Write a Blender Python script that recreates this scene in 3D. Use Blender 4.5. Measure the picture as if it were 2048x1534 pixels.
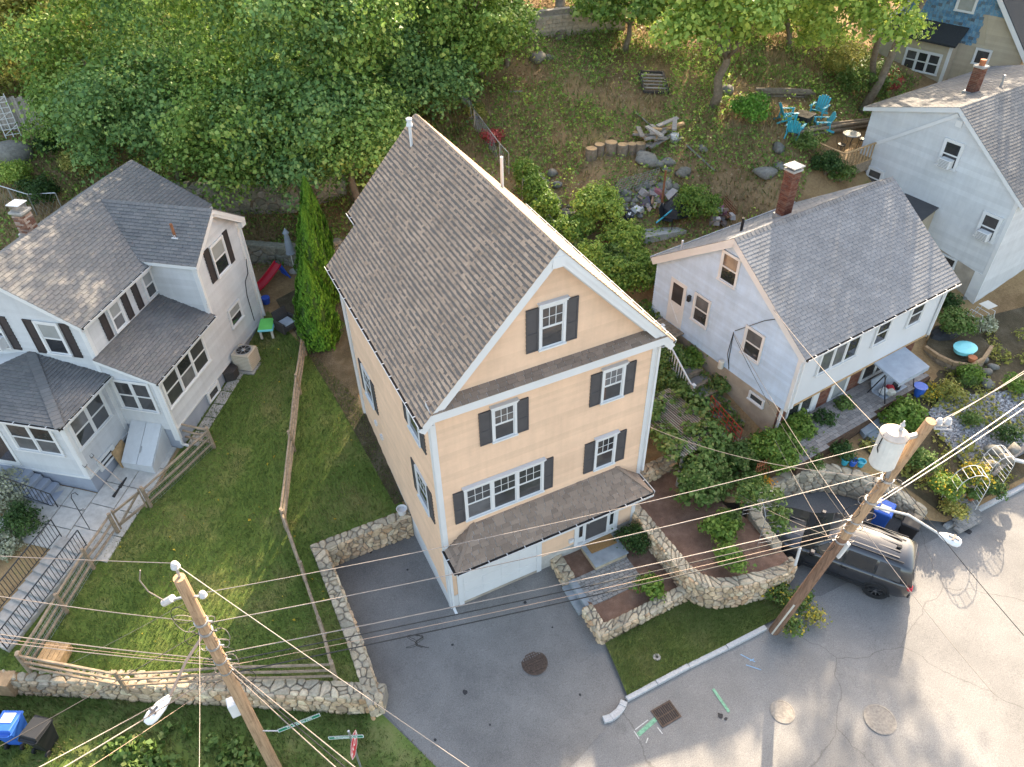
import bpy, bmesh, math, random
import numpy as np
from mathutils import Vector, Matrix
random.seed(7); np.random.seed(7)
for o in list(bpy.data.objects): bpy.data.objects.remove(o)
S = bpy.context.scene
COL = S.collection
R = math.radians
# ------------------------------------------------------------ camera (drone)
CAM = (-4.3348, -14.1079, 22.4364); YAW, PIT, ROL, FPX = 0.4478, 0.7068, -0.0196, 1511.69
def cam_axes():
    cy, sy, cp, sp = math.cos(YAW), math.sin(YAW), math.cos(PIT), math.sin(PIT)
    f = Vector((sy*cp, cy*cp, -sp)); r = Vector((cy, -sy, 0)); u = r.cross(f)
    c, s = math.cos(ROL), math.sin(ROL)
    return c*r+s*u, -s*r+c*u, f
CR, CU, CF = cam_axes(); CO = Vector(CAM)
cd = bpy.data.cameras.new('camera'); co = bpy.data.objects.new('camera', cd); COL.objects.link(co)
cd.sensor_width = 36; cd.lens = FPX/2048*36; cd.clip_end = 600; cd.clip_start = .1
co.matrix_world = Matrix(((CR.x, CU.x, -CF.x, CO.x), (CR.y, CU.y, -CF.y, CO.y), (CR.z, CU.z, -CF.z, CO.z), (0, 0, 0, 1)))
S.camera = co
S.render.engine = 'CYCLES'; S.cycles.max_bounces = 5; S.cycles.diffuse_bounces = 3; S.cycles.glossy_bounces = 2; S.cycles.transmission_bounces = 3; S.cycles.transparent_max_bounces = 4
S.render.resolution_x, S.render.resolution_y = 1024, 767
# ------------------------------------------------------------ sky, sun, exposure
SUN_EL, SUN_AZ = R(29.5), math.atan2(.735, .678)      # azimuth from +Y towards +X
w = bpy.data.worlds.new('World'); S.world = w; w.use_nodes = True
nt = w.node_tree; bg = nt.nodes['Background']
sk = nt.nodes.new('ShaderNodeTexSky'); sk.sky_type = 'NISHITA'; sk.sun_disc = False
sk.sun_elevation = SUN_EL; sk.sun_rotation = SUN_AZ; sk.air_density = 1.0; sk.dust_density = 3.0; sk.ozone_density = 1.0
nt.links.new(sk.outputs[0], bg.inputs[0]); bg.inputs[1].default_value = .11
ld = bpy.data.lights.new('sun', 'SUN'); ld.energy = 2.45; ld.angle = R(.55); ld.color = (1, .895, .765)
lo = bpy.data.objects.new('sun', ld); COL.objects.link(lo)
sd = Vector((math.sin(SUN_AZ)*math.cos(SUN_EL), math.cos(SUN_AZ)*math.cos(SUN_EL), math.sin(SUN_EL)))
lo.rotation_euler = sd.to_track_quat('Z', 'Y').to_euler(); lo.location = (20, 20, 40)
vs = S.view_settings; vs.view_transform = 'Standard'; vs.look = 'None'; vs.gamma = 1; vs.use_curve_mapping = False
vs.exposure = 2.72
try:
    vs.use_white_balance = True; vs.white_balance_temperature = 7800; vs.white_balance_tint = 10
except Exception: pass

# ------------------------------------------------------------ helpers
def P(px, py, z=0.):
    d = CF + CR*((px-1024)/FPX) - CU*((py-767)/FPX)
    return CO + d*((z-CO.z)/d.z)
def AT(px, py, w):
    return CO + (CF + CR*((px-1024)/FPX) - CU*((py-767)/FPX))*w
def PLANE(px, py, q, n):
    d = CF + CR*((px-1024)/FPX) - CU*((py-767)/FPX); q = Vector(q); n = Vector(n)
    return CO + d*((q-CO).dot(n)/d.dot(n))
def PROJ(v):
    d = Vector(v)-CO; w = d.dot(CF); return 1024+FPX*d.dot(CR)/w, 767-FPX*d.dot(CU)/w, w
def tag(o, label=None, cat=None, group=None, kind=None):
    if label: o['label'] = label
    if cat: o['category'] = cat
    if group: o['group'] = group
    if kind: o['kind'] = kind
    return o
INV = {}
def thing(name, label, cat, loc=(0, 0, 0), rz=0., group=None):
    o = bpy.data.objects.new(name, None); COL.objects.link(o)
    o.location = loc; o.rotation_euler = (0, 0, rz); o.empty_display_size = .2
    INV[o.name] = (Matrix.Translation(Vector(loc)) @ Matrix.Rotation(rz, 4, 'Z')).inverted()
    return tag(o, label, cat, group)
def link(name, me, m, parent=None, world=False, mtx=None):
    o = bpy.data.objects.new(name, me); COL.objects.link(o)
    if m and not me.materials: me.materials.append(m)
    if parent:
        o.parent = parent
        if world: o.matrix_parent_inverse = INV[parent.name]; INV[o.name] = Matrix.Identity(4)
        else: INV[o.name] = INV.get(parent.name, Matrix.Identity(4))
    if mtx is not None: o.matrix_basis = mtx
    return o
class MB:
    def __init__(s): s.v = []; s.f = []
    def add(s, vs, fs):
        n = len(s.v); s.v += [tuple(q) for q in vs]; s.f += [tuple(i+n for i in f) for f in fs]; return s
    def hexa(s, b):                     # 8 corners: bottom 4 then top 4
        return s.add(b, [(3, 2, 1, 0), (4, 5, 6, 7), (0, 1, 5, 4), (1, 2, 6, 5), (2, 3, 7, 6), (3, 0, 4, 7)])
    def box(s, x0, x1, y0, y1, z0, z1):
        return s.hexa([(x0, y0, z0), (x1, y0, z0), (x1, y1, z0), (x0, y1, z0), (x0, y0, z1), (x1, y0, z1), (x1, y1, z1), (x0, y1, z1)])
    def fbox(s, F, a0, a1, z0, z1, d0, d1):   # box in a wall frame F(a, z, d)
        return s.hexa([F(a0, z0, d0), F(a1, z0, d0), F(a1, z0, d1), F(a0, z0, d1), F(a0, z1, d0), F(a1, z1, d0), F(a1, z1, d1), F(a0, z1, d1)])
    def bar(s, a, b, w, h=None, up=(0, 0, 1)):
        a = Vector(a); b = Vector(b); h = h or w; d = (b-a).normalized(); u = Vector(up)
        if abs(d.dot(u)) > .95: u = Vector((1, 0, 0))
        x = d.cross(u).normalized(); y = x.cross(d)
        c = [x*(-w/2)-y*(h/2), x*(w/2)-y*(h/2), x*(w/2)+y*(h/2), x*(-w/2)+y*(h/2)]
        return s.hexa([a+q for q in c]+[b+q for q in c])
    def tube(s, pts, r, n=6, cap=True):
        pts = [Vector(q) for q in pts]; m = len(pts); rs = r if hasattr(r, '__len__') else [r]*m
        base = len(s.v); pu = None
        for i, q in enumerate(pts):
            d = (pts[min(i+1, m-1)]-pts[max(i-1, 0)]).normalized()
            u = pu if pu is not None else (Vector((0, 0, 1)) if abs(d.z) < .9 else Vector((1, 0, 0)))
            x = d.cross(u).normalized(); y = x.cross(d).normalized(); pu = y
            for k in range(n):
                a = 2*math.pi*k/n; s.v.append(tuple(q+(x*math.cos(a)+y*math.sin(a))*rs[i]))
        for i in range(m-1):
            for k in range(n):
                k2 = (k+1) % n; s.f.append((base+i*n+k, base+i*n+k2, base+(i+1)*n+k2, base+(i+1)*n+k))
        if cap: s.f.append(tuple(base+k for k in range(n))[::-1]); s.f.append(tuple(base+(m-1)*n+k for k in range(n)))
        return s
    def lathe(s, prof, c=(0, 0, 0), n=16, sx=1, sy=1, cap=True):
        base = len(s.v); c = Vector(c)
        for r, z in prof:
            for k in range(n):
                a = 2*math.pi*k/n; s.v.append((c.x+r*sx*math.cos(a), c.y+r*sy*math.sin(a), c.z+z))
        for i in range(len(prof)-1):
            for k in range(n):
                k2 = (k+1) % n; s.f.append((base+i*n+k, base+i*n+k2, base+(i+1)*n+k2, base+(i+1)*n+k))
        if cap: s.f.append(tuple(base+k for k in range(n))[::-1]); s.f.append(tuple(base+(len(prof)-1)*n+k for k in range(n)))
        return s
    def prism(s, poly, z0, z1):
        n = len(poly); z0 = z0 if hasattr(z0, '__len__') else [z0]*n; z1 = z1 if hasattr(z1, '__len__') else [z1]*n
        vs = [(q[0], q[1], z0[i]) for i, q in enumerate(poly)]+[(q[0], q[1], z1[i]) for i, q in enumerate(poly)]
        return s.add(vs, [tuple(range(n))[::-1], tuple(range(n, 2*n))]+[(i, (i+1) % n, n+(i+1) % n, n+i) for i in range(n)])
    def build(s, name, m, parent=None, world=False, smooth=False, bevel=0, kind=None, fix=True):
        me = bpy.data.meshes.new(name); me.from_pydata(s.v, [], s.f)
        if fix or bevel:
            bm = bmesh.new(); bm.from_mesh(me)
            if fix: bmesh.ops.recalc_face_normals(bm, faces=bm.faces)
            if bevel: bmesh.ops.bevel(bm, geom=bm.edges, offset=bevel, segments=2 if smooth else 1, affect='EDGES', clamp_overlap=True)
            bm.to_mesh(me); bm.free()
        if smooth: me.polygons.foreach_set('use_smooth', [True]*len(me.polygons))
        o = link(name, me, m, parent, world)
        if kind: o['kind'] = kind
        return o
def single(mb, name, m, label, cat, group=None, **k):
    return tag(mb.build(name, m, None, **k), label, cat, group)
def text_mesh(s, size, name='lettering'):
    c = bpy.data.curves.new('t', 'FONT'); c.body = s; c.size = size; c.extrude = .002; c.align_x = 'CENTER'; c.align_y = 'CENTER'
    c.offset = size*.018
    o = bpy.data.objects.new('t', c); COL.objects.link(o); dg = bpy.context.evaluated_depsgraph_get()
    me = bpy.data.meshes.new_from_object(o.evaluated_get(dg)); bpy.data.objects.remove(o); me.name = name; me.materials.clear()
    return me
def clip_poly(poly, a, b, c):            # keep a*x+b*y<=c
    out = []; n = len(poly)
    for i in range(n):
        p, q = poly[i], poly[(i+1) % n]; dp = a*p[0]+b*p[1]-c; dq = a*q[0]+b*q[1]-c
        if dp <= 0: out.append(p)
        if (dp < 0 < dq) or (dq < 0 < dp):
            t = dp/(dp-dq); out.append((p[0]+(q[0]-p[0])*t, p[1]+(q[1]-p[1])*t))
    return out
def clip_convex(poly, clip):             # clip polygon is counter-clockwise
    n = len(clip)
    for i in range(n):
        (x0, y0), (x1, y1) = clip[i], clip[(i+1) % n]
        a, b = (y1-y0), -(x1-x0); poly = clip_poly(poly, a, b, a*x0+b*y0)
        if len(poly) < 3: return []
    return poly
def area(p): return sum(p[i][0]*p[(i+1) % len(p)][1]-p[(i+1) % len(p)][0]*p[i][1] for i in range(len(p)))/2
def inpoly(poly, X, Y):
    r = np.zeros(X.shape, bool); n = len(poly)
    for i in range(n):
        x0, y0 = poly[i][0], poly[i][1]; x1, y1 = poly[(i+1) % n][0], poly[(i+1) % n][1]
        if y0 == y1: continue
        r ^= ((y0 > Y) != (y1 > Y)) & (X < (x1-x0)*(Y-y0)/(y1-y0)+x0)
    return r

# ------------------------------------------------------------ materials
M = {}
def newmat(name, rough=.8, spec=.3, metal=0.):
    m = bpy.data.materials.new(name); m.use_nodes = True; b = m.node_tree.nodes['Principled BSDF']
    b.inputs['Roughness'].default_value = rough; b.inputs['Specular IOR Level'].default_value = spec; b.inputs['Metallic'].default_value = metal
    M[name] = m; return m, m.node_tree, b
def noise(nt, co, scale, detail=4, rough=.6):
    n = nt.nodes.new('ShaderNodeTexNoise'); n.inputs['Scale'].default_value = scale; n.inputs['Detail'].default_value = detail; n.inputs['Roughness'].default_value = rough
    nt.links.new(co, n.inputs['Vector']); return n.outputs['Fac']
def ramp(nt, fac, stops, interp='LINEAR'):
    r = nt.nodes.new('ShaderNodeValToRGB'); cr = r.color_ramp; cr.interpolation = interp
    while len(cr.elements) < len(stops): cr.elements.new(.5)
    for e, (p, c) in zip(cr.elements, stops): e.position = p; e.color = (*c, 1) if len(c) == 3 else c
    nt.links.new(fac, r.inputs[0]); return r.outputs[0]
def mixc(nt, fac, a, b, mode='MIX'):
    m = nt.nodes.new('ShaderNodeMix'); m.data_type = 'RGBA'; m.blend_type = mode
    for s, v in ((m.inputs[0], fac), (m.inputs[6], a), (m.inputs[7], b)):
        if hasattr(v, 'is_output'): nt.links.new(v, s)
        elif isinstance(v, tuple): s.default_value = (*v, 1)
        else: s.default_value = v
    return m.outputs[2]
def math_(nt, op, a, b):
    m = nt.nodes.new('ShaderNodeMath'); m.operation = op
    for i, v in enumerate((a, b)):
        if hasattr(v, 'is_output'): nt.links.new(v, m.inputs[i])
        else: m.inputs[i].default_value = v
    return m.outputs[0]
def coords(nt, world=True):
    if world:
        g = nt.nodes.new('ShaderNodeNewGeometry'); return g.outputs['Position']
    t = nt.nodes.new('ShaderNodeTexCoord'); return t.outputs['Object']
def bump(nt, b, h, strength=.3, dist=.02):
    n = nt.nodes.new('ShaderNodeBump'); n.inputs['Strength'].default_value = strength; n.inputs['Distance'].default_value = dist
    nt.links.new(h, n.inputs['Height']); nt.links.new(n.outputs[0], b.inputs['Normal'])
def plain(name, c, rough=.6, spec=.3, metal=0., var=.12, scale=3., grime=0.):
    m, nt, b = newmat(name, rough, spec, metal); co = coords(nt)
    f = noise(nt, co, scale, 5); lo_ = tuple(x*(1-var) for x in c); hi = tuple(min(1, x*(1+var)) for x in c)
    col = ramp(nt, f, [(.3, lo_), (.7, hi)])
    if grime:
        g = noise(nt, co, scale*.35, 8, .7); col = mixc(nt, ramp(nt, g, [(.5, (0, 0, 0)), (.75, (grime,)*3)]), col, (.12, .10, .08))
    nt.links.new(col, b.inputs['Base Color']); return m
def rand(name, stops, rough=.85, spec=.2, nvar=.3, nscale=14., bmp=0., big=0., streak=0.):
    """per-piece colour: object random + island random, broken up by grain"""
    m, nt, b = newmat(name, rough, spec); co = coords(nt)
    g = nt.nodes.new('ShaderNodeNewGeometry'); oi = nt.nodes.new('ShaderNodeObjectInfo')
    v = math_(nt, 'FRACT', math_(nt, 'ADD', g.outputs['Random Per Island'], oi.outputs['Random']), 0)
    col = ramp(nt, v, stops)
    n = noise(nt, co, nscale, 6, .7)
    col = mixc(nt, 1., col, ramp(nt, n, [(.25, (1-nvar,)*3), (.75, (1+nvar,)*3)]), 'MULTIPLY')
    if big:
        n2 = noise(nt, co, .9, 4, .6); col = mixc(nt, 1., col, ramp(nt, n2, [(.3, (1-big,)*3), (.7, (1+big,)*3)]), 'MULTIPLY')
    if streak:
        mp = nt.nodes.new('ShaderNodeMapping'); mp.inputs['Scale'].default_value = (5, 5, .35); nt.links.new(co, mp.inputs[0])
        n3 = noise(nt, mp.outputs[0], 1., 5, .7); col = mixc(nt, 1., col, ramp(nt, n3, [(.32, (1-streak,)*3), (.6, (1.02,)*3)]), 'MULTIPLY')
    nt.links.new(col, b.inputs['Base Color'])
    if bmp: bump(nt, b, n, bmp, .02)
    return m
def leafmat(name, stops, trans=.34, rough=.55, nw=.40, ns=.8):
    m, nt, b = newmat(name, rough, .25); co = coords(nt)
    g = nt.nodes.new('ShaderNodeNewGeometry')
    n = noise(nt, co, ns, 4); v = math_(nt, 'ADD', math_(nt, 'MULTIPLY', g.outputs['Random Per Island'], 1.02-nw), math_(nt, 'MULTIPLY', n, nw))
    col = ramp(nt, v, stops); nt.links.new(col, b.inputs['Base Color'])
    t = nt.nodes.new('ShaderNodeBsdfTranslucent'); nt.links.new(col, t.inputs[0])
    mx = nt.nodes.new('ShaderNodeMixShader'); mx.inputs[0].default_value = trans
    nt.links.new(b.outputs[0], mx.inputs[1]); nt.links.new(t.outputs[0], mx.inputs[2])
    nt.links.new(mx.outputs[0], nt.nodes['Material Output'].inputs[0]); return m

plain('white_trim', (.63, .635, .63), .5, var=.04, scale=1.5)
plain('white_paint', (.64, .64, .63), .5, var=.06, scale=1.2)
plain('stucco_white', (.58, .59, .60), .7, var=.04, scale=.8)
plain('shutter_grey', (.075, .072, .075), .5, var=.12)
plain('shutter_brown', (.045, .038, .038), .5, var=.12)
plain('black_metal', (.015, .015, .016), .4, .5, var=.1)
plain('gutter_dark', (.03, .025, .022), .7, var=.4, scale=20)
plain('grey_metal', (.40, .41, .42), .4, .5, .6, var=.1)
plain('galvanised', (.45, .46, .47), .4, .5, .7, var=.15)
plain('rust', (.24, .10, .05), .8, var=.3, scale=9)
plain('cast_iron', (.10, .07, .055), .75, .3, .2, var=.35, scale=12)
plain('concrete', (.36, .34, .31), .85, var=.18, scale=4, grime=.25)
plain('concrete_pale', (.44, .42, .385), .85, var=.16, scale=5, grime=.3)
plain('granite', (0.428, 0.428, 0.428), .8, var=.18, scale=18)
plain('bluestone', (.26, .29, .31), .75, var=.18, scale=3)
plain('foundation_grey', (.30, .33, .38), .8, var=.12, scale=1.5, grime=.15)
plain('foundation_tan', (.36, .31, .25), .85, var=.2, scale=2, grime=.3)
plain('mortar', (.26, .23, .19), .95, var=.25, scale=8)
plain('wood_weathered', (.27, .205, .145), .85, var=.35, scale=7, grime=.3)
plain('wood_fresh', (.42, .27, .14), .8, var=.25, scale=6)
plain('wood_grey', (.26, .25, .235), .85, var=.3, scale=8)
plain('doormat', (.30, .17, .07), .95, var=.2, scale=20)
plain('cable_black', (.02, .02, .022), .5, var=.1)
plain('cable_pale', (.24, .20, .175), .45, .5, var=.15, scale=6)
plain('cable_copper', (.40, .27, .20), .5, .4, var=.15)
plain('bin_blue', (.02, .12, .50), .45, .4, var=.08)
plain('bin_black', (.016, .017, .019), .55, .4, var=.1)
plain('teal_plastic', (.02, .36, .46), .5, .4, var=.08)
plain('green_plastic', (.14, .62, .14), .5, .4, var=.06)
plain('red_plastic', (.50, .02, .04), .45, .4, var=.08)
plain('blue_plastic', (.02, .08, .42), .5, .4, var=.08)
plain('turquoise_plastic', (.18, .62, .66), .5, .4, var=.08)
plain('red_paint', (.45, .05, .03), .6, var=.2, scale=8)
plain('terracotta', (.42, .15, .07), .8, var=.15)
plain('pale_plastic', (.62, .58, .50), .5, var=.06)
plain('dark_wicker', (.05, .045, .042), .8, var=.3, scale=25)
plain('cloth_grey', (.30, .34, .39), .9, var=.1)
plain('tarp_black', (.02, .022, .026), .6, .4, var=.3)
plain('soil', (.085, .05, .032), .95, var=.4, scale=9)
plain('tyre', (.018, .018, .019), .8, var=.15)
plain('sign_green', (.01, .22, .13), .4, .4, var=.04)
plain('sign_red', (.55, .02, .04), .4, .4, var=.04)
plain('sign_white', (.80, .80, .78), .4, .4, var=.02)
plain('porcelain', (.50, .47, .45), .3, .6, var=.1)
plain('lamp_housing', (.74, .74, .74), .4, .4, var=.05)
plain('glass_lens', (.25, .3, .33), .2, .6, var=.1)
plain('transformer_paint', (.62, .60, .56), .45, .4, var=.08, scale=5)
plain('transformer_lid', (.55, .44, .36), .5, .4, var=.2, scale=6)
plain('blind_pane', (.30, .31, .30), .12, .8, var=.1)
plain('door_pane', (.05, .045, .05), .1, .8, var=.2)
plain('ac_beige', (.46, .39, .30), .55, var=.06)
plain('fire_table', (.025, .026, .028), .5, var=.1)
plain('cardboard', (.36, .24, .14), .9, var=.3, scale=5)
plain('sandstone_block', (.40, .335, .26), .9, var=.25, scale=5, grime=.2)
plain('flagstone_dark', (.20, .19, .18), .85, var=.2)
def glassmat(name, c, interior):
    m, nt, b = newmat(name, .03, .9); co = coords(nt); oi = nt.nodes.new('ShaderNodeObjectInfo')
    f = noise(nt, co, 2.2, 3); v = math_(nt, 'ADD', math_(nt, 'MULTIPLY', oi.outputs['Random'], .6), math_(nt, 'MULTIPLY', f, .45))
    nt.links.new(ramp(nt, v, [(.2, c), (.6, interior), (.9, tuple(min(1, x*2.6) for x in interior))]), b.inputs['Base Color']); return m
glassmat('pane', (.018, .02, .024), (.06, .06, .062)); glassmat('car_glass', (.01, .012, .014), (.02, .022, .024))
# asphalt
def asphalt(name, a, b_, crack, scale_patch=.25, gloss=.85):
    m, nt, b = newmat(name, gloss, .3); co = coords(nt)
    col = ramp(nt, noise(nt, co, scale_patch, 5, .65), [(.3, a), (.7, b_)])
    sp = noise(nt, co, 34, 3, .85); col = mixc(nt, 1., col, ramp(nt, sp, [(.28, (.60,)*3), (.72, (1.42,)*3)]), 'MULTIPLY')
    st = noise(nt, co, 1.4, 6, .75); col = mixc(nt, ramp(nt, st, [(.60, (0,)*3), (.72, (.35,)*3)]), col, tuple(x*.55 for x in a))
    if crack:
        v = nt.nodes.new('ShaderNodeTexVoronoi'); v.feature = 'DISTANCE_TO_EDGE'; v.inputs['Scale'].default_value = .16
        ds = nt.nodes.new('ShaderNodeVectorMath'); ds.operation = 'ADD'; nn = nt.nodes.new('ShaderNodeTexNoise'); nn.inputs['Scale'].default_value = .8; nn.inputs['Detail'].default_value = 6
        sc = nt.nodes.new('ShaderNodeVectorMath'); sc.operation = 'SCALE'; sc.inputs['Scale'].default_value = .8
        nt.links.new(co, nn.inputs['Vector']); nt.links.new(nn.outputs['Color'], sc.inputs[0]); nt.links.new(co, ds.inputs[0]); nt.links.new(sc.outputs[0], ds.inputs[1]); nt.links.new(ds.outputs[0], v.inputs['Vector'])
        col = mixc(nt, ramp(nt, v.outputs['Distance'], [(0, (crack,)*3), (.0035, (0,)*3)]), col, (.05, .045, .04))
    nt.links.new(col, b.inputs['Base Color']); bump(nt, b, sp, .25, .01); return m
asphalt('asphalt_road', (.145, .142, .138), (.235, .228, .218), .45, .33)
asphalt('asphalt_driveway', (0.136, 0.130, 0.124), (0.212, 0.203, 0.191), 0., .5)
asphalt('asphalt_side', (.125, .122, .12), (.175, .17, .162), .4)
def ground(name, stops, scale, fine, bmp=.5, patch=None):
    m, nt, b = newmat(name, .95, .1); co = coords(nt)
    f = math_(nt, 'ADD', math_(nt, 'MULTIPLY', noise(nt, co, scale, 6, .65), .65), math_(nt, 'MULTIPLY', noise(nt, co, fine, 4, .8), .35))
    col = ramp(nt, f, stops)
    if patch: col = mixc(nt, ramp(nt, noise(nt, co, patch[0], 3), [(patch[1], (0,)*3), (patch[1]+.12, (patch[2],)*3)]), col, patch[3])
    nt.links.new(col, b.inputs['Base Color']); bump(nt, b, noise(nt, co, fine, 4, .8), bmp, .05); return m
ground('lawn', [(.30, (0.066, 0.106, 0.023)), (.5, (0.115, 0.168, 0.039)), (.66, (0.250, 0.221, 0.086)), (.8, (0.365, 0.266, 0.144))], .55, 30, .6)
ground('verge', [(.3, (0.077, 0.117, 0.031)), (.5, (0.133, 0.191, 0.051)), (.7, (0.264, 0.235, 0.103))], .8, 30, .6)
ground('turf', [(.3, (0.070, 0.099, 0.028)), (.5, (0.102, 0.137, 0.038)), (.7, (0.172, 0.171, 0.068)), (.85, (0.302, 0.222, 0.135))], .8, 40, .6)
ground('hillside', [(.28, (0.120, 0.095, 0.038)), (.42, (0.218, 0.136, 0.071)), (.55, (0.329, 0.219, 0.114)), (.68, (0.186, 0.181, 0.058)), (.82, (0.437, 0.304, 0.168))], .42, 9, .8)
ground('mulch', [(.3, (0.150, 0.088, 0.064)), (.5, (0.237, 0.144, 0.105)), (.7, (0.351, 0.229, 0.176))], 2.5, 28, 1.)
ground('gravel_bed', [(.3, (.14, .13, .12)), (.5, (.26, .25, .25)), (.7, (.42, .42, .43))], 3, 26, 1.)
ground('garden_soil', [(.3, (.05, .04, .025)), (.5, (.10, .08, .05)), (.7, (.17, .14, .10))], 1.2, 14, 1.)
# pieces
rand('beige_siding', [(0, (0.397, 0.340, 0.255)), (.5, (0.420, 0.360, 0.270)), (1, (0.443, 0.380, 0.285))], .6, .25, nvar=.06, nscale=2.2, big=.05, streak=.06)
rand('white_shake', [(0, (0.520, 0.534, 0.539)), (.5, (0.550, 0.565, 0.570)), (1, (0.580, 0.596, 0.601))], .6, .25, nvar=.06, nscale=2.2, big=.05, streak=.06)
rand('white_vinyl', [(0, (0.468, 0.480, 0.487)), (.5, (0.495, 0.509, 0.515)), (1, (0.521, 0.536, 0.544))], .6, .25, nvar=.06, nscale=2.2, big=.05, streak=.06)
rand('blue_siding', [(0, (0.414, 0.526, 0.649)), (.5, (0.440, 0.560, 0.690)), (1, (0.466, 0.594, 0.731))], .6, .25, nvar=.08, nscale=2.2, big=.08, streak=.06)
rand('tan_siding', [(0, (0.696, 0.469, 0.317)), (.5, (0.732, 0.494, 0.335)), (1, (0.768, 0.519, 0.352))], .6, .25, nvar=.06, nscale=2.2, big=.06, streak=.04)
rand('shingle_painted_shadow', [(0, (0.140, 0.120, 0.105)), (1, (0.167, 0.142, 0.124))], .9, nvar=.18, nscale=40)  # dark tone painting the shadowed upper part of each shingle course
rand('shingle_brown', [(0, (0.314, 0.226, 0.162)), (.35, (0.365, 0.264, 0.190)), (.7, (0.410, 0.295, 0.211)), (1, (0.333, 0.242, 0.173))], .9, nvar=.18, nscale=40, bmp=.3, big=.14)  # tan lightened to carry grazing sun on the lower part of each course
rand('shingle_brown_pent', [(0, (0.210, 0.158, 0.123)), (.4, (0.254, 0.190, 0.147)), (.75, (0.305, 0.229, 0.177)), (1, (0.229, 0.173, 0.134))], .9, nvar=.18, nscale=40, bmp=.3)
rand('shingle_grey', [(0, (0.149, 0.149, 0.147)), (.35, (0.167, 0.165, 0.160)), (.7, (0.180, 0.173, 0.167)), (1, (0.158, 0.160, 0.155))], .9, nvar=.15, nscale=40, bmp=.3, big=.10)
rand('shingle_grey_dark', [(0, (0.133, 0.133, 0.133)), (.4, (0.158, 0.154, 0.150)), (.7, (0.175, 0.168, 0.162)), (1, (0.146, 0.148, 0.143))], .9, nvar=.15, nscale=40, bmp=.3, big=.12)
rand('shingle_slate', [(0, (.185, .187, .193)), (.5, (.203, .205, .211)), (1, (.22, .222, .226))], .9, nvar=.12, nscale=40, bmp=.3, big=.12)
rand('shingle_mixed', [(0, (.14, .14, .143)), (.4, (.165, .162, .162)), (.8, (.19, .184, .178)), (1, (.152, .152, .155))], .9, nvar=.16, nscale=40, bmp=.3, big=.15)
rand('shingle_black', [(0, (.03, .033, .036)), (1, (.055, .057, .06))], .9, nvar=.25)
rand('shake_blue', [(0, (.08, .19, .30)), (.5, (.11, .25, .37)), (.8, (.16, .30, .40)), (1, (.09, .11, .13))], .85, nvar=.3, nscale=4)
rand('stone', [(0, (0.401, 0.308, 0.211)), (.18, (0.562, 0.404, 0.254)), (.34, (0.675, 0.498, 0.330)), (.5, (0.450, 0.376, 0.287)), (.64, (0.651, 0.404, 0.236)), (.78, (0.722, 0.595, 0.405)), (.9, (0.364, 0.297, 0.219)), (1, (0.562, 0.339, 0.185))], .85, nvar=.38, nscale=9, bmp=.6, big=.22, streak=.2)
rand('stone_grey', [(0, (0.330, 0.285, 0.217)), (.3, (0.462, 0.390, 0.287)), (.55, (0.398, 0.320, 0.224)), (.8, (0.595, 0.486, 0.348)), (1, (0.309, 0.274, 0.209))], .85, nvar=.35, nscale=9, bmp=.6, big=.22)
rand('stone_mossy', [(0, (0.187, 0.180, 0.140)), (.4, (0.312, 0.281, 0.218)), (.7, (0.234, 0.234, 0.187)), (1, (0.374, 0.343, 0.296))], .9, nvar=.4, nscale=7, bmp=.6)
rand('boulder', [(0, (0.151, 0.148, 0.132)), (.5, (0.212, 0.201, 0.176)), (1, (0.181, 0.163, 0.132))], .9, nvar=.4, nscale=7, bmp=.7)
rand('brick', [(0, (0.138, 0.048, 0.032)), (.4, (0.184, 0.075, 0.050)), (.7, (0.230, 0.117, 0.079)), (1, (0.115, 0.055, 0.043))], .9, nvar=.25, nscale=25)
rand('brick_pale', [(0, (.18, .085, .06)), (.35, (.30, .15, .10)), (.6, (.42, .27, .2)), (.8, (.5, .40, .33)), (1, (.16, .09, .07))], .9, nvar=.25, nscale=25)
rand('paver', [(0, (.21, .205, .195)), (.5, (.27, .26, .245)), (1, (.33, .31, .285))], .85, nvar=.2, nscale=20, bmp=.3)
rand('paver_patio', [(0, (.20, .185, .175)), (.5, (.26, .235, .22)), (1, (.31, .285, .265))], .85, nvar=.25, nscale=20, bmp=.3)
rand('plank_grey', [(0, (.22, .20, .18)), (.5, (.30, .27, .24)), (1, (.36, .33, .30))], .85, nvar=.3, nscale=12)
def polemat(name, a, b_):
    m, nt, b = newmat(name, .85, .2); co = coords(nt); mp = nt.nodes.new('ShaderNodeMapping'); mp.inputs['Scale'].default_value = (22, 22, 1.1); nt.links.new(co, mp.inputs[0])
    g = noise(nt, mp.outputs[0], 1., 6, .7); col = ramp(nt, g, [(.3, a), (.52, b_), (.72, tuple(x*1.25 for x in b_))])
    k = noise(nt, co, 3.5, 5, .7); col = mixc(nt, ramp(nt, k, [(.55, (0,)*3), (.75, (.6,)*3)]), col, tuple(x*.6 for x in a)); nt.links.new(col, b.inputs['Base Color']); bump(nt, b, g, .6, .03); return m
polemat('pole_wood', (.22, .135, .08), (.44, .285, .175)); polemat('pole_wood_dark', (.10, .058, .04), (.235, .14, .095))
rand('bark', [(0, (.17, .135, .10)), (1, (.22, .175, .13))], .9, nvar=.45, nscale=6, bmp=.7)
rand('junk', [(0, (.45, .42, .40)), (.25, (.10, .09, .09)), (.45, (.35, .22, .14)), (.6, (.55, .50, .48)), (.75, (.28, .10, .12)), (.9, (.12, .14, .20)), (1, (.5, .4, .3))], .85, nvar=.2, nscale=8)
G_ = [(.12, (0.065, 0.125, 0.028)), (.34, (0.134, 0.238, 0.046)), (.55, (0.219, 0.364, 0.076)), (.75, (0.337, 0.462, 0.118)), (.9, (0.501, 0.477, 0.133)), (1, (0.744, 0.477, 0.158))]
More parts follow.
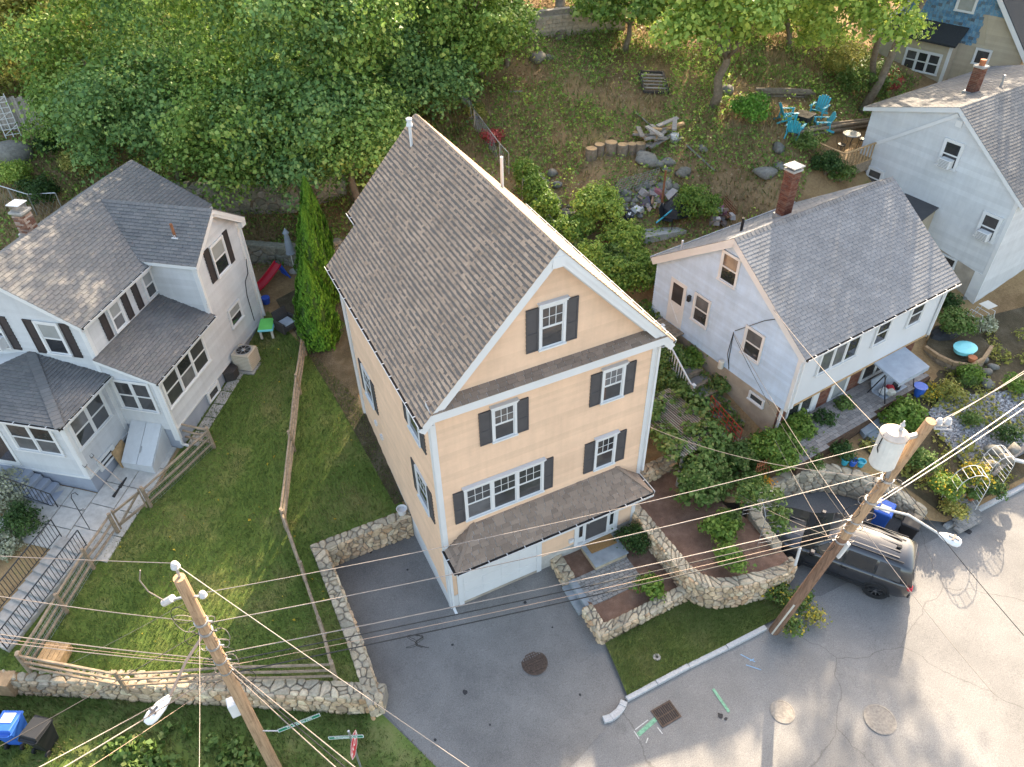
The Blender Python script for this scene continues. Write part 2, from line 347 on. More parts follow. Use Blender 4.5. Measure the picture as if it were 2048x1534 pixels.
leafmat('leaf_maple', G_)
leafmat('leaf_maple_cool', [(.12, (0.060, 0.126, 0.038)), (.4, (0.123, 0.247, 0.080)), (.65, (0.225, 0.379, 0.111)), (.9, (0.364, 0.484, 0.166)), (1, (0.627, 0.454, 0.166))])
leafmat('leaf_olive', [(.12, (0.126, 0.145, 0.031)), (.4, (0.269, 0.285, 0.067)), (.65, (0.413, 0.399, 0.106)), (.9, (0.630, 0.487, 0.158)), (1, (0.800, 0.429, 0.185))])
leafmat('leaf_yellowgreen', [(.12, (0.117, 0.197, 0.032)), (.4, (0.236, 0.368, 0.068)), (.65, (0.392, 0.505, 0.112)), (.9, (0.589, 0.644, 0.132)), (1, (0.589, 0.644, 0.178))], .35)
leafmat('leaf_thuja', [(.1, (0.048, 0.139, 0.021)), (.45, (0.101, 0.259, 0.035)), (.8, (0.175, 0.365, 0.052)), (1, (0.228, 0.398, 0.060))], .12)
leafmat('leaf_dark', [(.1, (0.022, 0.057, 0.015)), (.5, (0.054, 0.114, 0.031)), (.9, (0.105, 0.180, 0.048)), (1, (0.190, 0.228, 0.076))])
leafmat('leaf_bright', [(.12, (0.068, 0.137, 0.020)), (.45, (0.137, 0.245, 0.041)), (.75, (0.232, 0.340, 0.068)), (1, (0.436, 0.422, 0.082))], .3)
leafmat('leaf_vine', [(.12, (0.062, 0.116, 0.027)), (.45, (0.116, 0.205, 0.047)), (.75, (0.190, 0.259, 0.075)), (.92, (0.354, 0.299, 0.122)), (1, (0.381, 0.232, 0.109))], .3)
leafmat('leaf_gold', [(.1, (0.340, 0.232, 0.027)), (.5, (0.571, 0.409, 0.041)), (1, (0.706, 0.544, 0.082))], .3)
leafmat('leaf_orange', [(.1, (0.613, 0.164, 0.015)), (.5, (0.706, 0.299, 0.027)), (1, (0.706, 0.436, 0.041))], .3)
leafmat('leaf_red', [(.1, (0.272, 0.027, 0.041)), (.5, (0.476, 0.068, 0.082)), (1, (0.544, 0.205, 0.109))], .3)
leafmat('leaf_variegated', [(.1, (0.164, 0.190, 0.096)), (.5, (0.381, 0.395, 0.259)), (1, (0.613, 0.586, 0.463))], .2)
leafmat('leaf_litter', [(.1, (0.119, 0.075, 0.037)), (.35, (0.213, 0.144, 0.075)), (.6, (0.325, 0.231, 0.131)), (.85, (0.425, 0.312, 0.188)), (1, (0.500, 0.300, 0.125))], .1, .8)
leafmat('grass_blade', [(.2, (.055, .098, .020)), (.42, (.085, .135, .032)), (.56, (.135, .165, .050)), (.72, (.22, .20, .085)), (.85, (.30, .24, .13))], .25, .7, .72, .5)
leafmat('grass_dry', [(.1, (0.109, 0.123, 0.037)), (.5, (0.235, 0.215, 0.085)), (1, (0.433, 0.313, 0.188))], .25, .7)
# ------------------------------------------------------------ terrain
CTRL = np.array([
 (-3.6, -2, .55), (-3.5, 0, .65), (-3.5, 3.5, 1.0), (0, 3.7, 1.05), (0, 6, 1.6), (0, 8.3, 2.24), (-13, 3.8, .62), (-9, 1.8, .6), (-7, 3, .85), (-8.5, 8.6, 1.55),
 (-6.8, 9.6, 1.9), (-9.9, 9.1, 1.7), (-12, 8, 1.6), (-3.2, 14.8, 2.6), (-2.5, 15.8, 2.9), (-.5, 12, 2.6), (-1, 17, 3.2), (-14, 6, .9), (-17, 8, 1.2), (-14, 14, 2.0), (-9, 20, 3.1),
 (4, 13, 3.3), (7.3, 3, 1.5), (7.3, 8.5, 2.8), (9.9, 1.7, 1.5), (10.6, 0, 1.2), (11.2, -1.8, 1.2), (12.3, -1.3, 1.2), (14, -1.2, 1.2), (15.6, -1.6, 1.2), (16.5, -2.6, 1.15), (18, -.5, 1.2), (18.6, -4.9, .15),
 (20, -3, .95), (21.8, -5, .2), (24, -2.5, 1.1), (28, 2.5, 1.5), (30, -3, .9), (30, -4.9, .4), (45, -4.9, .7), (22.5, 0, 1.25), (13.3, 4, 2.2), (12.9, 8.3, 3.3), (11, 5, 2.2), (10, 9, 3.0), (20, 4, 3), (25, 7, 3.2), (26.5, 9.5, 5.0),
 (12, 11.3, 3.8), (15.7, 11.7, 4.5), (19, 10.3, 4.6), (22.3, 9.6, 4.9), (13, 14.3, 5.6), (16, 14.4, 6.2), (18.5, 13.2, 6.0), (9, 14, 4.0), (17.5, 17.5, 6.8), (12, 19, 6.2), (24.5, 12.2, 7.1), (26, 13.5, 7.2), (29, 13.5, 6.6), (22, 15, 7.1),
 (23, 26, 8.6), (14, 25, 8.2), (5, 20, 4.6), (-4, 22, 4.0), (-12, 25, 4.6), (-5, 30, 7.0), (-16, 32, 6.5), (5, 32, 8.4), (20, 36, 10.2), (36, 25, 8.6), (40, 14, 6.8), (30, 19, 8.0), (50, 50, 13), (0, 60, 14), (-40, 60, 12), (-40, 20, 4), (-22, 10, 1.4), (60, -4.9, 1), (60, 30, 9), (90, 20, 8), (90, 90, 18), (-60, 10, 2), (-60, 90, 16)])
def tps_fit(C):
    n = len(C); d = np.linalg.norm(C[:, None, :2]-C[None, :, :2], axis=2); K = np.where(d > 0, d*d*np.log(d+1e-9), 0)+np.eye(n)*.4
    Q = np.c_[np.ones(n), C[:, :2]]; A = np.block([[K, Q], [Q.T, np.zeros((3, 3))]])
    return np.linalg.solve(A, np.r_[C[:, 2], 0, 0, 0])
TW = tps_fit(CTRL)
def ZT(x, y):
    x = np.asarray(x, float); y = np.asarray(y, float); sh = x.shape; x = x.ravel(); y = y.ravel(); out = np.empty(len(x))
    for i in range(0, len(x), 20000):
        a, b = x[i:i+20000], y[i:i+20000]; d2 = (a[:, None]-CTRL[:, 0])**2+(b[:, None]-CTRL[:, 1])**2
        out[i:i+20000] = (np.where(d2 > 0, .5*d2*np.log(d2+1e-12), 0))@TW[:-3]+TW[-3]+TW[-2]*a+TW[-1]*b
    return out.reshape(sh)
def zt(x, y): return float(ZT(np.array([x]), np.array([y]))[0])
def zr(x, y):                                    # street level
    t = min(max((y+5)/6.5, 0), 1)
    return -.3+.33*(1-(1-t)**2)*min(1, max(0, (x+3.6)/.3))+.02*min(max(x-8, 0), 30)
def G(px, py, dz=0.):                            # ground point seen at a pixel
    W_ = np.arange(14, 110, .1); d = CF+CR*((px-1024)/FPX)-CU*((py-767)/FPX)
    x = CO.x+d.x*W_; y = CO.y+d.y*W_; z = CO.z+d.z*W_; g = ZT(x, y)+dz; k = int(np.argmax(z < g)) or len(W_)-1
    return Vector((float(x[k]), float(y[k]), float(g[k]-dz)))
def patch(name, poly, zf, m, step=.5, kind='structure', lift=0.):
    """polygon cut by a grid, heights from zf"""
    bm = bmesh.new(); vs = [bm.verts.new((q[0], q[1], 0)) for q in poly]; bm.faces.new(vs)
    xs = [q[0] for q in poly]; ys = [q[1] for q in poly]
    for ax, lo_, hi in ((0, min(xs), max(xs)), (1, min(ys), max(ys))):
        t = math.floor(lo_/step)*step+step
        while t < hi:
            c = (t, 0, 0) if ax == 0 else (0, t, 0); n = (1, 0, 0) if ax == 0 else (0, 1, 0)
            bmesh.ops.bisect_plane(bm, geom=bm.verts[:]+bm.edges[:]+bm.faces[:], plane_co=c, plane_no=n, dist=1e-5); t += step
    X = np.array([v.co.x for v in bm.verts]); Y = np.array([v.co.y for v in bm.verts])
    Z = zf(X, Y) if zf is ZT else np.array([zf(a, b) for a, b in zip(X, Y)])
    for v, z in zip(bm.verts, Z): v.co.z = float(z)+lift
    bmesh.ops.recalc_face_normals(bm, faces=bm.faces)
    me = bpy.data.meshes.new(name); bm.to_mesh(me); bm.free()
    if sum(p.normal.z for p in me.polygons) < 0: me.flip_normals()
    me.polygons.foreach_set('use_smooth', [True]*len(me.polygons))
    o = link(name, me, m); o['kind'] = kind; return o

# upper ground: coarse far sheet and finer near sheet
EDGE = [(-14.3, 4.05), (-3.5, -2.15), (-3.5, 3.85), (.3, 3.7), (.3, 5.5), (7.0, 5.5), (7.0, 1.4), (9.9, 1.25), (10.4, .2), (10.4, -1.2), (11.2, -1.7), (12.2, -1.35), (13.6, -1.3), (14.9, -1.65), (15.75, -2.45), (16.5, -3.6), (16.9, -4.75), (17.6, -5.05), (60, -5.05)]
near = EDGE[:-1]+[(45, -5.05), (45, 45), (-22, 45), (-22, 4.05)]
hs = patch('hillside', near, ZT, M['hillside'], 1.0)
far_x = np.arange(-150, 200, 6.)
def far(name, x0, x1, y0, y1, zf):
    X, Y = np.meshgrid(np.linspace(x0, x1, max(2, int((x1-x0)/5))), np.linspace(y0, y1, max(2, int((y1-y0)/5)))); Z = zf(X, Y); n = X.shape[1]
    me = bpy.data.meshes.new(name); me.from_pydata(list(zip(X.ravel(), Y.ravel(), Z.ravel())), [], [(j*n+i, j*n+i+1, j*n+n+i+1, j*n+n+i) for j in range(X.shape[0]-1) for i in range(n-1)])
    return tag(link(name, me, M['hillside']), kind='structure')
far('terrain', -160, -22, 4.05, 45, ZT); far('terrain', 45, 200, -5.05, 45, ZT); far('terrain', -160, 200, 45, 220, ZT)
# street sheet reaches far out
st = MB()
def road_z(x, y): return zr(x, y)
xs = [-160, -60, -20, -8, -3.6, -3.3, 0, 4, 8, 12, 16, 20, 26, 38, 60, 200]; ys = [-160, -60, -20, -10, -5, -4, -3, -2, -1, 0, 1, 1.5, 5, 10]
for j in range(len(ys)-1):
    for i in range(len(xs)-1):
        st.add([(a, b, zr(a, b)) for a, b in ((xs[i], ys[j]), (xs[i+1], ys[j]), (xs[i+1], ys[j+1]), (xs[i], ys[j+1]))], [(0, 1, 2, 3)])
road = st.build('road', M['asphalt_road'], fix=False); road['kind'] = 'structure'
drive_poly = [(-3.3, -2.2), (-3.3, 3.7), (.02, 3.7), (.02, .0), (4.0, .0), (4.0, -3.4), (3.95, -3.6), (3.8, -4.5), (3.66, -5.2), (2.6, -5.75), (1.4, -6.15), (-.6, -6.7), (-1.7, -6.6), (-2.35, -4.7)]
patch('driveway', drive_poly, zr, M['asphalt_driveway'], .25, lift=.012)
side_poly = [(10.45, .2), (10.45, -4.6), (11.6, -5.2), (17.4, -5.3), (16.9, -4.7), (16.6, -3.4), (15.8, -2.3), (15, -1.5), (13.6, -1.2), (12.2, -1.2), (11.2, -.9)]
patch('side_drive', side_poly, zr, M['asphalt_side'], .8, lift=.005)
verge_poly = [(-3.35, -2.3), (-13.9, 3.8), (-15.5, 1.2), (-15, -4), (-8, -9), (-1.68, -6.6), (-2.33, -4.7)]
patch('verge', verge_poly, lambda x, y: max(-.26, zr(x, y)+.03), M['verge'], .8)
turf_poly = [(3.96, -3.45), (7.5, -3.35), (7.7, -3.75), (8.5, -4.15), (9.6, -4.35), (10.7, -4.3), (10.6, -5.05), (9.9, -5.2), (3.7, -5.2), (3.82, -4.5)]
patch('front_lawn', turf_poly, lambda x, y: zr(x, y)+.09+.04*min(1, (y+5.2)), M['turf'], .4)
lawn_poly = [(-14, 4.2), (-3.6, -1.9), (-3.6, 3.9), (-.12, 3.9), (-.12, 9.2), (-1.2, 13.2), (-2.0, 16), (-4.0, 13.9), (-6.7, 10.2), (-8.0, 8.6), (-9.0, 8.2), (-12.6, 6.0)]
patch('yard_lawn', lawn_poly, ZT, M['lawn'], .8, lift=.02)
# dirt strip along the tan house
patch('dirt_strip', [(-.4, 4.2), (-.02, 4.2), (-.02, 9.3), (6.5, 9.4), (7.5, 13), (2.5, 17.4), (-1.5, 16.5), (-1.1, 12)], ZT, M['garden_soil'], .6, lift=.034)
# street paint and utility covers
def strip(name, pts, wd, col, lift=.012):
    mb = MB()
    for a, b in zip(pts[:-1], pts[1:]):
        a = Vector(a); b = Vector(b); d = (b-a).normalized(); n = Vector((-d.y, d.x, 0))*wd/2
        mb.add([q.to_tuple()[:2]+(zr(q.x, q.y)+lift,) for q in (a-n, b-n, b+n, a+n)], [(0, 1, 2, 3)])
    return tag(mb.build(name, col, fix=False), kind='structure')
plain('marking_green', (.17, .36, .24), .8, var=.35, scale=14); plain('marking_blue', (.20, .36, .52), .8, var=.35, scale=14); plain('marking_white', (.5, .5, .48), .8, var=.4, scale=14)
def RP(px, py):
    q = P(px, py, -.3); return P(px, py, zr(q.x, q.y))
strip('paint_marking', [RP(1426, 1378), RP(1458, 1424)], .09, M['marking_green'])
strip('paint_marking', [RP(1276, 1470), RP(1312, 1438)], .13, M['marking_green'])
for a, b in (((1268, 1462), (1278, 1478)), ((1270, 1460), (1296, 1440)), ((1296, 1476), (1292, 1486)), ((1315, 1455), (1325, 1468))): strip('paint_marking', [RP(*a), RP(*b)], .03, M['marking_white'])
for a, b in (((1481, 1309), (1510, 1324)), ((1492, 1330), (1522, 1340)), ((1500, 1322), (1508, 1318))): strip('paint_marking', [RP(*a), RP(*b)], .03, M['marking_blue'])
def manhole(name, px, py, r, label, m, grate=False, dz=0.012):
    c = RP(px, py); z0 = zr(c.x, c.y)+dz; t = thing(name, label, 'manhole cover', (c.x, c.y, z0))
    MB().lathe([(r*1.12, 0), (r*1.12, .006), (r*1.0, .010), (r*1.0, .002), (0.001, .002)], n=28).build('rim', M['cast_iron'] if grate else m, t)
    if grate:
        g = MB()
        for k in range(-4, 5):
            q = k*r*.22; h = math.sqrt(max(0, (r*.97)**2-q*q)); g.box(q-r*.045, q+r*.045, -h, h, .004, .022); g.box(-h, h, q-r*.045, q+r*.045, .005, .021)
        g.build('grating', M['cast_iron'], t)
    else:
        d = MB()
        for k in range(1, 5): d.lathe([(r*(.22*k), .003), (r*(.22*k), .006), (r*(.22*k-.1), .006), (r*(.22*k-.1), .003)], n=28, cap=False)
        d.build('cover', m, t)
    return t
plain('cover_worn', (.26, .235, .205), .8, .3, .1, var=.25, scale=12)
manhole('drain_cover', 1069, 1326, .38, 'round rusty drain grate in the asphalt driveway', M['cast_iron'], True, .02)
manhole('manhole_cover', 1565, 1424, .33, 'worn round manhole cover nearer the kerb grate', M['cover_worn'])
manhole('manhole_cover', 1760, 1439, .42, 'larger worn round manhole cover out in the sunlit road', M['cover_worn'])
c = RP(1332, 1428); t = thing('storm_drain', 'rectangular slotted iron storm drain beside the kerb end', 'storm drain', (c.x, c.y, zr(c.x, c.y)+.01), R(2))
mb = MB(); mb.box(-.36, .36, -.30, -.25, 0, .02); mb.box(-.36, .36, .25, .30, 0, .02); mb.box(-.36, -.31, -.25, .25, 0, .02); mb.box(.31, .36, -.25, .25, 0, .02); mb.build('frame', M['cast_iron'], t)
MB().box(-.31, .31, -.25, .25, 0, .002).build('pit', M['cable_black'], t)
for k in range(9):
    x = -.28+k*.07; MB().box(x-.012, x+.012, -.25, .25, .004, .018).build('bar', M['cast_iron'], t)
MB().box(-.31, .31, -.015, .015, .003, .017).build('bar', M['cast_iron'], t)
# kerbs
def kerb(pts, label, wd=.16, h=.13, tilt=0):
    root = thing('kerb', label, 'kerb', pts[0])
    for i, (a, b) in enumerate(zip(pts[:-1], pts[1:])):
        a = Vector(a); b = Vector(b); d = (b-a); L = d.length; d.normalize(); n = Vector((-d.y, d.x, 0)); a2 = a+d*.008; b2 = b-d*.008; k = .012*math.sin(i*2.3)
        MB().hexa([a2, b2, b2+n*wd, a2+n*wd]+[q+Vector((0, 0, h+k)) for q in (a2, b2, b2+n*wd, a2+n*wd)]).build('kerb_stone', M['granite'], root, True, bevel=.012)
    return root
ks = [(3.62, -5.36), (4.75, -5.34), (6.0, -5.33), (7.5, -5.36), (9.1, -5.37)]
kerb([(x, y, zr(x, y)-.02) for x, y in ks], 'pale granite kerb along the small front lawn')
kerb([(x, y, zr(x, y)-.02) for x, y in [(2.62, -5.62), (2.9, -5.67), (3.2, -5.62), (3.45, -5.5), (3.6, -5.38)]], 'curved pale kerb end where driveway meets road', .22, .12)
kerb([(x, -5.2+.0*x, zr(x, -5.2)-.03) for x in (17.7, 19.0, 20.4, 22, 23.6, 25.2)], 'grey kerb along the gravel garden by the road', .2, .18)
single(MB().box(-.05, .05, -.05, .05, 0, .012).lathe([(.13, 0), (.10, .01), (.05, .012)], n=10), 'valve_box', M['concrete'], 'small square valve box sunk in the front lawn', 'valve box').location = (P(1314, 1313, -.1).x, P(1314, 1313, -.1).y, zt(0, 0)*0-.13)

# stains and patches on the asphalt
plain('oil_stain', (.035, .034, .036), .7, var=.3, scale=20); plain('asphalt_patch', (.125, .122, .118), .85, var=.2, scale=8)
rngb = random.Random(12)
def stain(px, py, r, m, lift=.0165, sx=1.):
    c = RP(px, py); n = 14; mb = MB(); pts = [(c.x, c.y)]+[(c.x+sx*r*(.6+.5*rngb.random())*math.cos(6.283*k/n), c.y+r*(.6+.5*rngb.random())*math.sin(6.283*k/n)) for k in range(n)]
    mb.add([(x, y, zr(x, y)+lift) for x, y in pts], [(0, k+1, (k+1) % n+1) for k in range(n)]); return tag(mb.build('stain', M[m], fix=False), kind='structure')
for px, py, r in ((930, 1385, .10), (742, 1105, .06), (815, 1140, .05), (1050, 1205, .07), (870, 1480, .05), (700, 1260, .05), (980, 1450, .04), (1105, 1255, .04), (905, 1290, .05), (1440, 1432, .10), (1452, 1438, .06), (1935, 1062, .16), (1160, 1390, .05)): stain(px, py, r, 'oil_stain')

# ------------------------------------------------------------ house kit
def frame_front(o):       # wall facing -y ; a along +x
    o = Vector(o); return lambda a, z, d=0.: (o.x+a, o.y-d, o.z+z)
def frame_left(o):        # wall facing -x ; a along +y
    o = Vector(o); return lambda a, z, d=0.: (o.x-d, o.y+a, o.z+z)
def frame_back(o):
    o = Vector(o); return lambda a, z, d=0.: (o.x+a, o.y+d, o.z+z)
def frame_right(o):
    o = Vector(o); return lambda a, z, d=0.: (o.x+d, o.y+a, o.z+z)
def siding(root, F, poly, m, expo=.14, name='siding', proud=.034):
    """lapped boards clipped to a convex wall outline (a, z)"""
    if area(poly) < 0: poly = poly[::-1]
    mb = MB(); z0 = min(p[1] for p in poly); z1 = max(p[1] for p in poly); z = z0
    while z < z1-1e-4:
        s = clip_poly(clip_poly(poly, 0, -1, -z), 0, 1, min(z+expo, z1))
        if len(s) >= 3:
            n = len(s); dd = [proud*(1-(q[1]-z)/expo)+.002 for q in s]
            mb.add([F(q[0], q[1], d) for q, d in zip(s, dd)], [tuple(range(n))])
            lo_ = sorted([q for q in s if abs(q[1]-z) < 1e-4])
            if len(lo_) >= 2 and z > z0+1e-3:
                a, b = lo_[0][0], lo_[-1][0]; mb.add([F(a, z, proud+.002), F(b, z, proud+.002), F(b, z, 0), F(a, z, 0)], [(0, 1, 2, 3)])
        z += expo
    n = len(poly); mb.add([F(q[0], q[1], 0) for q in poly], [tuple(range(n))])
    o = mb.build(name, m, root, fix=False); o['kind'] = 'stuff'; return o
SHG = {}
def shingles(root, roof, O, A, B, poly, m, wd=.30, ex=.14, th=.016, jit=0., key=None, band=False, seed=1):
    """individual shingles on a roof plane: O origin, A unit along eave, B unit up slope; poly convex in (a,b)"""
    rng = random.Random(seed); O = Vector(O); A = Vector(A).normalized(); B = Vector(B).normalized(); Nn = A.cross(B).normalized()
    if Nn.z < 0: Nn = -Nn
    if area(poly) < 0: poly = poly[::-1]
    a0 = min(p[0] for p in poly); a1 = max(p[0] for p in poly); b0 = min(p[1] for p in poly); b1 = max(p[1] for p in poly)
    pieces = []; r = 0; b = b0
    while b < b1-.01:
        a = a0-wd*(.5 if r % 2 else 0)-rng.random()*jit*wd
        while a < a1:
            w = wd*(1+jit*(rng.random()-.5)*1.2); g = .006
            rect = [(a+g, b), (a+w-g, b), (a+w-g, b+ex+.012), (a+g, b+ex+.012)]
            full = all(a0 < q[0] < a1 for q in rect)
            c = clip_convex(rect, poly)
            if len(c) >= 3 and abs(area(c)) > 1e-4: pieces.append((c, b, rng.random()))
            a += w
        b += ex; r += 1
    if band:  # ragged dark strips: course shadows of raking sun, put in as colour
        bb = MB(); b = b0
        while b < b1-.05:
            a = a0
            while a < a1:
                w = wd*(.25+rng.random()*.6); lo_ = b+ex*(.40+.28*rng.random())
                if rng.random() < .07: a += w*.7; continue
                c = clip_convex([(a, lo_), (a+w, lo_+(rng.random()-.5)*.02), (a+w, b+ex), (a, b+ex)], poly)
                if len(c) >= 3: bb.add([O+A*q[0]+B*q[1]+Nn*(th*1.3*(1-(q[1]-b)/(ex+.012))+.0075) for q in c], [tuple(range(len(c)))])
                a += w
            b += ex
        o = bb.build('painted_shadow_band', M['shingle_painted_shadow'], roof, fix=False); o['kind'] = 'stuff'
    def geom(c, b, rv):
        t2 = th*(1+.8*(rv > .72)) if jit else th*(.85+.3*rv)
        n = len(c); top = [O+A*q[0]+B*q[1]+Nn*(t2*(1-(q[1]-b)/(ex+.012))+.004) for q in c]; bot = [O+A*q[0]+B*q[1]-Nn*.006 for q in c]
        return [tuple(v) for v in top+bot], [tuple(range(n))]+[(i, (i+1) % n, n+(i+1) % n, n+i)[::-1] for i in range(n)]
    SHG.setdefault(key, []).append((root, roof, pieces, geom, m, O, A, B))
def flush_shingles(key, limit=300):
    lst = SHG.pop(key, []); allp = []
    for gi, (root, roof, pieces, geom, m, O, A, B) in enumerate(lst):
        inv = INV.get(root.name, Matrix.Identity(4)).inverted()
        for c, b, rv in pieces:
            q = inv @ (O+A*c[0][0]+B*c[0][1]); px = PROJ(q); vis = 0 < px[0] < 2048 and 0 < px[1] < 1534
            allp.append((px[2]+(0 if vis else 500)-abs(area(c))*20, gi, c, b, rv))
    allp.sort(key=lambda t: t[0]); rest = {}
    for k, (w_, gi, c, b, rv) in enumerate(allp):
        root, roof, pieces, geom, m, O, A, B = lst[gi]; v, f = geom(c, b, rv)
        if k < limit:
            me = bpy.data.meshes.new('shingle'); me.from_pydata(v, [], f); link('shingle', me, m, roof)
        else: rest.setdefault(gi, MB()).add(v, f)
    for gi, mb in rest.items():
        o = mb.build('shingle_field', lst[gi][4], lst[gi][1], fix=False); o['kind'] = 'stuff'
def gable_roof(root, x0, x1, y0, y1, ze, ry, zrg, th=.16, m='white_trim', name='roof', axis='x'):
    """solid roof slab. axis 'x': ridge runs along x at y=ry"""
    pr = [(y0, ze), (ry, zrg), (y1, ze), (y1, ze-th), (ry, zrg-th*1.2), (y0, ze-th)]
    mb = MB(); n = len(pr)
    vs = [((x, y, z) if axis == 'x' else (y, x, z)) for x in (x0, x1) for y, z in pr]
    mb.add(vs, [(0, 1, 4, 5), (1, 2, 3, 4), (n+5, n+4, n+1, n), (n+4, n+3, n+2, n+1)]+[(i, (i+1) % n, n+(i+1) % n, n+i) for i in range(n)])
    return mb.build(name, M[m], root)
def ridge_caps(root, roof, a, b, m, wd=.17, ex=.15, d1=(0, 1, -.8), d2=(0, -1, -.8)):
    a = Vector(a); b = Vector(b); L = (b-a).length; d = (b-a)/L; n = int(L/ex); mb = MB(); d1 = Vector(d1).normalized(); d2 = Vector(d2).normalized(); u = Vector((0, 0, 1))
    for i in range(n):
        p, q = a+d*(i*ex), a+d*((i+1)*ex+.02); h0, h1 = .034, .02
        mb.add([p+u*h0+d1*wd, p+u*h0, p+u*h0+d2*wd, q+u*h1+d1*wd, q+u*h1, q+u*h1+d2*wd, p+d1*wd, p, p+d2*wd], [(0, 1, 4, 3), (1, 2, 5, 4), (0, 6, 7, 1), (1, 7, 8, 2)])
    o = mb.build('ridge_cap', m, roof, fix=False); o['kind'] = 'stuff'; return o
def gutter(root, p, q, out, black=True, straps=True, w=.11, h=.11, name='gutter'):
    """open K gutter from p to q; out is outward direction"""
    p = Vector(p); q = Vector(q); o_ = Vector(out).normalized(); L = (q-p).length; d = (q-p)/L; u = Vector((0, 0, 1)); mb = MB()
    mb.hexa([p-u*h, q-u*h, q-u*h+o_*w*.8, p-u*h+o_*w*.8, p-u*(h-.012), q-u*(h-.012), q-u*(h-.012)+o_*w*.8, p-u*(h-.012)+o_*w*.8])
    mb.hexa([p-u*h+o_*w*.8, q-u*h+o_*w*.8, q-u*h+o_*(w*.8+.012), p-u*h+o_*(w*.8+.012), p+o_*w, q+o_*w, q+o_*(w+.015), p+o_*(w+.015)])
    g = mb.build(name, M['white_trim'], root)
    MB().hexa([p-u*(h-.014)+o_*.002, q-u*(h-.014)+o_*.002, q-u*(h-.014)+o_*w*.79, p-u*(h-.014)+o_*w*.79, p-u*.035+o_*.002, q-u*.035+o_*.002, q-u*.035+o_*w*.9, p-u*.035+o_*w*.9]).build('gutter_dark_strip', M['gutter_dark'], g)  # dark strip filling the gutter channel
    if straps:
        s = MB(); k = .4
        while k < L: s.hexa([p+d*k+u*.006, p+d*(k+.03)+u*.006, p+d*(k+.03)+u*.006+o_*(w+.012), p+d*k+u*.006+o_*(w+.012), p+d*k+u*.014, p+d*(k+.03)+u*.014, p+d*(k+.03)+u*.014+o_*(w+.012), p+d*k+u*.014+o_*(w+.012)]); k += .62
        s.build('strap', M['white_trim'], g)['kind'] = 'stuff'
    return g
def shutter(root, F, a0, a1, z0, z1, m='shutter_grey', d=.05):
    mb = MB(); mb.fbox(F, a0, a1, z0, z1, .018, d)
    b = .045; zm = z0+(z1-z0)*.42
    for (p, q, r_, s_) in ((a0, a0+b, z0, z1), (a1-b, a1, z0, z1), (a0+b, a1-b, z0, z0+b), (a0+b, a1-b, z1-b, z1), (a0+b, a1-b, zm-b/2, zm+b/2)): mb.fbox(F, p, q, r_, s_, d, d+.014)
    return mb.build('shutter', M[m], root)
def window(root, F, a0, a1, z0, z1, units=1, grid=(3, 2), case=.075, head=False, sill=True, shut=None, shm='shutter_grey', m='white_trim', blind=0., pane='pane', split=.5, dep=.08, hsplit=True):
    """double-hung window: casing (window) > sash, muntin, pane"""
    mb = MB(); mb.fbox(F, a0-case, a0, z0-.02, z1, .012, dep); mb.fbox(F, a1, a1+case, z0-.02, z1, .012, dep); mb.fbox(F, a0-case, a1+case, z1, z1+case, .012, dep+.003)
    if sill: mb.fbox(F, a0-case-.02, a1+case+.02, z0-.075, z0-.02, .012, dep+.035)
    else: mb.fbox(F, a0-case, a1+case, z0-.06, z0-.02, .012, dep)
    if head: mb.fbox(F, a0-case-.02, a1+case+.02, z1+case, z1+case+.07, .012, dep+.04); mb.fbox(F, a0-case-.045, a1+case+.045, z1+case+.07, z1+case+.10, .012, dep+.075)
    uw = (a1-a0)/units
    for k in range(1, units): mb.fbox(F, a0+uw*k-.04, a0+uw*k+.04, z0-.02, z1, .012, dep-.004)
    wn = mb.build('window', M[m], root)
    for k in range(units):
        l = a0+uw*k+(.04 if k else 0); r_ = a0+uw*(k+1)-(.04 if k < units-1 else 0); zm = z0+(z1-z0)*split
        sb = MB(); t = .035
        rows = ((z0-.02, zm, .036), (zm, z1, .046)) if hsplit else ((z0-.02, z1, .04),)
        for (p, q, d) in rows:
            for (x, y, e, f_) in ((l, l+t, p, q), (r_-t, r_, p, q), (l+t, r_-t, p, p+t), (l+t, r_-t, q-t, q)): sb.fbox(F, x, y, e, f_, d-.002, d+.016)
            MB().fbox(F, l+t-.004, r_-t+.004, p+t-.004, q-t+.004, d-.004, d+.004).build('pane', M['blind_pane'] if (blind and p > z0 and blind >= .5) or blind >= 1 else M[pane], wn)
        sb.build('sash', M[m], wn)
        if grid:
            p, q, d = rows[-1]; g = MB()
            for c in range(1, grid[0]): x = l+t+(r_-l-2*t)*c/grid[0]; g.fbox(F, x-.009, x+.009, p+t, q-t, d+.004, d+.011)
            for c in range(1, grid[1]): z = p+t+(q-p-2*t)*c/grid[1]; g.fbox(F, l+t, r_-t, z-.009, z+.009, d+.0045, d+.0105)
            g.build('muntin', M[m], wn)
    if shut:
        sw = shut; shutter(root, F, a0-case-.01-sw, a0-case-.01, z0-.05, z1+.05, shm); shutter(root, F, a1+case+.01, a1+case+.01+sw, z0-.05, z1+.05, shm)
    return wn
def corner_board(root, F, a0, a1, z0, z1, d=.04, m='white_trim', name='corner_board'):
    return MB().fbox(F, a0, a1, z0, z1, .0, d).build(name, M[m], root)
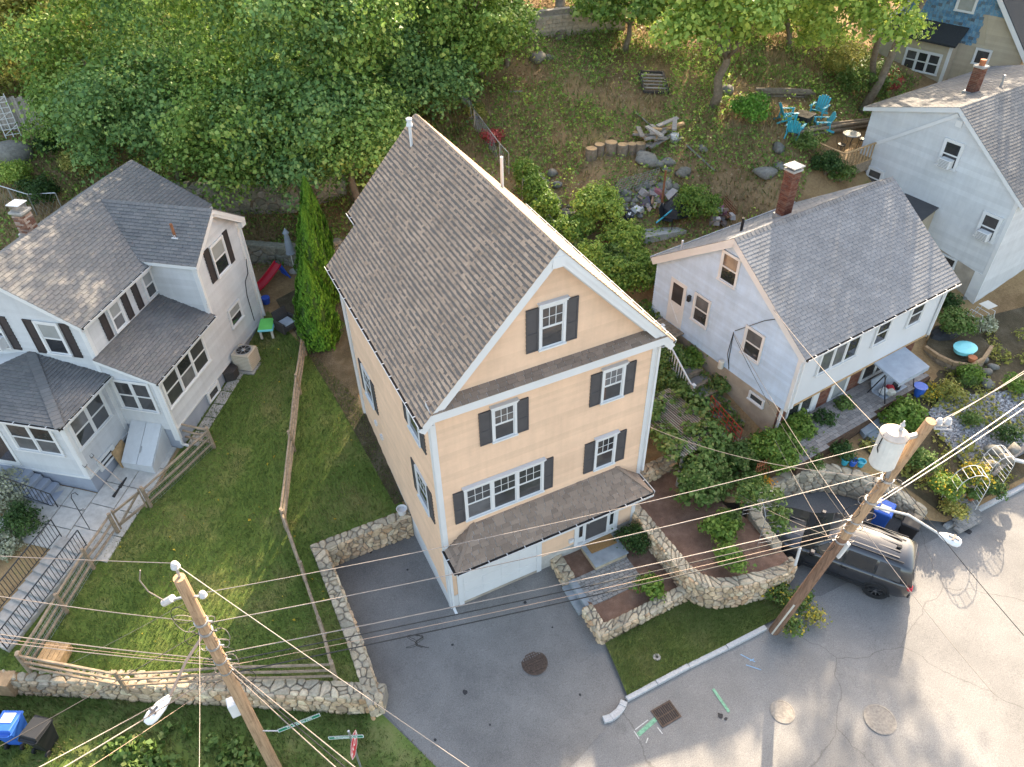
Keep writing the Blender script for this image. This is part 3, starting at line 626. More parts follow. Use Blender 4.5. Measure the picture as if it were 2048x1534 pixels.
def chimney(root, x, y, z0, z1, sx, sy, m='brick', cap='concrete', rows=None, parts=True, bw=.215, bh=.075, hood=False):
    ch = MB().box(x-sx/2+.012, x+sx/2-.012, y-sy/2+.012, y+sy/2-.012, z0, z1).build('chimney', M['mortar'], root)
    n = int((z1-z0)/bh); mb = MB()
    for r in range(n):
        z = z0+r*bh; off = .5 if r % 2 else 0
        for (L, face) in ((sx, 0), (sx, 1), (sy, 2), (sy, 3)):
            k = max(1, round(L/bw)); w_ = L/k; a = -L/2-(off*w_ if off else 0)
            while a < L/2-.01:
                p0 = max(a, -L/2)+.006; p1 = min(a+w_, L/2)-.006; a += w_
                if p1-p0 < .03: continue
                zz0, zz1 = z+.006, z+bh-.006
                b = [(x+p0, x+p1, y-sy/2-.006, y-sy/2+.014), (x+p0, x+p1, y+sy/2-.014, y+sy/2+.006), (x-sx/2-.006, x-sx/2+.014, y+p0, y+p1), (x+sx/2-.014, x+sx/2+.006, y+p0, y+p1)][face]
                if parts and face in (0, 2): MB().box(b[0], b[1], b[2], b[3], zz0, zz1).build('brick', M[m], ch, fix=False)
                else: mb.box(b[0], b[1], b[2], b[3], zz0, zz1)
    mb.build('brickwork', M[m], ch, fix=False)['kind'] = 'stuff'
    MB().box(x-sx/2-.05, x+sx/2+.05, y-sy/2-.05, y+sy/2+.05, z1, z1+.09).build('crown', M[cap], ch, bevel=.015)
    if hood:
        for i in range(7):
            for j in (-1, 1):
                pass
        g = MB()
        for i in range(8):
            t = -sx*.4+sx*.8*i/7; g.box(x+t-.008, x+t+.008, y-sy*.4-.008, y-sy*.4+.008, z1+.09, z1+.33); g.box(x+t-.008, x+t+.008, y+sy*.4-.008, y+sy*.4+.008, z1+.09, z1+.33)
        for i in range(8):
            t = -sy*.4+sy*.8*i/7; g.box(x-sx*.4-.0075, x-sx*.4+.0075, y+t-.0075, y+t+.0075, z1+.0905, z1+.329); g.box(x+sx*.4-.0075, x+sx*.4+.0075, y+t-.0075, y+t+.0075, z1+.0905, z1+.329)
        g.build('spark_screen', M['grey_metal'], ch)
        MB().prism([(x-sx*.55, y-sy*.55), (x+sx*.55, y-sy*.55), (x+sx*.55, y+sy*.55), (x-sx*.55, y+sy*.55)], z1+.33, z1+.37).build('hood', M['white_paint'], ch, bevel=.01)
    return ch
def box_walls(root, x0, x1, y0, y1, z0, z1, m, name='wall'):
    return MB().box(x0+.005, x1-.005, y0+.005, y1-.005, z0, z1).build(name, M[m], root)
def ac_window_unit(root, F, a0, a1, z0, z1, d=.38):
    u = MB().fbox(F, a0, a1, z0, z1, .03, d).build('air_conditioner', M['white_paint'], root, bevel=.015); g = MB()
    for k in range(6): z = z0+.05+(z1-z0-.1)*k/5; g.fbox(F, a0+.04, a1-.04, z-.008, z+.008, d, d+.008)
    g.build('grille', M['shutter_grey'], u)
# ------------------------------------------------------------ tan house in the middle
def ubox(F, root, name, m, a0, a1, z0, z1, d0, d1, bevel=0): return MB().fbox(F, a0, a1, z0, z1, d0, d1).build(name, M[m], root, bevel=bevel)
H = thing('house', 'tall tan clapboard house with steep brown shingle roof and garage', 'house', (0, 0, 0))
FF = frame_front((0, 0, 0)); FL = frame_left((0, 0, 0)); FRt = frame_right((7.2, 0, 0)); FB = frame_back((0, 8.31, 0))
box_walls(H, 0, 7.2, 0, 8.31, -.5, 9.25, 'tan_siding')
MB().box(1.2, 6.2, 8.3, 9.1, 0, 9.6).build('rear_wall', M['tan_siding'], H)
k_ = 1.0611
siding(H, FF, [(0, .75), (7.2, .75), (7.2, 9.3), (0, 9.3)], M['tan_siding'])
siding(H, FF, [(.1, 9.3), (7.1, 9.3), (3.6, 12.98)], M['tan_siding'])
siding(H, FL, [(0, .62), (8.31, 2.0), (8.31, 9.2), (0, 9.2)], M['tan_siding'])
siding(H, FRt, [(0, .8), (8.31, 2.0), (8.31, 9.2), (0, 9.2)], M['tan_siding'])
siding(H, FB, [(0, 1.5), (7.2, 1.5), (7.2, 9.2), (0, 9.2)], M['tan_siding'])
siding(H, FB, [(.1, 9.3), (7.1, 9.3), (3.6, 12.98)], M['tan_siding'])
MB().prism([(-.022, -.02), (.3, -.02), (.3, 8.3), (-.022, 8.3)], [-.4, -.4, .5, .5], [.62, .62, 2.0, 2.0]).build('foundation', M['white_paint'], H)
MB().box(3.3, 7.22, -.024, .3, -.4, .75).build('foundation_front', M['concrete_pale'], H)
# corner boards
for F, a0, a1, z0, z1 in ((FF, -.03, .13, -.05, 9.1), (FF, 7.07, 7.23, .4, 9.1), (FL, -.0, .13, .0, 9.0), (FL, 8.19, 8.34, 2.0, 9.0), (FRt, -.0, .13, .8, 9.0)):
    corner_board(H, F, a0, a1, z0, z1, .044 if F is FF else .0435)
# roof
def slab_y(y0, y1, xl, zl, xr, zr_, name):
    pr = [(xl, zl), (3.6, 13.148), (xr, zr_), (xr, zr_-.17), (3.6, 13.148-.22), (xl, zl-.17)]; n = 6
    return MB().add([(x, y, z) for y in (y0, y1) for x, z in pr], [(0, 1, 4, 5), (1, 2, 3, 4), (n+5, n+4, n+1, n), (n+4, n+3, n+2, n+1)]+[(i, (i+1) % n, n+(i+1) % n, n+i) for i in range(n)]).build(name, M['white_trim'], H)
roof = slab_y(-.3735, 8.45, -.315, 8.994, 7.515, 8.994, 'roof')
slab_y(8.452, 9.3, .9, 10.283, 7.515, 8.994, 'rear_roof')
for s, x0, bx in ((1, -.315, 1), (-1, 7.515, -1)):
    O = (x0, -.3735, 8.994); B = (bx, 0, k_)
    if s == 1:
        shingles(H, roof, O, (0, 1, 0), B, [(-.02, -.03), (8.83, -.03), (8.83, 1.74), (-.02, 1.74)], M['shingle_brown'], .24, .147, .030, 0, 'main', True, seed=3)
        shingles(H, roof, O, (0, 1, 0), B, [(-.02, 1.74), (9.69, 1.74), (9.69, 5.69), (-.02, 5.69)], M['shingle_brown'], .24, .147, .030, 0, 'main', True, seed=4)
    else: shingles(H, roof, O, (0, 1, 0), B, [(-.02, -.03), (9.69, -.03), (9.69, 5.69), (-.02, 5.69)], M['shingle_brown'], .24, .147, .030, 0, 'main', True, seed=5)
ridge_caps(H, roof, (3.6, -.38, 13.148), (3.6, 9.3, 13.148), M['shingle_brown'], .17, .16, (1, 0, -k_), (-1, 0, -k_))
for sx in (-1, 1):     # rake boards under the front roof edge
    a = Vector((3.6+sx*3.95, -.33, 8.86)); b = Vector((3.6, -.33, 13.04)); MB().bar(a-Vector((0, 0, .14)), b-Vector((0, 0, .14)), .05, .20, (0, 0, 1)).build('rake_board', M['white_trim'], H)
    a = Vector((3.6+sx*3.6, -.03, 8.98)); b = Vector((3.6, -.03, 12.8)); MB().bar(a, b, .05, .16).build('rake_trim', M['white_trim'], H)
MB().prism([(3.42, -.385), (3.78, -.385), (3.78, -.3), (3.42, -.3)], 12.62, 12.92).build('peak_block', M['white_trim'], H); gutter(H, (-.315, -.36, 8.985), (-.315, 8.44, 8.985), (-1, 0, 0)); gutter(H, (.9, 8.46, 10.275), (.9, 9.28, 10.275), (-1, 0, 0)); gutter(H, (7.515, -.36, 8.985), (7.515, 9.28, 8.985), (1, 0, 0))
MB().box(-.31, .0, -.30, 8.4, 8.80, 8.815).build('soffit', M['white_trim'], H); MB().box(7.2, 7.51, -.30, 9.2, 8.80, 8.815).build('soffit', M['white_trim'], H)
# pent roof across the gable
pent = MB().add([(-.06, -.38, 9.27), (7.26, -.38, 9.27), (7.26, .0, 9.43), (-.06, .0, 9.43), (-.06, -.38, 9.08), (7.26, -.38, 9.08), (7.26, 0, 9.08), (-.06, 0, 9.08)], [(0, 1, 2, 3), (7, 6, 5, 4), (0, 4, 5, 1), (1, 5, 6, 2), (3, 7, 4, 0)]).build('pent_roof', M['white_trim'], H)
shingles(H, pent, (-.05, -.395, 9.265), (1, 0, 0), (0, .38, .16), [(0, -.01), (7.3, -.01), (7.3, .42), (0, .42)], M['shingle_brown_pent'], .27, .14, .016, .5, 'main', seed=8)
MB().box(-.03, 7.23, -.36, 0.0, 8.95, 9.08).build('pent_fascia', M['white_trim'], H)
# windows
window(H, FF, 3.30, 3.96, 10.02, 11.30, head=True, shut=.36)
window(H, FF, 1.84, 2.47, 7.22, 8.36, head=True, shut=.37)
window(H, FF, 5.42, 6.07, 7.22, 8.36, head=True, shut=.37)
window(H, FF, .84, 3.37, 4.30, 5.56, units=3, head=True, shut=.33)
window(H, FF, 5.36, 6.01, 4.32, 5.56, head=True, shut=.36)
for y0, z0, z1 in ((1.0, 3.92, 5.22), (1.0, 7.0, 8.25), (6.35, 4.12, 5.42)): window(H, FL, y0, y0+.85, z0, z1, shut=.36, grid=(3, 2))
for y0, z0 in ((2.0, 4.2), (5.5, 7.1)): window(H, FRt, y0, y0+.8, z0, z0+1.25, shut=None)
for y, z in ((6.5, 3.2), (5.95, 2.95)): ubox(FL, H, 'wall_vent', 'white_trim', y-.09, y+.09, z-.09, z+.09, .01, .10)
# hipped roof over garage and entry
ex0, ex1, ey, ez = .0, 7.08, -.98, 3.22
hip = MB().add([(ex0, ey, ez), (ex1, ey, ez), (ex1, 0, ez), (ex0, 0, ez), (1.0, 0, 3.98), (6.2, 0, 3.98), (ex0, ey, ez-.1), (ex1, ey, ez-.1), (ex1, 0, ez-.1), (ex0, 0, ez-.1)],
  [(0, 1, 5, 4), (0, 4, 3), (1, 2, 5), (0, 6, 7, 1), (1, 7, 8, 2), (3, 9, 6, 0), (6, 9, 8, 7)]).build('porch_roof', M['white_trim'], H)
bl_ = math.hypot(.98, .76)
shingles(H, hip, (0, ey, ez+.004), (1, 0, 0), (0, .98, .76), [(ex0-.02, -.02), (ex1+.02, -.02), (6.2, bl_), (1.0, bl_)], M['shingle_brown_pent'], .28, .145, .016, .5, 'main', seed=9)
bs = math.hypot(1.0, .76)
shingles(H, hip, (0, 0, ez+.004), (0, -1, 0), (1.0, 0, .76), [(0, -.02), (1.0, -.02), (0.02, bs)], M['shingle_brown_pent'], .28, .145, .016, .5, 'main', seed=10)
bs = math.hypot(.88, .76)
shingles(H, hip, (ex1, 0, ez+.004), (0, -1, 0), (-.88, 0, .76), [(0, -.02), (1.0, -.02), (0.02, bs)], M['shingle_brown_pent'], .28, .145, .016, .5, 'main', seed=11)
for a, b in (((0, ey, ez), (1.0, 0, 3.98)), ((ex1, ey, ez), (6.2, 0, 3.98))):
    a = Vector(a); b = Vector(b); MB().bar(a+Vector((0, 0, .03)), b+Vector((0, 0, .03)), .11, .025).build('hip_cap', M['shingle_brown_pent'], hip)
gutter(H, (ex0, ey, ez-.005), (ex1, ey, ez-.005), (0, -1, 0)); gutter(H, (ex0, -.0, ez-.005), (ex0, ey, ez-.005), (-1, 0, 0)); gutter(H, (ex1, -.0, ez-.005), (ex1, ey, ez-.005), (1, 0, 0))
# garage door
ubox(FF, H, 'garage_frame', 'white_trim', .28, .46, 0, 2.35, .018, .06); ubox(FF, H, 'garage_frame', 'white_trim', 3.24, 3.42, 0, 2.35, .018, .06); ubox(FF, H, 'garage_frame', 'white_trim', .46, 3.24, 2.2, 2.35, .018, .058)
gd = ubox(FF, H, 'garage_door', 'white_paint', .46, 3.24, .14, 2.2, .018, .040)
for r in range(4):
    for c in range(4): ubox(FF, gd, 'door_panel', 'white_paint', .50+c*.69, .50+c*.69+.63, .20+r*.515, .20+r*.515+.43, .040, .050, .006)
ubox(FF, H, 'garage_sill', 'foundation_tan', .46, 3.24, -.05, .14, .018, .05)
# entry door with side lights
ubox(FF, H, 'door_frame', 'white_trim', 4.72, 4.86, .66, 2.85, .018, .07); ubox(FF, H, 'door_frame', 'white_trim', 6.36, 6.50, .66, 2.85, .018, .07); ubox(FF, H, 'door_frame', 'white_trim', 4.86, 6.36, 2.72, 2.85, .018, .068)
ed = ubox(FF, H, 'entry_door', 'shutter_grey', 5.18, 6.04, .72, 2.72, .018, .05)
for z0, z1 in ((.85, 1.5), (1.65, 2.55)): ubox(FF, ed, 'door_panel', 'shutter_grey', 5.28, 5.94, z0, z1, .05, .062, .006)
MB().lathe([(.03, 0), (.03, .06)], (5.26, -.09, 1.62), 8).build('handle', M['grey_metal'], ed)
for a0, a1 in ((4.86, 5.10), (6.12, 6.36)):
    sl = ubox(FF, H, 'side_light', 'white_trim', a0, a1, .72, 2.72, .018, .045); ubox(FF, sl, 'pane', 'pane', a0+.05, a1-.05, 1.0, 2.62, .045, .051)
for a0 in (5.10, 6.04): ubox(FF, H, 'door_mullion', 'white_trim', a0, a0+.08, .66, 2.72, .018, .06)
ubox(FF, H, 'door_sill', 'white_trim', 4.72, 6.5, .60, .66, .018, .12)
lt = ubox(FF, H, 'wall_lantern', 'black_metal', 4.52, 4.66, 1.75, 2.02, .018, .16, .01); ubox(FF, lt, 'pane', 'pale_plastic', 4.54, 4.64, 1.80, 1.95, .16, .166)
ubox(FF, H, 'wall_vent', 'white_trim', 4.5, 4.68, .95, 1.1, .018, .1)
# downspouts, vents on the roof
def downspout(root, pts, m='white_trim', r=.045):
    mb = MB()
    for a, b in zip(pts[:-1], pts[1:]): mb.bar(a, b, r*2, r*1.6)
    return mb.build('downspout', M[m], root)
downspout(H, [(7.3, -.05, 8.9), (7.27, -.08, 8.7), (7.27, -.08, 3.35)]); downspout(H, [(.2, -.9, 3.1), (.06, -.08, 2.8), (.06, -.08, 0.05), (.06, -.3, .0)]); downspout(H, [(-.1, 8.3, 8.9), (-.08, 8.24, 2.3)])
v = MB().tube([(3.03, 8.3, 12.4), (3.03, 8.3, 13.2)], .05, 10).lathe([(.11, 0), (.11, .03), (.06, .16), (.10, .17), (.10, .24), (.02, .28)], (3.03, 8.3, 13.2), 10).build('roof_vent', M['white_paint'], H)
MB().tube([(5.4, 6.6, 11), (5.4, 6.6, 12.35)], .05, 10).build('vent_pipe', M['white_paint'], H)
MB().tube([(.5, .2, 0), (.5, .2, .1)], .02, 5).build('pipe_stub', M['white_paint'], H)
flush_shingles('main', 300)
# ------------------------------------------------------------ white house at left (rotated 52 degrees)
RZ = math.atan2(.788, .6157)
L = thing('house', 'white vinyl house with grey shingle roof, sunroom and brown shutters', 'house', (-6.83, 9.88, 0), RZ)
vin = M['white_vinyl']
for a in ((0, 8.3, 2, 7.8, 1.2, 7.55), (0, 4.0, .0, 2.1, 1.0, 5.35), (4.0, 7.35, .0, 2.1, 1.0, 7.8), (-2.46, 0, 2.05, 7.3, .8, 5.3)): box_walls(L, *a, 'foundation_grey')
fx = frame_left((0, 0, 0)); fy2 = frame_front((0, 2, 0)); fy0 = frame_front((0, 0, 0))
siding(L, fx, [(2, 2.95), (7.8, 2.95), (7.8, 7.55), (4.9, 9.2), (2, 7.55)], vin); siding(L, fx, [(0, 2.95), (2, 2.95), (2, 6.05), (0, 5.3)], vin)
siding(L, fy2, [(0, 5.3), (4.0, 5.3), (4.0, 7.5), (0, 7.5)], vin)
siding(L, fy0, [(0, 2.95), (7.35, 2.95), (7.35, 5.3), (0, 5.3)], vin); siding(L, fy0, [(4.0, 5.3), (7.35, 5.3), (7.35, 7.75), (5.67, 9.0), (4.0, 7.75)], vin)
siding(L, frame_left((4.0, 0, 0)), [(0, 5.3), (2.4, 5.3), (2.4, 7.7), (0, 7.7)], vin)
siding(L, frame_right((7.35, 0, 0)), [(0, 2.95), (2.0, 2.95), (2.0, 7.7), (0, 7.7)], vin); siding(L, frame_right((8.3, 0, 0)), [(2, 2.95), (7.8, 2.95), (7.8, 7.55), (4.9, 9.2), (2, 7.55)], vin)
siding(L, frame_back((0, 7.8, 0)), [(0, 2.5), (8.3, 2.5), (8.3, 7.5), (0, 7.5)], vin)
pf = frame_left((-2.46, 0, 0)); py_ = frame_front((0, 2.05, 0))
siding(L, pf, [(2.05, 2.6), (7.3, 2.6), (7.3, 5.25), (2.05, 5.25)], vin); siding(L, py_, [(-2.46, 2.6), (0, 2.6), (0, 5.25), (-2.46, 5.25)], vin)
for F, a0, a1, z0, z1 in ((fy0, -.03, .15, 2.4, 5.3), (fx, .0, .15, 2.4, 5.3), (fy0, 7.2, 7.38, 2.9, 7.75), (fy0, 4.0, 4.13, 5.4, 7.7), (fx, 2.0, 2.15, 5.4, 7.5), (fy2, -.03, .13, 5.9, 7.5), (pf, 2.05, 2.22, 2.5, 5.25), (py_, -2.49, -2.3, 2.5, 5.25), (py_, -.2, -.02, 2.5, 5.25), (frame_left((4.0, 0, 0)), .0, .13, 5.4, 7.7)):
    corner_board(L, F, a0, a1, z0, z1, .041 if F in (fy0, fy2, py_) else .0405)
downspout(L, [(.0, -.06, 5.3), (.0, -.06, 2.2), (.1, -.2, 2.05)]); downspout(L, [(7.42, -.06, 7.6), (7.42, -.06, 3.0)]); downspout(L, [(3.95, -.06, 7.6), (3.95, -.06, 6.0)])
# roofs
lr = gable_roof(L, -.28, 8.62, 1.78, 8.02, 7.62, 4.9, 9.38, .2)
sl = math.hypot(3.12, 1.76); Bm = (0, 3.12, 1.76)
shingles(L, lr, (0, 1.78, 7.624), (1, 0, 0), Bm, [(-.3, -.02), (4.0, -.02), (5.75, 2.75), (5.75, sl), (-.3, sl)], M['shingle_grey'], .30, .15, .020, 0, 'left', seed=21)
shingles(L, lr, (0, 1.78, 7.624), (1, 0, 0), Bm, [(7.4, -.02), (8.64, -.02), (8.64, sl), (5.75, sl), (5.75, 2.75)], M['shingle_grey'], .30, .15, .020, 0, 'left', seed=22)
shingles(L, lr, (0, 8.02, 7.624), (1, 0, 0), (0, -3.12, 1.76), [(-.3, -.02), (8.64, -.02), (8.64, sl), (-.3, sl)], M['shingle_grey'], .30, .15, .020, 0, 'left', seed=23)
ridge_caps(L, lr, (-.3, 4.9, 9.38), (8.62, 4.9, 9.38), M['shingle_grey'], .17, .2, (0, 1, -.56), (0, -1, -.56))
wr = gable_roof(L, -.27, 4.4, 3.75, 7.6, 7.78, 5.67, 9.12, .16, axis='y', name='wing_roof')
wsl = math.hypot(1.92, 1.34)
for x0, bx, sd_ in ((3.75, 1.92, 24), (7.6, -1.93, 25)):
    shingles(L, wr, (x0, 0, 7.784), (0, 1, 0), (bx, 0, 1.34), [(-.29, -.02), (2.0, -.02), (4.42, wsl), (-.29, wsl)], M['shingle_grey_dark'], .30, .14, .024, 0, 'left', seed=sd_)
ridge_caps(L, wr, (5.67, -.28, 9.12), (5.67, 4.4, 9.12), M['shingle_grey'], .13, .2, (1, 0, -.7), (-1, 0, -.7))
MB().box(7.3, 7.62, -.25, .1, 7.45, 7.66).build('eave_return', M['white_trim'], L)
for sx in (-1, 1): MB().bar((5.67+sx*1.9, -.22, 7.62), (5.67, -.22, 8.95), .06, .2).build('rake_board', M['white_trim'], L)
sr = MB().add([(-.2, -.18, 5.40), (4.02, -.18, 5.40), (4.02, 2.0, 6.16), (-.2, 2.0, 6.16), (-.2, -.18, 5.24), (4.02, -.18, 5.24), (4.02, 2.0, 6.0), (-.2, 2.0, 6.0)], [(0, 1, 2, 3), (7, 6, 5, 4), (0, 4, 5, 1), (1, 5, 6, 2), (3, 7, 4, 0), (2, 6, 7, 3)]).build('sunroom_roof', M['white_trim'], L)
shingles(L, sr, (0, -.18, 5.404), (1, 0, 0), (0, 2.18, .76), [(-.22, -.02), (4.02, -.02), (4.02, 2.29), (-.22, 2.29)], M['shingle_grey_dark'], .30, .14, .024, 0, 'left', seed=26)
ap = (0.0, 4.7, 6.0)
pr_ = MB().add([(-2.78, 1.75, 5.36), (-2.78, 7.6, 5.36), (0, 7.6, 5.36), (0, 1.75, 5.36), ap, (-2.78, 1.75, 5.2), (-2.78, 7.6, 5.2), (0, 7.6, 5.2), (0, 1.75, 5.2)], [(0, 1, 4), (1, 2, 4), (3, 0, 4), (0, 5, 6, 1), (3, 8, 5, 0), (8, 7, 6, 5)]).build('porch_roof', M['white_trim'], L)
shingles(L, pr_, (-2.78, 0, 5.364), (0, 1, 0), (2.78, 0, .64), [(1.73, -.02), (7.62, -.02), (4.7, 2.85)], M['shingle_grey_dark'], .30, .14, .024, 0, 'left', seed=27)
shingles(L, pr_, (0, 1.75, 5.364), (1, 0, 0), (0, 2.95, .64), [(-2.8, -.02), (0, -.02), (0, 3.02)], M['shingle_grey_dark'], .30, .14, .024, 0, 'left', seed=28)
ridge_caps(L, pr_, (-2.8, 1.73, 5.37), (0, 4.7, 6.01), M['shingle_grey'], .16, .2, (1, -1, -.05), (-1, 1, -.05))
for p, q, o_ in (((-.25, 1.78, 7.61), (3.75, 1.78, 7.61), (0, -1, 0)), ((-.2, -.18, 5.39), (4.0, -.18, 5.39), (0, -1, 0)), ((-2.78, 1.75, 5.35), (-.05, 1.75, 5.35), (0, -1, 0)), ((-2.78, 7.6, 5.35), (-2.78, 1.75, 5.35), (-1, 0, 0))):
    gutter(L, p, q, o_)
MB().tube([(4.65, .9, 8.2), (4.65, .9, 8.95)], .055, 10).build('vent_pipe', M['rust'], L)
MB().box(4.55, 4.75, .75, 1.0, 8.36, 8.40).box(4.60, 4.70, .86, .94, 8.40, 8.5).build('flashing', M['white_paint'], L)
chimney(L, 3.4, 5.95, 7.9, 9.62, .46, .46, 'brick_pale', hood=True)
MB().box(3.12, 3.68, 5.66, 6.24, 8.6, 8.82).build('chimney_flashing', M['grey_metal'], L)
# windows
for a0, a1 in ((1.32, 1.88), (3.42, 3.95)): window(L, fy2, a0, a1, 6.32, 7.28, grid=None, m='white_trim', blind=.5)
for a0, a1 in ((.78, 1.1), (2.08, 2.40), (2.72, 3.04)): shutter(L, fy2, a0, a1, 6.25, 7.4, 'shutter_brown')
window(L, fx, 3.0, 3.75, 6.15, 7.4, grid=None, case=.11, blind=.5)
for a0, a1 in ((2.50, 2.84), (3.92, 4.27), (4.95, 5.29)): shutter(L, fx, a0, a1, 6.05, 7.5, 'shutter_brown')
window(L, fx, 5.42, 6.12, 6.15, 7.4, grid=None, blind=.5); ac_window_unit(L, fx, 5.44, 6.1, 6.16, 6.62)
window(L, fy0, 5.18, 6.05, 6.45, 7.7, grid=None, blind=.5); shutter(L, fy0, 4.68, 5.05, 6.4, 7.8, 'shutter_brown'); shutter(L, fy0, 6.18, 6.5, 6.4, 7.8, 'shutter_brown')
window(L, fy0, 5.08, 5.9, 4.05, 4.8, grid=None, blind=.5)
window(L, fy0, .22, 2.98, 3.92, 5.12, units=3, grid=None, case=.10)
window(L, fx, .38, 1.72, 3.86, 5.12, units=2, grid=None, case=.10)
window(L, py_, -2.22, -.55, 3.82, 4.98, units=2, grid=None, case=.10)
window(L, pf, 2.62, 4.35, 3.66, 4.85, units=2, grid=None, case=.10)
d_ = ubox(pf, L, 'porch_door', 'white_trim', 4.75, 5.75, 2.65, 4.95, .018, .05); ubox(pf, d_, 'pane', 'door_pane', 4.87, 5.63, 2.85, 4.85, .05, .056)
window(L, pf, 6.0, 7.1, 3.66, 4.85, units=1, grid=None, case=.10)
for F, a0, a1 in ((py_, -1.85, -1.15), (fy0, 2.3, 2.95)): window(L, F, a0, a1, 2.38, 2.72, grid=None, case=.12, hsplit=False, sill=False)
MB().fbox(py_, -2.46, 0, 2.5, 2.6, .0, .06).fbox(pf, 2.0, 7.3, 2.5, 2.6, 0, .06).build('water_table', M['white_trim'], L); MB().fbox(fy0, 0, 7.35, 2.86, 2.95, 0, .05).build('water_table', M['white_trim'], L)
# cellar bulkhead between porch and sunroom
bk = MB().add([(-1.25, .45, 1.6), (-1.25, 1.75, 1.6), (-.02, 1.75, 1.6), (-.02, .45, 1.6), (-1.25, .45, 2.12), (-1.25, 1.75, 2.12), (-.02, 1.75, 3.1), (-.02, .45, 3.1)], [(0, 1, 2, 3), (4, 5, 6, 7), (0, 1, 5, 4), (1, 2, 6, 5), (3, 0, 4, 7), (2, 3, 7, 6)]).build('cellar_bulkhead', M['white_vinyl'], L)
for y0, y1 in ((.47, 1.09), (1.11, 1.73)): MB().add([(-1.27, y0, 2.13), (-1.27, y1, 2.13), (-.02, y1, 3.13), (-.02, y0, 3.13), (-1.27, y0, 2.17), (-1.27, y1, 2.17), (-.02, y1, 3.17), (-.02, y0, 3.17)], [(3, 2, 1, 0), (4, 5, 6, 7), (0, 1, 5, 4), (1, 2, 6, 5), (2, 3, 7, 6), (3, 0, 4, 7)]).build('hatch_door', M['white_vinyl'], bk)
MB().bar((-.95, 1.04, 2.47), (-.75, 1.04, 2.63), .02).build('handle', M['grey_metal'], bk)
mb = MB(); mb.tube([(6.6, -.05, 3.3), (6.6, -.05, 4.6), (6.75, -.05, 5.2), (7.1, -.05, 5.4), (7.25, -.05, 6.0)], .016, 5); mb.build('wall_cable', M['cable_black'], L)
flush_shingles('left', 300)
# front steps of the left house
# ------------------------------------------------------------ pale blue cape at right
BZ = math.atan2(.1067, .9943)
B = thing('house', 'pale blue sided cape house with dark grey roof and brick lower storey', 'house', (13.70, -.15, 0), BZ)
b_l = frame_left((.2, 0, 0)); b_f = frame_front((0, .25, 0)); b_fl = frame_front((0, .62, 0))
box_walls(B, .2, 8.6, .62, 7.95, .6, 3.3, 'foundation_tan'); box_walls(B, .2, 8.6, .25, 7.95, 3.3, 5.75, 'stucco_white')
siding(B, b_l, [(.25, 3.1), (7.95, 3.1), (7.95, 5.75), (4.1, 8.5), (.25, 5.75)], M['blue_siding'], .125)
siding(B, frame_right((8.6, 0, 0)), [(.25, 3.1), (7.95, 3.1), (7.95, 5.75), (4.1, 8.5), (.25, 5.75)], M['blue_siding'], .125)
siding(B, frame_back((0, 7.95, 0)), [(.2, 3.3), (8.6, 3.3), (8.6, 5.75), (.2, 5.75)], M['blue_siding'], .125)
MB().fbox(b_f, .2, 8.6, 3.25, 5.75, 0, .006).build('stucco_front', M['stucco_white'], B)
MB().fbox(b_f, .2, 8.6, 3.22, 3.3, -.37, .03).build('band_board', M['wood_fresh'], B)
corner_board(B, b_f, .16, .30, 3.25, 5.7, .04); corner_board(B, b_l, .22, .36, 3.1, 5.7, .042); corner_board(B, b_f, 8.5, 8.64, 3.25, 5.7, .04)
downspout(B, [(8.45, .15, 5.7), (8.5, .18, 3.3)]); downspout(B, [(.3, .17, 5.6), (.3, .17, 3.3), (.3, .5, 3.0), (.3, .55, 1.4)])
br = gable_roof(B, 0, 8.85, 0, 8.16, 5.86, 4.08, 8.68, .16)
bsl = math.hypot(4.08, 2.82)
for y0, by, sd_ in ((0, 4.08, 31), (8.16, -4.08, 32)):
    shingles(B, br, (0, y0, 5.865), (1, 0, 0), (0, by, 2.82), [(-.02, -.03), (8.87, -.03), (8.87, bsl), (-.02, bsl)], M['shingle_slate'], .30, .145, .014, 0, 'blue', seed=sd_)
ridge_caps(B, br, (0, 4.08, 8.68), (8.86, 4.08, 8.68), M['shingle_mixed'], .18, .2, (0, 1, -.69), (0, -1, -.69))
gutter(B, (.05, .0, 5.85), (8.8, .0, 5.85), (0, -1, 0)); gutter(B, (.05, 8.16, 5.85), (8.8, 8.16, 5.85), (0, 1, 0), straps=False)
for y0, y1 in ((.05, 4.08), (8.1, 4.08)): MB().bar((.06, y0, 5.66), (.06, y1, 8.44), .08, .2).build('rake_board', M['white_trim'], B)
chimney(B, 4.0, 5.25, 7.3, 9.78, .44, .42, 'brick', bw=.2, bh=.075, parts=True)
MB().box(3.7, 4.3, 4.97, 5.53, 9.95, 10.0).build('chimney_lid', M['concrete_pale'], B, bevel=.01); MB().box(3.82, 4.18, 5.08, 5.42, 9.865, 9.95).build('flue', M['black_metal'], B)
MB().box(3.72, 4.28, 4.98, 5.52, 7.75, 7.98).build('flashing', M['grey_metal'], B)
MB().tube([(1.9, 5.4, 7.4), (1.9, 5.4, 8.35)], .055, 10).build('vent_pipe', M['black_metal'], B); MB().tube([(.7, 7.2, 6.3), (.7, 7.2, 6.9)], .045, 8).build('vent_pipe', M['white_paint'], B)
window(B, b_l, 3.78, 4.54, 6.74, 7.86, grid=None, case=.085, m='white_paint'); window(B, b_l, 4.78, 5.52, 4.28, 5.46, grid=None, case=.085, m='white_paint'); window(B, b_l, 1.98, 2.76, 4.34, 5.5, grid=None, case=.085, m='white_paint')
window(B, b_l, 1.3, 1.95, 2.58, 2.86, grid=None, hsplit=False, case=.06, m='white_paint')
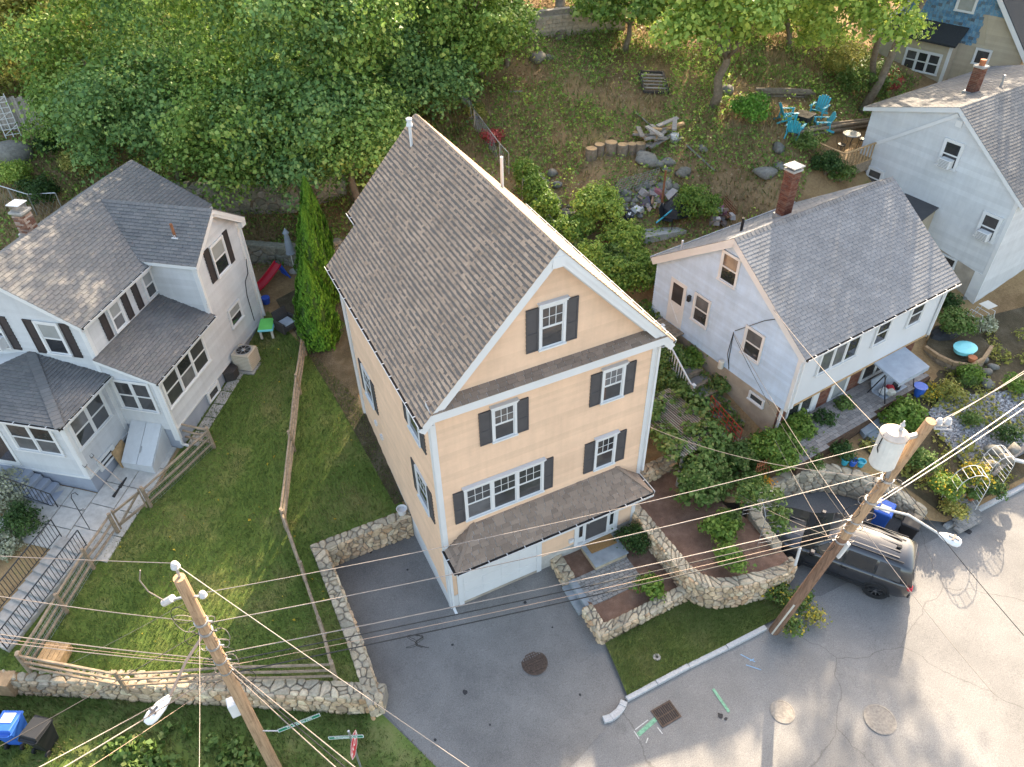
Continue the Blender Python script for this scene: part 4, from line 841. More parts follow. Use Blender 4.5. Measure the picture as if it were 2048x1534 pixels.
d_ = ubox(b_l, B, 'side_door', 'white_trim', 6.08, 7.0, 3.36, 5.5, .018, .05); ubox(b_l, d_, 'pane', 'door_pane', 6.24, 6.84, 4.45, 5.32, .05, .056)
MB().bar(b_l(6.24, 3.55, .06), b_l(6.84, 4.3, .06), .04, .02).build('door_brace', M['white_trim'], d_); MB().bar(b_l(6.84, 3.55, .06), b_l(6.24, 4.3, .06), .04, .019).build('door_brace', M['white_trim'], d_)
lt = MB().fbox(b_l, 5.78, 5.9, 4.95, 5.2, .02, .16).build('wall_lantern', M['black_metal'], B)
mb = MB()
for pts in ([(3.35, 4.9), (3.3, 3.6), (3.2, 3.15)], [(3.35, 4.9), (3.42, 3.8), (3.2, 3.2)], [(1.7, 6.5), (2.1, 6.2), (3.3, 5.0)]): mb.tube([b_l(a, z, .05) for a, z in pts], .014, 5)
mb.build('service_cable', M['cable_black'], B)
mt = MB().lathe([(.12, -.2), (.12, .12), (.09, .16)], b_l(3.55, 3.25, .14), 12).build('electric_meter', M['pale_plastic'], B)
window(B, b_f, 1.35, 3.45, 4.42, 5.42, units=3, grid=None, case=.09, hsplit=False, m='white_paint'); window(B, b_f, 4.48, 5.22, 4.42, 5.42, grid=None, case=.08, m='white_paint'); window(B, b_f, 6.52, 7.28, 4.5, 5.45, grid=None, case=.08, m='white_paint')
# lower storey: brick piers, windows, door
mb = MB()
for (a0, a1) in ((.2, .75), (2.3, 3.3), (4.4, 5.15), (7.9, 8.6)):
    for r in range(27):
        z = 1.15+r*.077; a = a0-(.1 if r % 2 else 0)
        while a < a1-.01:
            p, q = max(a, a0)+.005, min(a+.2, a1)-.005; a += .2
            if q-p > .03: mb.fbox(b_fl, p, q, z+.005, z+.072, .0, .03)
for (a0, a1) in ((.75, 2.3), (5.15, 7.9)):
    for r in range(9):
        z = 1.15+r*.077; a = a0-(.1 if r % 2 else 0)
        while a < a1-.01:
            p, q = max(a, a0)+.005, min(a+.2, a1)-.005; a += .2
            if q-p > .03: mb.fbox(b_fl, p, q, z+.005, z+.072, .0, .03)
mb.build('brickwork', M['brick'], B, fix=False)['kind'] = 'stuff'
window(B, b_fl, .85, 2.2, 2.0, 3.05, units=2, grid=None, case=.08, hsplit=False, m='white_paint'); window(B, b_fl, 5.3, 7.75, 2.0, 3.05, units=3, grid=None, case=.08, hsplit=False, m='white_paint')
MB().fbox(b_fl, 2.28, 2.55, 1.2, 3.2, .03, .08).build('door_panel', M['white_trim'], B)
d_ = ubox(b_fl, B, 'front_door', 'white_trim', 3.3, 4.4, 1.2, 3.2, .02, .06); ubox(b_fl, d_, 'pane', 'blind_pane', 3.5, 4.2, 1.9, 3.0, .06, .066)
flush_shingles('blue', 300)
# ------------------------------------------------------------ tall white house behind it
Wh = thing('house', 'tall white shingled house with grey roof beyond the blue cape', 'house', (28.3, 3.0, 0), BZ)
w_l = frame_left((0, 0, 0)); w_f = frame_front((0, 0, 0))
box_walls(Wh, 0, 10, 0, 8.0, 0, 6.6, 'foundation_tan')
siding(Wh, w_l, [(0, 3.1), (8.0, 4.2), (8.0, 8.45), (3.85, 9.75), (0, 7.05)], M['white_shake'], .24, proud=.02); siding(Wh, w_f, [(0, 1.6), (10, 1.6), (10, 7.0), (0, 7.0)], M['white_shake'], .24, proud=.02)
siding(Wh, frame_back((0, 8.0, 0)), [(0, 4.4), (10, 4.4), (10, 8.4), (0, 8.4)], M['white_shake'], .24)
MB().fbox(w_l, 0, .5, 1.55, 3.2, .0, .04).fbox(w_l, -.04, .14, 1.55, 7.0, .0, .045).build('corner_panel', M['white_paint'], Wh)
pr = [(-.3, 6.86), (3.85, 9.86), (8.4, 8.48), (8.4, 8.3), (3.85, 9.62), (-.3, 6.66)]; n = 6
wroof = MB().add([(x, y, z) for x in (-.18, 10.2) for y, z in pr], [(0, 1, 4, 5), (1, 2, 3, 4), (n+5, n+4, n+1, n), (n+4, n+3, n+2, n+1)]+[(i, (i+1) % n, n+(i+1) % n, n+i) for i in range(n)]).build('roof', M['white_trim'], Wh)
s1 = math.hypot(4.15, 3.0); s2 = math.hypot(4.55, 1.38)
shingles(Wh, wroof, (0, -.3, 6.865), (1, 0, 0), (0, 4.15, 3.0), [(-.2, -.02), (10.2, -.02), (10.2, s1), (-.2, s1)], M['shingle_mixed'], .3, .15, .016, 0, 'white', seed=41)
shingles(Wh, wroof, (0, 8.4, 8.485), (1, 0, 0), (0, -4.55, 1.38), [(-.2, -.02), (10.2, -.02), (10.2, s2), (-.2, s2)], M['shingle_mixed'], .3, .15, .016, 0, 'white', seed=42)
MB().bar(w_l(8.1, 6.4, .04), w_l(3.85, 9.5, .04), .05, .16).build('old_rake_board', M['white_trim'], Wh)
window(Wh, w_l, 3.2, 3.95, 7.2, 8.3, grid=None, case=.11); ac_window_unit(Wh, w_l, 3.3, 3.85, 7.2, 7.6)
window(Wh, w_l, 6.5, 7.2, 4.95, 5.75, grid=None, case=.11); window(Wh, w_l, .4, 1.1, 4.8, 5.9, grid=None, case=.11); ac_window_unit(Wh, w_l, .48, 1.02, 4.8, 5.2)
window(Wh, w_l, 1.5, 2.3, 2.85, 3.25, grid=None, case=.06, hsplit=False); MB().fbox(w_l, 3.55, 3.85, 9.0, 9.3, .03, .06).build('gable_vent', M['white_paint'], Wh)
eh = MB().add([w_l(3.3, 3.0, 0), w_l(4.9, 3.0, 0), w_l(4.9, 3.0, 1.3), w_l(3.3, 3.0, 1.3), w_l(3.3, 5.2, 0), w_l(4.9, 5.2, 0), w_l(4.9, 4.75, 1.3), w_l(3.3, 4.75, 1.3)], [(3, 2, 1, 0), (0, 1, 5, 4), (1, 2, 6, 5), (2, 3, 7, 6), (3, 0, 4, 7), (4, 5, 6, 7)]).build('side_entry', M['beige_siding'], Wh)
MB().add([w_l(3.2, 5.24, 0), w_l(5.0, 5.24, 0), w_l(5.0, 4.77, 1.45), w_l(3.2, 4.77, 1.45), w_l(3.2, 5.29, 0), w_l(5.0, 5.29, 0), w_l(5.0, 4.82, 1.45), w_l(3.2, 4.82, 1.45)], [(3, 2, 1, 0), (4, 5, 6, 7), (0, 1, 5, 4), (1, 2, 6, 5), (2, 3, 7, 6), (3, 0, 4, 7)]).build('entry_roof', M['shutter_grey'], eh)
chimney(Wh, 3.2, 5.3, 8.6, 10.55, .42, .42, 'brick', parts=True); MB().lathe([(.12, 0), (.14, .3), (.1, .3)], (3.2, 5.3, 10.6), 10).build('chimney_pot', M['terracotta'], Wh); MB().box(2.9, 3.5, 5.0, 5.6, 9.25, 9.47).build('flashing', M['grey_metal'], Wh)
MB().tube([(4.2, 4.6, 9.4), (4.2, 4.6, 10.2)], .05, 8).build('vent_pipe', M['grey_metal'], Wh)
dm = MB().add([(3.6, .6, 7.4), (6.2, .6, 7.4), (6.2, .6, 8.5), (4.9, .6, 9.3), (3.6, .6, 8.5), (3.6, 3.4, 7.4), (6.2, 3.4, 7.4), (6.2, 3.4, 8.5), (4.9, 3.4, 9.3), (3.6, 3.4, 8.5)], [(0, 1, 2, 3, 4), (0, 5, 9, 4), (1, 6, 7, 2), (5, 6, 7, 8, 9)]).build('dormer', M['white_shake'], Wh)
for x0, bx, sd_ in ((3.4, 1.5, 43), (6.4, -1.5, 44)): shingles(Wh, dm, (x0, 0, 8.40), (0, 1, 0), (bx, 0, .94), [(.4, 0), (2.2, 0), (3.6, 1.77), (.4, 1.77)], M['shingle_mixed'], .3, .15, .02, 0, 'white', seed=sd_)
flush_shingles('white', 300)
# ------------------------------------------------------------ beige and blue house up the hill
T = thing('house', 'beige house with weathered blue shingled gable at the top right corner', 'house', (38.09, 15.0, 6.0), R(17))
t_l = frame_left((0, 0, 0)); t_b = frame_left((-.85, 0, 0))
MB().add([(0, -3.4, -1), (7, -3.4, -1), (7, 4.6, -1), (0, 4.6, -1), (0, -3.4, 3.1), (7, -3.4, 3.1), (7, 4.6, 3.1), (0, 4.6, 3.1), (0, .6, 7.6), (7, .6, 7.6)], [(0, 1, 2, 3), (0, 4, 8, 7, 3), (1, 2, 6, 9, 5), (0, 1, 5, 4), (2, 3, 7, 6), (4, 5, 9, 8), (6, 7, 8, 9)]).build('wall', M['beige_siding'], T)
siding(T, t_l, [(-3.4, -.5), (4.6, -.5), (4.6, 3.1), (-3.4, 3.1)], M['beige_siding'], .15); siding(T, t_l, [(-3.4, 3.1), (-1.3, 3.1), (-.6, 6.2)], M['beige_siding'], .15)
mb = MB(); rng = random.Random(5)
for r in range(30):
    z = 2.95+r*.15; y = -3.2+(r % 2)*.1
    while y < 4.5:
        w_ = .16+rng.random()*.1
        top = 7.5-1.125*abs(y+w_/2-.6)
        if z+.1 < top and not (y < -.9-(z-3)*.0 and z < 4.6): mb.fbox(t_l, y+.008, y+w_-.008, z, min(z+.16, top), .012, .03+rng.random()*.01)
        y += w_
mb.build('gable_shingle', M['shake_blue'], T, fix=False)['kind'] = 'stuff'
bay = MB().fbox(t_b, .0, 4.0, -.8, 3.0, -.85, 0).build('bay', M['beige_siding'], T); siding(T, t_b, [(0, -.6), (4.0, -.6), (4.0, 3.0), (0, 3.0)], M['beige_siding'], .15); corner_board(T, t_b, -.04, .14, -.6, 3.0, .04)
MB().add([t_b(-.25, 2.98, .35), t_b(4.3, 2.98, .35), t_b(4.3, 3.75, -.86), t_b(-.25, 3.75, -.86), t_b(-.25, 3.08, .35), t_b(4.3, 3.08, .35), t_b(4.3, 3.85, -.86), t_b(-.25, 3.85, -.86)], [(3, 2, 1, 0), (4, 5, 6, 7), (0, 1, 5, 4), (1, 2, 6, 5), (2, 3, 7, 6), (3, 0, 4, 7)]).build('bay_roof', M['shingle_black'], T)
window(T, t_b, .45, 2.35, 1.35, 2.35, units=3, grid=None, case=.1); window(T, t_l, -1.75, -1.05, 2.15, 2.85, grid=None, case=.09, hsplit=False); window(T, t_l, -.1, .75, 4.6, 5.9, grid=None, case=.11, blind=1)
for y0, y1 in ((-3.9, .6), (5.1, .6)):
    MB().hexa([t_l(y0, 2.6, .3), t_l(y1, 7.66, .3), t_l(y1, 7.66, -7.2), t_l(y0, 2.6, -7.2), t_l(y0, 2.78, .3), t_l(y1, 7.84, .3), t_l(y1, 7.84, -7.2), t_l(y0, 2.78, -7.2)]).build('roof', M['shingle_black'], T)
    MB().bar(t_l(y0, 2.55, .3), t_l(y1, 7.6, .3), .06, .22).build('rake_board', M['white_trim'], T)
# ------------------------------------------------------------ stone walls
def voronoi(L_, H_, size, rng, squash=.72):
    pts = []; sx, sy = size, size*squash; nx, ny = max(1, round(L_/sx)), max(1, round(H_/sy))
    for j in range(ny):
        for i in range(nx):
            if rng.random() < .2: continue
            pts.append(((i+.5+(j % 2)*.5-.25+(rng.random()-.5)*.75)*L_/nx, (j+.5+(rng.random()-.5)*.65)*H_/ny))
    pts += [(rng.random()*L_, rng.random()*H_) for k in range(int(len(pts)*.28))]
    out = []
    for i, p in enumerate(pts):
        c = [(0, 0), (L_, 0), (L_, H_), (0, H_)]
        for j, q in enumerate(pts):
            if i == j: continue
            dx, dy = q[0]-p[0], q[1]-p[1]; d2 = dx*dx+dy*dy
            if d2 > (3*size)**2: continue
            c = clip_poly(c, dx, dy, (q[0]**2+q[1]**2-p[0]**2-p[1]**2)/2)
            if len(c) < 3: break
        if len(c) >= 3 and abs(area(c)) > 2e-4: out.append(c if area(c) > 0 else c[::-1])
    return out
def inset(c, g):
    cx = sum(q[0] for q in c)/len(c); cy = sum(q[1] for q in c)/len(c); out = []
    for q in c:
        d = math.hypot(q[0]-cx, q[1]-cy); k = max(.35, 1-g/max(d, 1e-6)); out.append((cx+(q[0]-cx)*k, cy+(q[1]-cy)*k))
    return out
def stone_geom(c, f, rng, gap=.012, h=.05):
    # drop tiny edges, round the outline a little, dome the face
    o = []
    for i, q in enumerate(c):
        r_ = c[(i+1) % len(c)]
        if math.hypot(q[0]-r_[0], q[1]-r_[1]) > .03: o.append(q)
    if len(o) < 3: o = c
    r2 = []
    for i, q in enumerate(o):
        a, b = o[i-1], o[(i+1) % len(o)]; k = .22
        r2 += [(q[0]+(a[0]-q[0])*k, q[1]+(a[1]-q[1])*k), (q[0]+(b[0]-q[0])*k, q[1]+(b[1]-q[1])*k)]
    o = r2; n = len(o); hh = h*(.5+rng.random()*.9); tx, ty = (rng.random()-.5)*.25, (rng.random()-.5)*.25
    cx = sum(q[0] for q in o)/n; cy = sum(q[1] for q in o)/n
    r0 = inset(o, gap); r1 = inset(o, gap+.012); r3 = inset(o, gap+.05)
    hz_ = lambda q: (q[0]-cx)*tx+(q[1]-cy)*ty
    v = [f(q[0], q[1], -.03) for q in r0]+[f(q[0], q[1], hh*.55+hz_(q)*.5) for q in r1]+[f(q[0], q[1], hh+hz_(q)+(rng.random()-.5)*.012) for q in r3]
    fs = [(i, (i+1) % n, n+(i+1) % n, n+i) for i in range(n)]+[(n+i, n+(i+1) % n, 2*n+(i+1) % n, 2*n+i) for i in range(n)]+[tuple(range(2*n, 3*n))]
    return v, fs
def poly_at(path):
    seg = [(Vector((b[0]-a[0], b[1]-a[1]))).length for a, b in zip(path[:-1], path[1:])]; cum = [0]
    for s in seg: cum.append(cum[-1]+s)
    def at(s):
        s = min(max(s, 0), cum[-1]-1e-6); i = max(k for k in range(len(seg)) if cum[k] <= s); t = (s-cum[i])/seg[i]
        a, b = path[i], path[i+1]; d = Vector((b[0]-a[0], b[1]-a[1])).normalized()
        return Vector((a[0]+(b[0]-a[0])*t, a[1]+(b[1]-a[1])*t)), Vector((d.y, -d.x)), (a[2]+(b[2]-a[2])*t if len(a) > 2 else 0), (a[3]+(b[3]-a[3])*t if len(a) > 3 else 0)
    return at, cum[-1]
def offset_path(path, d):
    """offset to the left of travel"""
    out = []; n = len(path)
    for i, p in enumerate(path):
        ds = []
        if i > 0: ds.append(Vector((p[0]-path[i-1][0], p[1]-path[i-1][1])).normalized())
        if i < n-1: ds.append(Vector((path[i+1][0]-p[0], path[i+1][1]-p[1])).normalized())
        t = sum(ds, Vector((0, 0)))/len(ds); t.normalize(); nn = Vector((-t.y, t.x)); k = 1/max(.5, ds[0].dot(t))
        out.append((p[0]+nn.x*d*k, p[1]+nn.y*d*k)+tuple(p[2:]))
    return out
def stone_wall(label, path, thick, size=.26, m='stone', topm='stone_grey', seed=1, back=False, h=.05, limit=300, cat='stone wall', ends=(True, True), name='stone_wall', tops=True):
    """path points (x, y, zbottom, ztop); outer face lies to the right of travel, wall body to the left"""
    rng = random.Random(seed); root = thing(name, label, cat, (path[0][0], path[0][1], path[0][2]))
    inner = offset_path(path, thick); mb = MB(); n = len(path)
    vs = []
    po = offset_path(path, .02); pi = offset_path(path, thick-.02)
    for a, b in zip(po, pi): vs += [(a[0], a[1], a[2]-.3), (a[0], a[1], a[3]-.02), (b[0], b[1], b[3]-.02), (b[0], b[1], b[2]-.3)]
    fs = [(0, 1, 2, 3), (4*n-1, 4*n-2, 4*n-3, 4*n-4)]
    for i in range(n-1):
        for k in range(4): fs.append((4*i+k, 4*i+4+k, 4*i+4+(k+1) % 4, 4*i+(k+1) % 4))
    mb.add(vs, fs); mb.build('mortar', M['mortar'], root, True)
    items = []
    def face(pth, flip, mm, maxh):
        at_, Ls = poly_at(pth); Hs = max(q[3]-q[2] for q in pth)
        def f(s, t, d):
            p, nn, zb, ztp = at_(s); nn = -nn if flip else nn; return (p.x+nn.x*d, p.y+nn.y*d, zb+(ztp-zb)*t/Hs)
        for c in voronoi(Ls, Hs, size, rng): items.append((c, f, mm))
    face(path, False, m, 0)
    if back: face(inner, True, m, 0)
    if tops:
        at_, Ls = poly_at(path); at2, L2 = poly_at(inner)
        def ft(s, t, d):
            p, nn, zb, ztp = at_(s); q, _, _, _ = at2(s*L2/Ls); k = t/thick; return (p.x+(q.x-p.x)*k, p.y+(q.y-p.y)*k, ztp+d)
        for c in voronoi(Ls, thick, size*1.05, rng, .9): items.append((c, ft, topm))
    for e, (a, b) in enumerate(((inner[0], path[0]), (path[-1], inner[-1]))):
        if ends[e]:
            pth = [a, b]; face(pth, False, m, 0)
    geo = []
    for c, f, mm in items:
        v, fs = stone_geom(c, f, rng, h=h); px = PROJ(v[0]); geo.append((px[2]-abs(area(c))*15+(0 if -20 < px[0] < 2070 and -20 < px[1] < 1550 else 300), v, fs, mm))
    geo.sort(key=lambda g: g[0]); rest = {}
    for k, (_, v, fs, mm) in enumerate(geo):
        if k < limit:
            me = bpy.data.meshes.new('stone'); me.from_pydata(v, [], fs); link('stone', me, M[mm], root, True)
        else: rest.setdefault(mm, MB()).add(v, fs)
    for mm, b in rest.items(): b.build('stonework', M[mm], root, True, fix=False)['kind'] = 'stuff'
    return root
# wall round the driveway: side street face, driveway face, back face
stone_wall('long fieldstone retaining wall below the left yard, facing the verge', [(-14.1, 3.95, -.3, .55), (-11, 2.15, -.28, .58), (-7, -.17, -.28, .62), (-3.2, -2.4, -.3, .66)], .55, .30, seed=2, limit=300, ends=(True, False))
stone_wall('fieldstone wall along the left edge of the driveway', [(-3.2, -2.38, -.2, .665), (-3.15, 0, .0, .75), (-3.2, 3.55, .05, 1.10)], .46, .28, seed=3, ends=(True, False))
stone_wall('fieldstone wall across the back of the parking pad beside the tan house', [(-3.66, 3.46, .0, 1.09), (-1.6, 3.5, 0, 1.08), (-.03, 3.45, .0, 1.1)], .42, .26, seed=4, ends=(False, False))
# front planter
stone_wall('short fieldstone pier wall between garage door and entry steps', [(3.83, .0, -.05, .42), (3.83, -.98, -.1, .40)], .42, .26, seed=5)
stone_wall('low fieldstone wall wrapping the lower front planter', [(3.83, -2.2, -.15, .34), (3.84, -3.36, -.22, .33), (5.6, -3.36, -.16, .36), (7.45, -3.33, -.12, .42)], .38, .25, seed=6)
stone_wall('curving fieldstone retaining wall holding the upper mulch bed', [(7.18, .3, .3, 1.12), (7.2, -1.5, .3, 1.12), (7.22, -2.9, .25, 1.12), (7.42, -3.5, -.1, 1.1), (7.85, -3.95, -.15, 1.08), (8.5, -4.2, -.12, 1.06), (9.6, -4.42, -.12, 1.0), (10.6, -4.45, -.1, .86), (11.15, -4.25, -.1, .62), (11.3, -3.9, -.1, .6)], .42, .25, seed=7)
stone_wall('short fieldstone wall at the right rear corner of the tan house', [(7.3, .95, .9, 1.6), (8.6, .95, .9, 1.55), (9.9, 1.1, .95, 1.4)], .5, .26, seed=8)
stone_wall('curved pale stone wall round the parked vehicle, below the patio', [(11.05, -3.5, -.1, 1.0), (11.15, -2.2, .0, 1.2), (11.75, -1.65, .05, 1.25), (12.6, -1.45, .08, 1.25), (13.7, -1.45, .1, 1.25), (14.8, -1.8, .1, 1.25), (15.6, -2.6, .08, 1.22), (16.25, -3.6, .05, 1.1), (16.7, -4.7, 0, .7)], .4, .34, seed=9, m='stone_grey')
stone_wall('mossy stone retaining wall behind the left house at lower level', [(G(470, 520).x-1.6, G(470, 520).y+.6, 2.9, 4.6), (G(520, 528).x, G(520, 528).y, 3.0, 4.5), (G(600, 535).x, G(600, 535).y, 2.9, 4.4), (2.2, 17.8, 2.9, 4.4)], .5, .42, seed=10, m='stone_mossy', topm='stone_mossy', limit=150)
q0, q1 = G(385, 430), G(600, 425)
stone_wall('upper mossy stone wall at the edge of the left woods', [(q0.x-3, q0.y+1, q0.z-.3, q0.z+1.5), (q0.x, q0.y, q0.z-.3, q0.z+1.5), (q1.x, q1.y, q1.z-.3, q1.z+1.5), (q1.x+2.5, q1.y, q1.z-.3, q1.z+1.4)], .5, .5, seed=11, m='stone_mossy', topm='stone_mossy', limit=120)
# tan block wall at the top of the slope
b0, b1 = G(1005, 88), G(1250, 60)
bw_ = thing('block_wall', 'tan segmental block retaining wall under the trees at the top', 'retaining wall', b0)
dd = (b1-b0); Lb = dd.xy.length; du = Vector((dd.x, dd.y, 0)).normalized(); nb = Vector((du.y, -du.x, 0))
MB().hexa([b0-nb*.1+Vector((0, 0, -1)), b1-nb*.1+Vector((0, 0, -1)), b1-nb*.5+Vector((0, 0, -1)), b0-nb*.5+Vector((0, 0, -1))]+[q+Vector((0, 0, 1.5)) for q in (b0-nb*.1, b1-nb*.1, b1-nb*.5, b0-nb*.5)]).build('core', M['mortar'], bw_, True)
mb0 = None
for r in range(7):
    x = -.2*(r % 2)
    while x < Lb:
        a = b0.lerp(b1, max(0, x)/Lb)+du*.01; b = b0.lerp(b1, min(Lb, x+.42)/Lb)-du*.01; z = -.25+r*.21; u0, u1 = Vector((0, 0, z)), Vector((0, 0, z+.195))
        MB().hexa([a+nb*.03+u0, b+nb*.03+u0, b-nb*.2+u0, a-nb*.2+u0, a+nb*.01+u1, b+nb*.01+u1, b-nb*.2+u1, a-nb*.2+u1]).build('block', M['sandstone_block'], bw_, True, fix=False); x += .42
# planter fill, pavers, steps, stoop
patch('mulch_bed', [(4.2, -.02), (7.2, -.02), (7.2, -3.2), (4.1, -3.2)], lambda x, y: .26+.02*math.sin(x*5+y*3), M['mulch'], .3)
patch('mulch_bed', [(7.5, .95), (9.9, 1.1), (10.4, .2), (10.4, -1.4), (11.0, -2.4), (10.95, -4.0), (10.3, -4.1), (9.4, -4.05), (8.3, -3.8), (7.75, -3.2), (7.55, -2.5), (7.5, -1.5)], lambda x, y: 1.0+.03*math.sin(x*3+y*4)+.05*(y+1), M['mulch'], .4)
pv = thing('paver_walk', 'grey paver landing between the driveway steps and entry stoop', 'paver walk', (5.2, -1.6, .2))
MB().box(4.2, 6.3, -2.15, -1.0, .2, .262).build('bedding', M['soil'], pv, True)
rng = random.Random(3); y = -1.03; r = 0
while y > -2.12:
    x = 4.22-(.1 if r % 2 else 0)
    while x < 6.3:
        a, b = max(x, 4.21)+.009, min(x+.2, 6.3)-.009
        if b-a > .04: MB().box(a, b, y-.135+.009, y-.009, .24, .290+rng.random()*.006).build('paver', M['paver'], pv, True, fix=False)
        x += .2
    y -= .135; r += 1
es = thing('entry_steps', 'two bluestone steps up from the driveway to the paver walk', 'steps', (4, -1.6, -.1))
MB().box(3.72, 4.06, -2.17, -1.0, -.15, .09).build('tread', M['bluestone'], es, True, bevel=.01); MB().box(3.98, 4.24, -2.16, -1.01, -.1, .275).build('tread', M['bluestone'], es, True, bevel=.01)
sp = thing('entry_stoop', 'bluestone slab stoop in front of the entry door', 'stoop', (5.6, -.6, .2))
MB().box(5.02, 6.3, -1.08, -.05, .2, .50).build('base', M['stone_grey'], sp, True); MB().box(4.98, 6.34, -1.12, -.04, .50, .56).build('slab', M['bluestone'], sp, True, bevel=.01)
dm_ = thing('doormat', 'brown coir doormat lying on the entry stoop', 'doormat', (5.65, -.35, .57)); MB().box(5.15, 6.2, -.58, -.12, .565, .585).build('mat', M['doormat'], dm_, True)
# ------------------------------------------------------------ left yard: paths, steps, fence
def slabs(label, rows, m='concrete_pale', name='walkway'):
    root = thing(name, label, 'walkway', rows[0][0])
    for c in rows:
        c = [Vector(q) for q in c]; mid = sum(c, Vector())/4; c = [q+(mid-q)*.012 for q in c]
        MB().hexa([q-Vector((0, 0, .12)) for q in c]+c).build('slab', M[m], root, True, bevel=.01)
    return root
def GP(px, py, dz=.05):
    q = G(px, py); return Vector((q.x, q.y, q.z+dz))
# walkway slabs in the left house frame
def LW(x, y, z): return Vector((-6.83, 9.88, 0))+Vector((.6157, .788, 0))*x+Vector((-.788, .6157, 0))*y+Vector((0, 0, z))
rows = []
for i in range(5):
    for j in range(2):
        x0, x1 = -4.9+i*.98, -3.94+i*.98; y0, y1 = .25+j*.9, 1.13+j*.9
        if i > 2 and j == 0 and False: continue
        rows.append([LW(x0, y0, zt(*LW(x0, y0, 0).xy)+.07), LW(x1, y0, zt(*LW(x1, y0, 0).xy)+.07), LW(x1, y1, zt(*LW(x1, y1, 0).xy)+.07), LW(x0, y1, zt(*LW(x0, y1, 0).xy)+.07)])
for i in range(3):
    for j in range(3):
        x0, x1 = -4.9+i*.8, -4.12+i*.8; y0, y1 = 2.05+j*.9, 2.93+j*.9
        if x1 < -2.4: rows.append([LW(a, b, zt(*LW(a, b, 0).xy)+.07) for a, b in ((x0, y0), (x1, y0), (x1, y1), (x0, y1))])
slabs('pale concrete slab walk round the left house porch', rows)
rows = []
for i in range(7):
    x0, x1 = .2+i*.72, .88+i*.72; rows.append([LW(a, b, zt(*LW(a, b, 0).xy)+.05) for a, b in ((x0, -.55), (x1, -.55), (x1, -.08), (x0, -.08))])
slabs('row of small mossy concrete slabs along the sunroom wall', rows, 'concrete')
# concrete stairs going down to the street, with iron rails
s0, s1 = P(150, 1085, 1.6), P(15, 1318, -.1); ds = (s1-s0); ds.z = 0; Ls = ds.length; ds.normalize(); ns = Vector((-ds.y, ds.x, 0))
st_ = thing('stairs', 'long flight of concrete steps down to the street at far left', 'stairs', s1)
for i in range(11):
    a = s0+ds*(Ls*i/11); z = max(1.62-i*.165, max(zt(*(s0+ds*(Ls*(i+e_)/11)+ns*f_).xy) for e_ in (0, 1) for f_ in (-.6, 0, .6))+.06); a = s0+ds*(Ls*i/11-.05); b = s0+ds*(Ls*(i+1)/11+.02); a.z = b.z = 0; hw = .62
    MB().hexa([a-ns*hw+Vector((0, 0, -.6)), b-ns*hw+Vector((0, 0, -.6)), b+ns*hw+Vector((0, 0, -.6)), a+ns*hw+Vector((0, 0, -.6))]+[q+Vector((0, 0, z)) for q in (a-ns*hw, b-ns*hw, b+ns*hw, a+ns*hw)]).build('step', M['concrete'], st_, True, bevel=.015)
def iron_rail(label, a, b, h=.9, n=14, up=True):
    root = thing('iron_railing', label, 'railing', a); a = Vector(a); b = Vector(b); u = Vector((0, 0, h))
    MB().tube([a+u, b+u], .022, 6).build('top_rail', M['black_metal'], root, True); MB().tube([a+u*.15, b+u*.15], .016, 6).build('bottom_rail', M['black_metal'], root, True)
    for i in range(n+1):
        q = a.lerp(b, i/n); MB().tube([q+u*(.0 if i in (0, n) else .15), q+u], .02 if i in (0, n) else .011, 5).build('post' if i in (0, n) else 'baluster', M['black_metal'], root, True)
    return root
for sgn, nm in ((1, 'black iron railing on the uphill side of the far left steps'), (-1, 'black iron railing on the lawn side of the far left steps')):
    for k, (f0, f1) in enumerate(((.0, .5), (.5, 1.0))):
        pass
    a = s0+ns*sgn*.60; b = s1+ns*sgn*.60; a.z = 1.65; b.z = max(-.05, zt(b.x, b.y)+.08); iron_rail(nm, a, b, n=30)
# porch steps
ps = thing('stairs', 'grey concrete porch steps climbing to the left house door', 'stairs', LW(-3, 5, 1.5))
for i in range(6):
    x1 = -2.5; z = 2.55-i*.17; MB().hexa([LW(a, b, zz) for zz in (1.2, z) for a, b in ((-3.4, 4.65-i*.28-.3), (-2.52, 4.65-i*.28-.3), (-2.52, 4.65-i*.28), (-3.4, 4.65-i*.28))]).build('step', M['foundation_grey'], ps, True, bevel=.015)
MB().hexa([LW(a, b, zz) for zz in (1.2, 2.56) for a, b in ((-3.4, 4.66), (-2.52, 4.66), (-2.52, 5.9), (-3.4, 5.9))]).build('landing', M['foundation_grey'], ps, True)
iron_rail('black iron handrail on the left house porch steps', LW(-3.4, 5.8, 2.5), LW(-3.4, 3.0, 1.6), n=16)
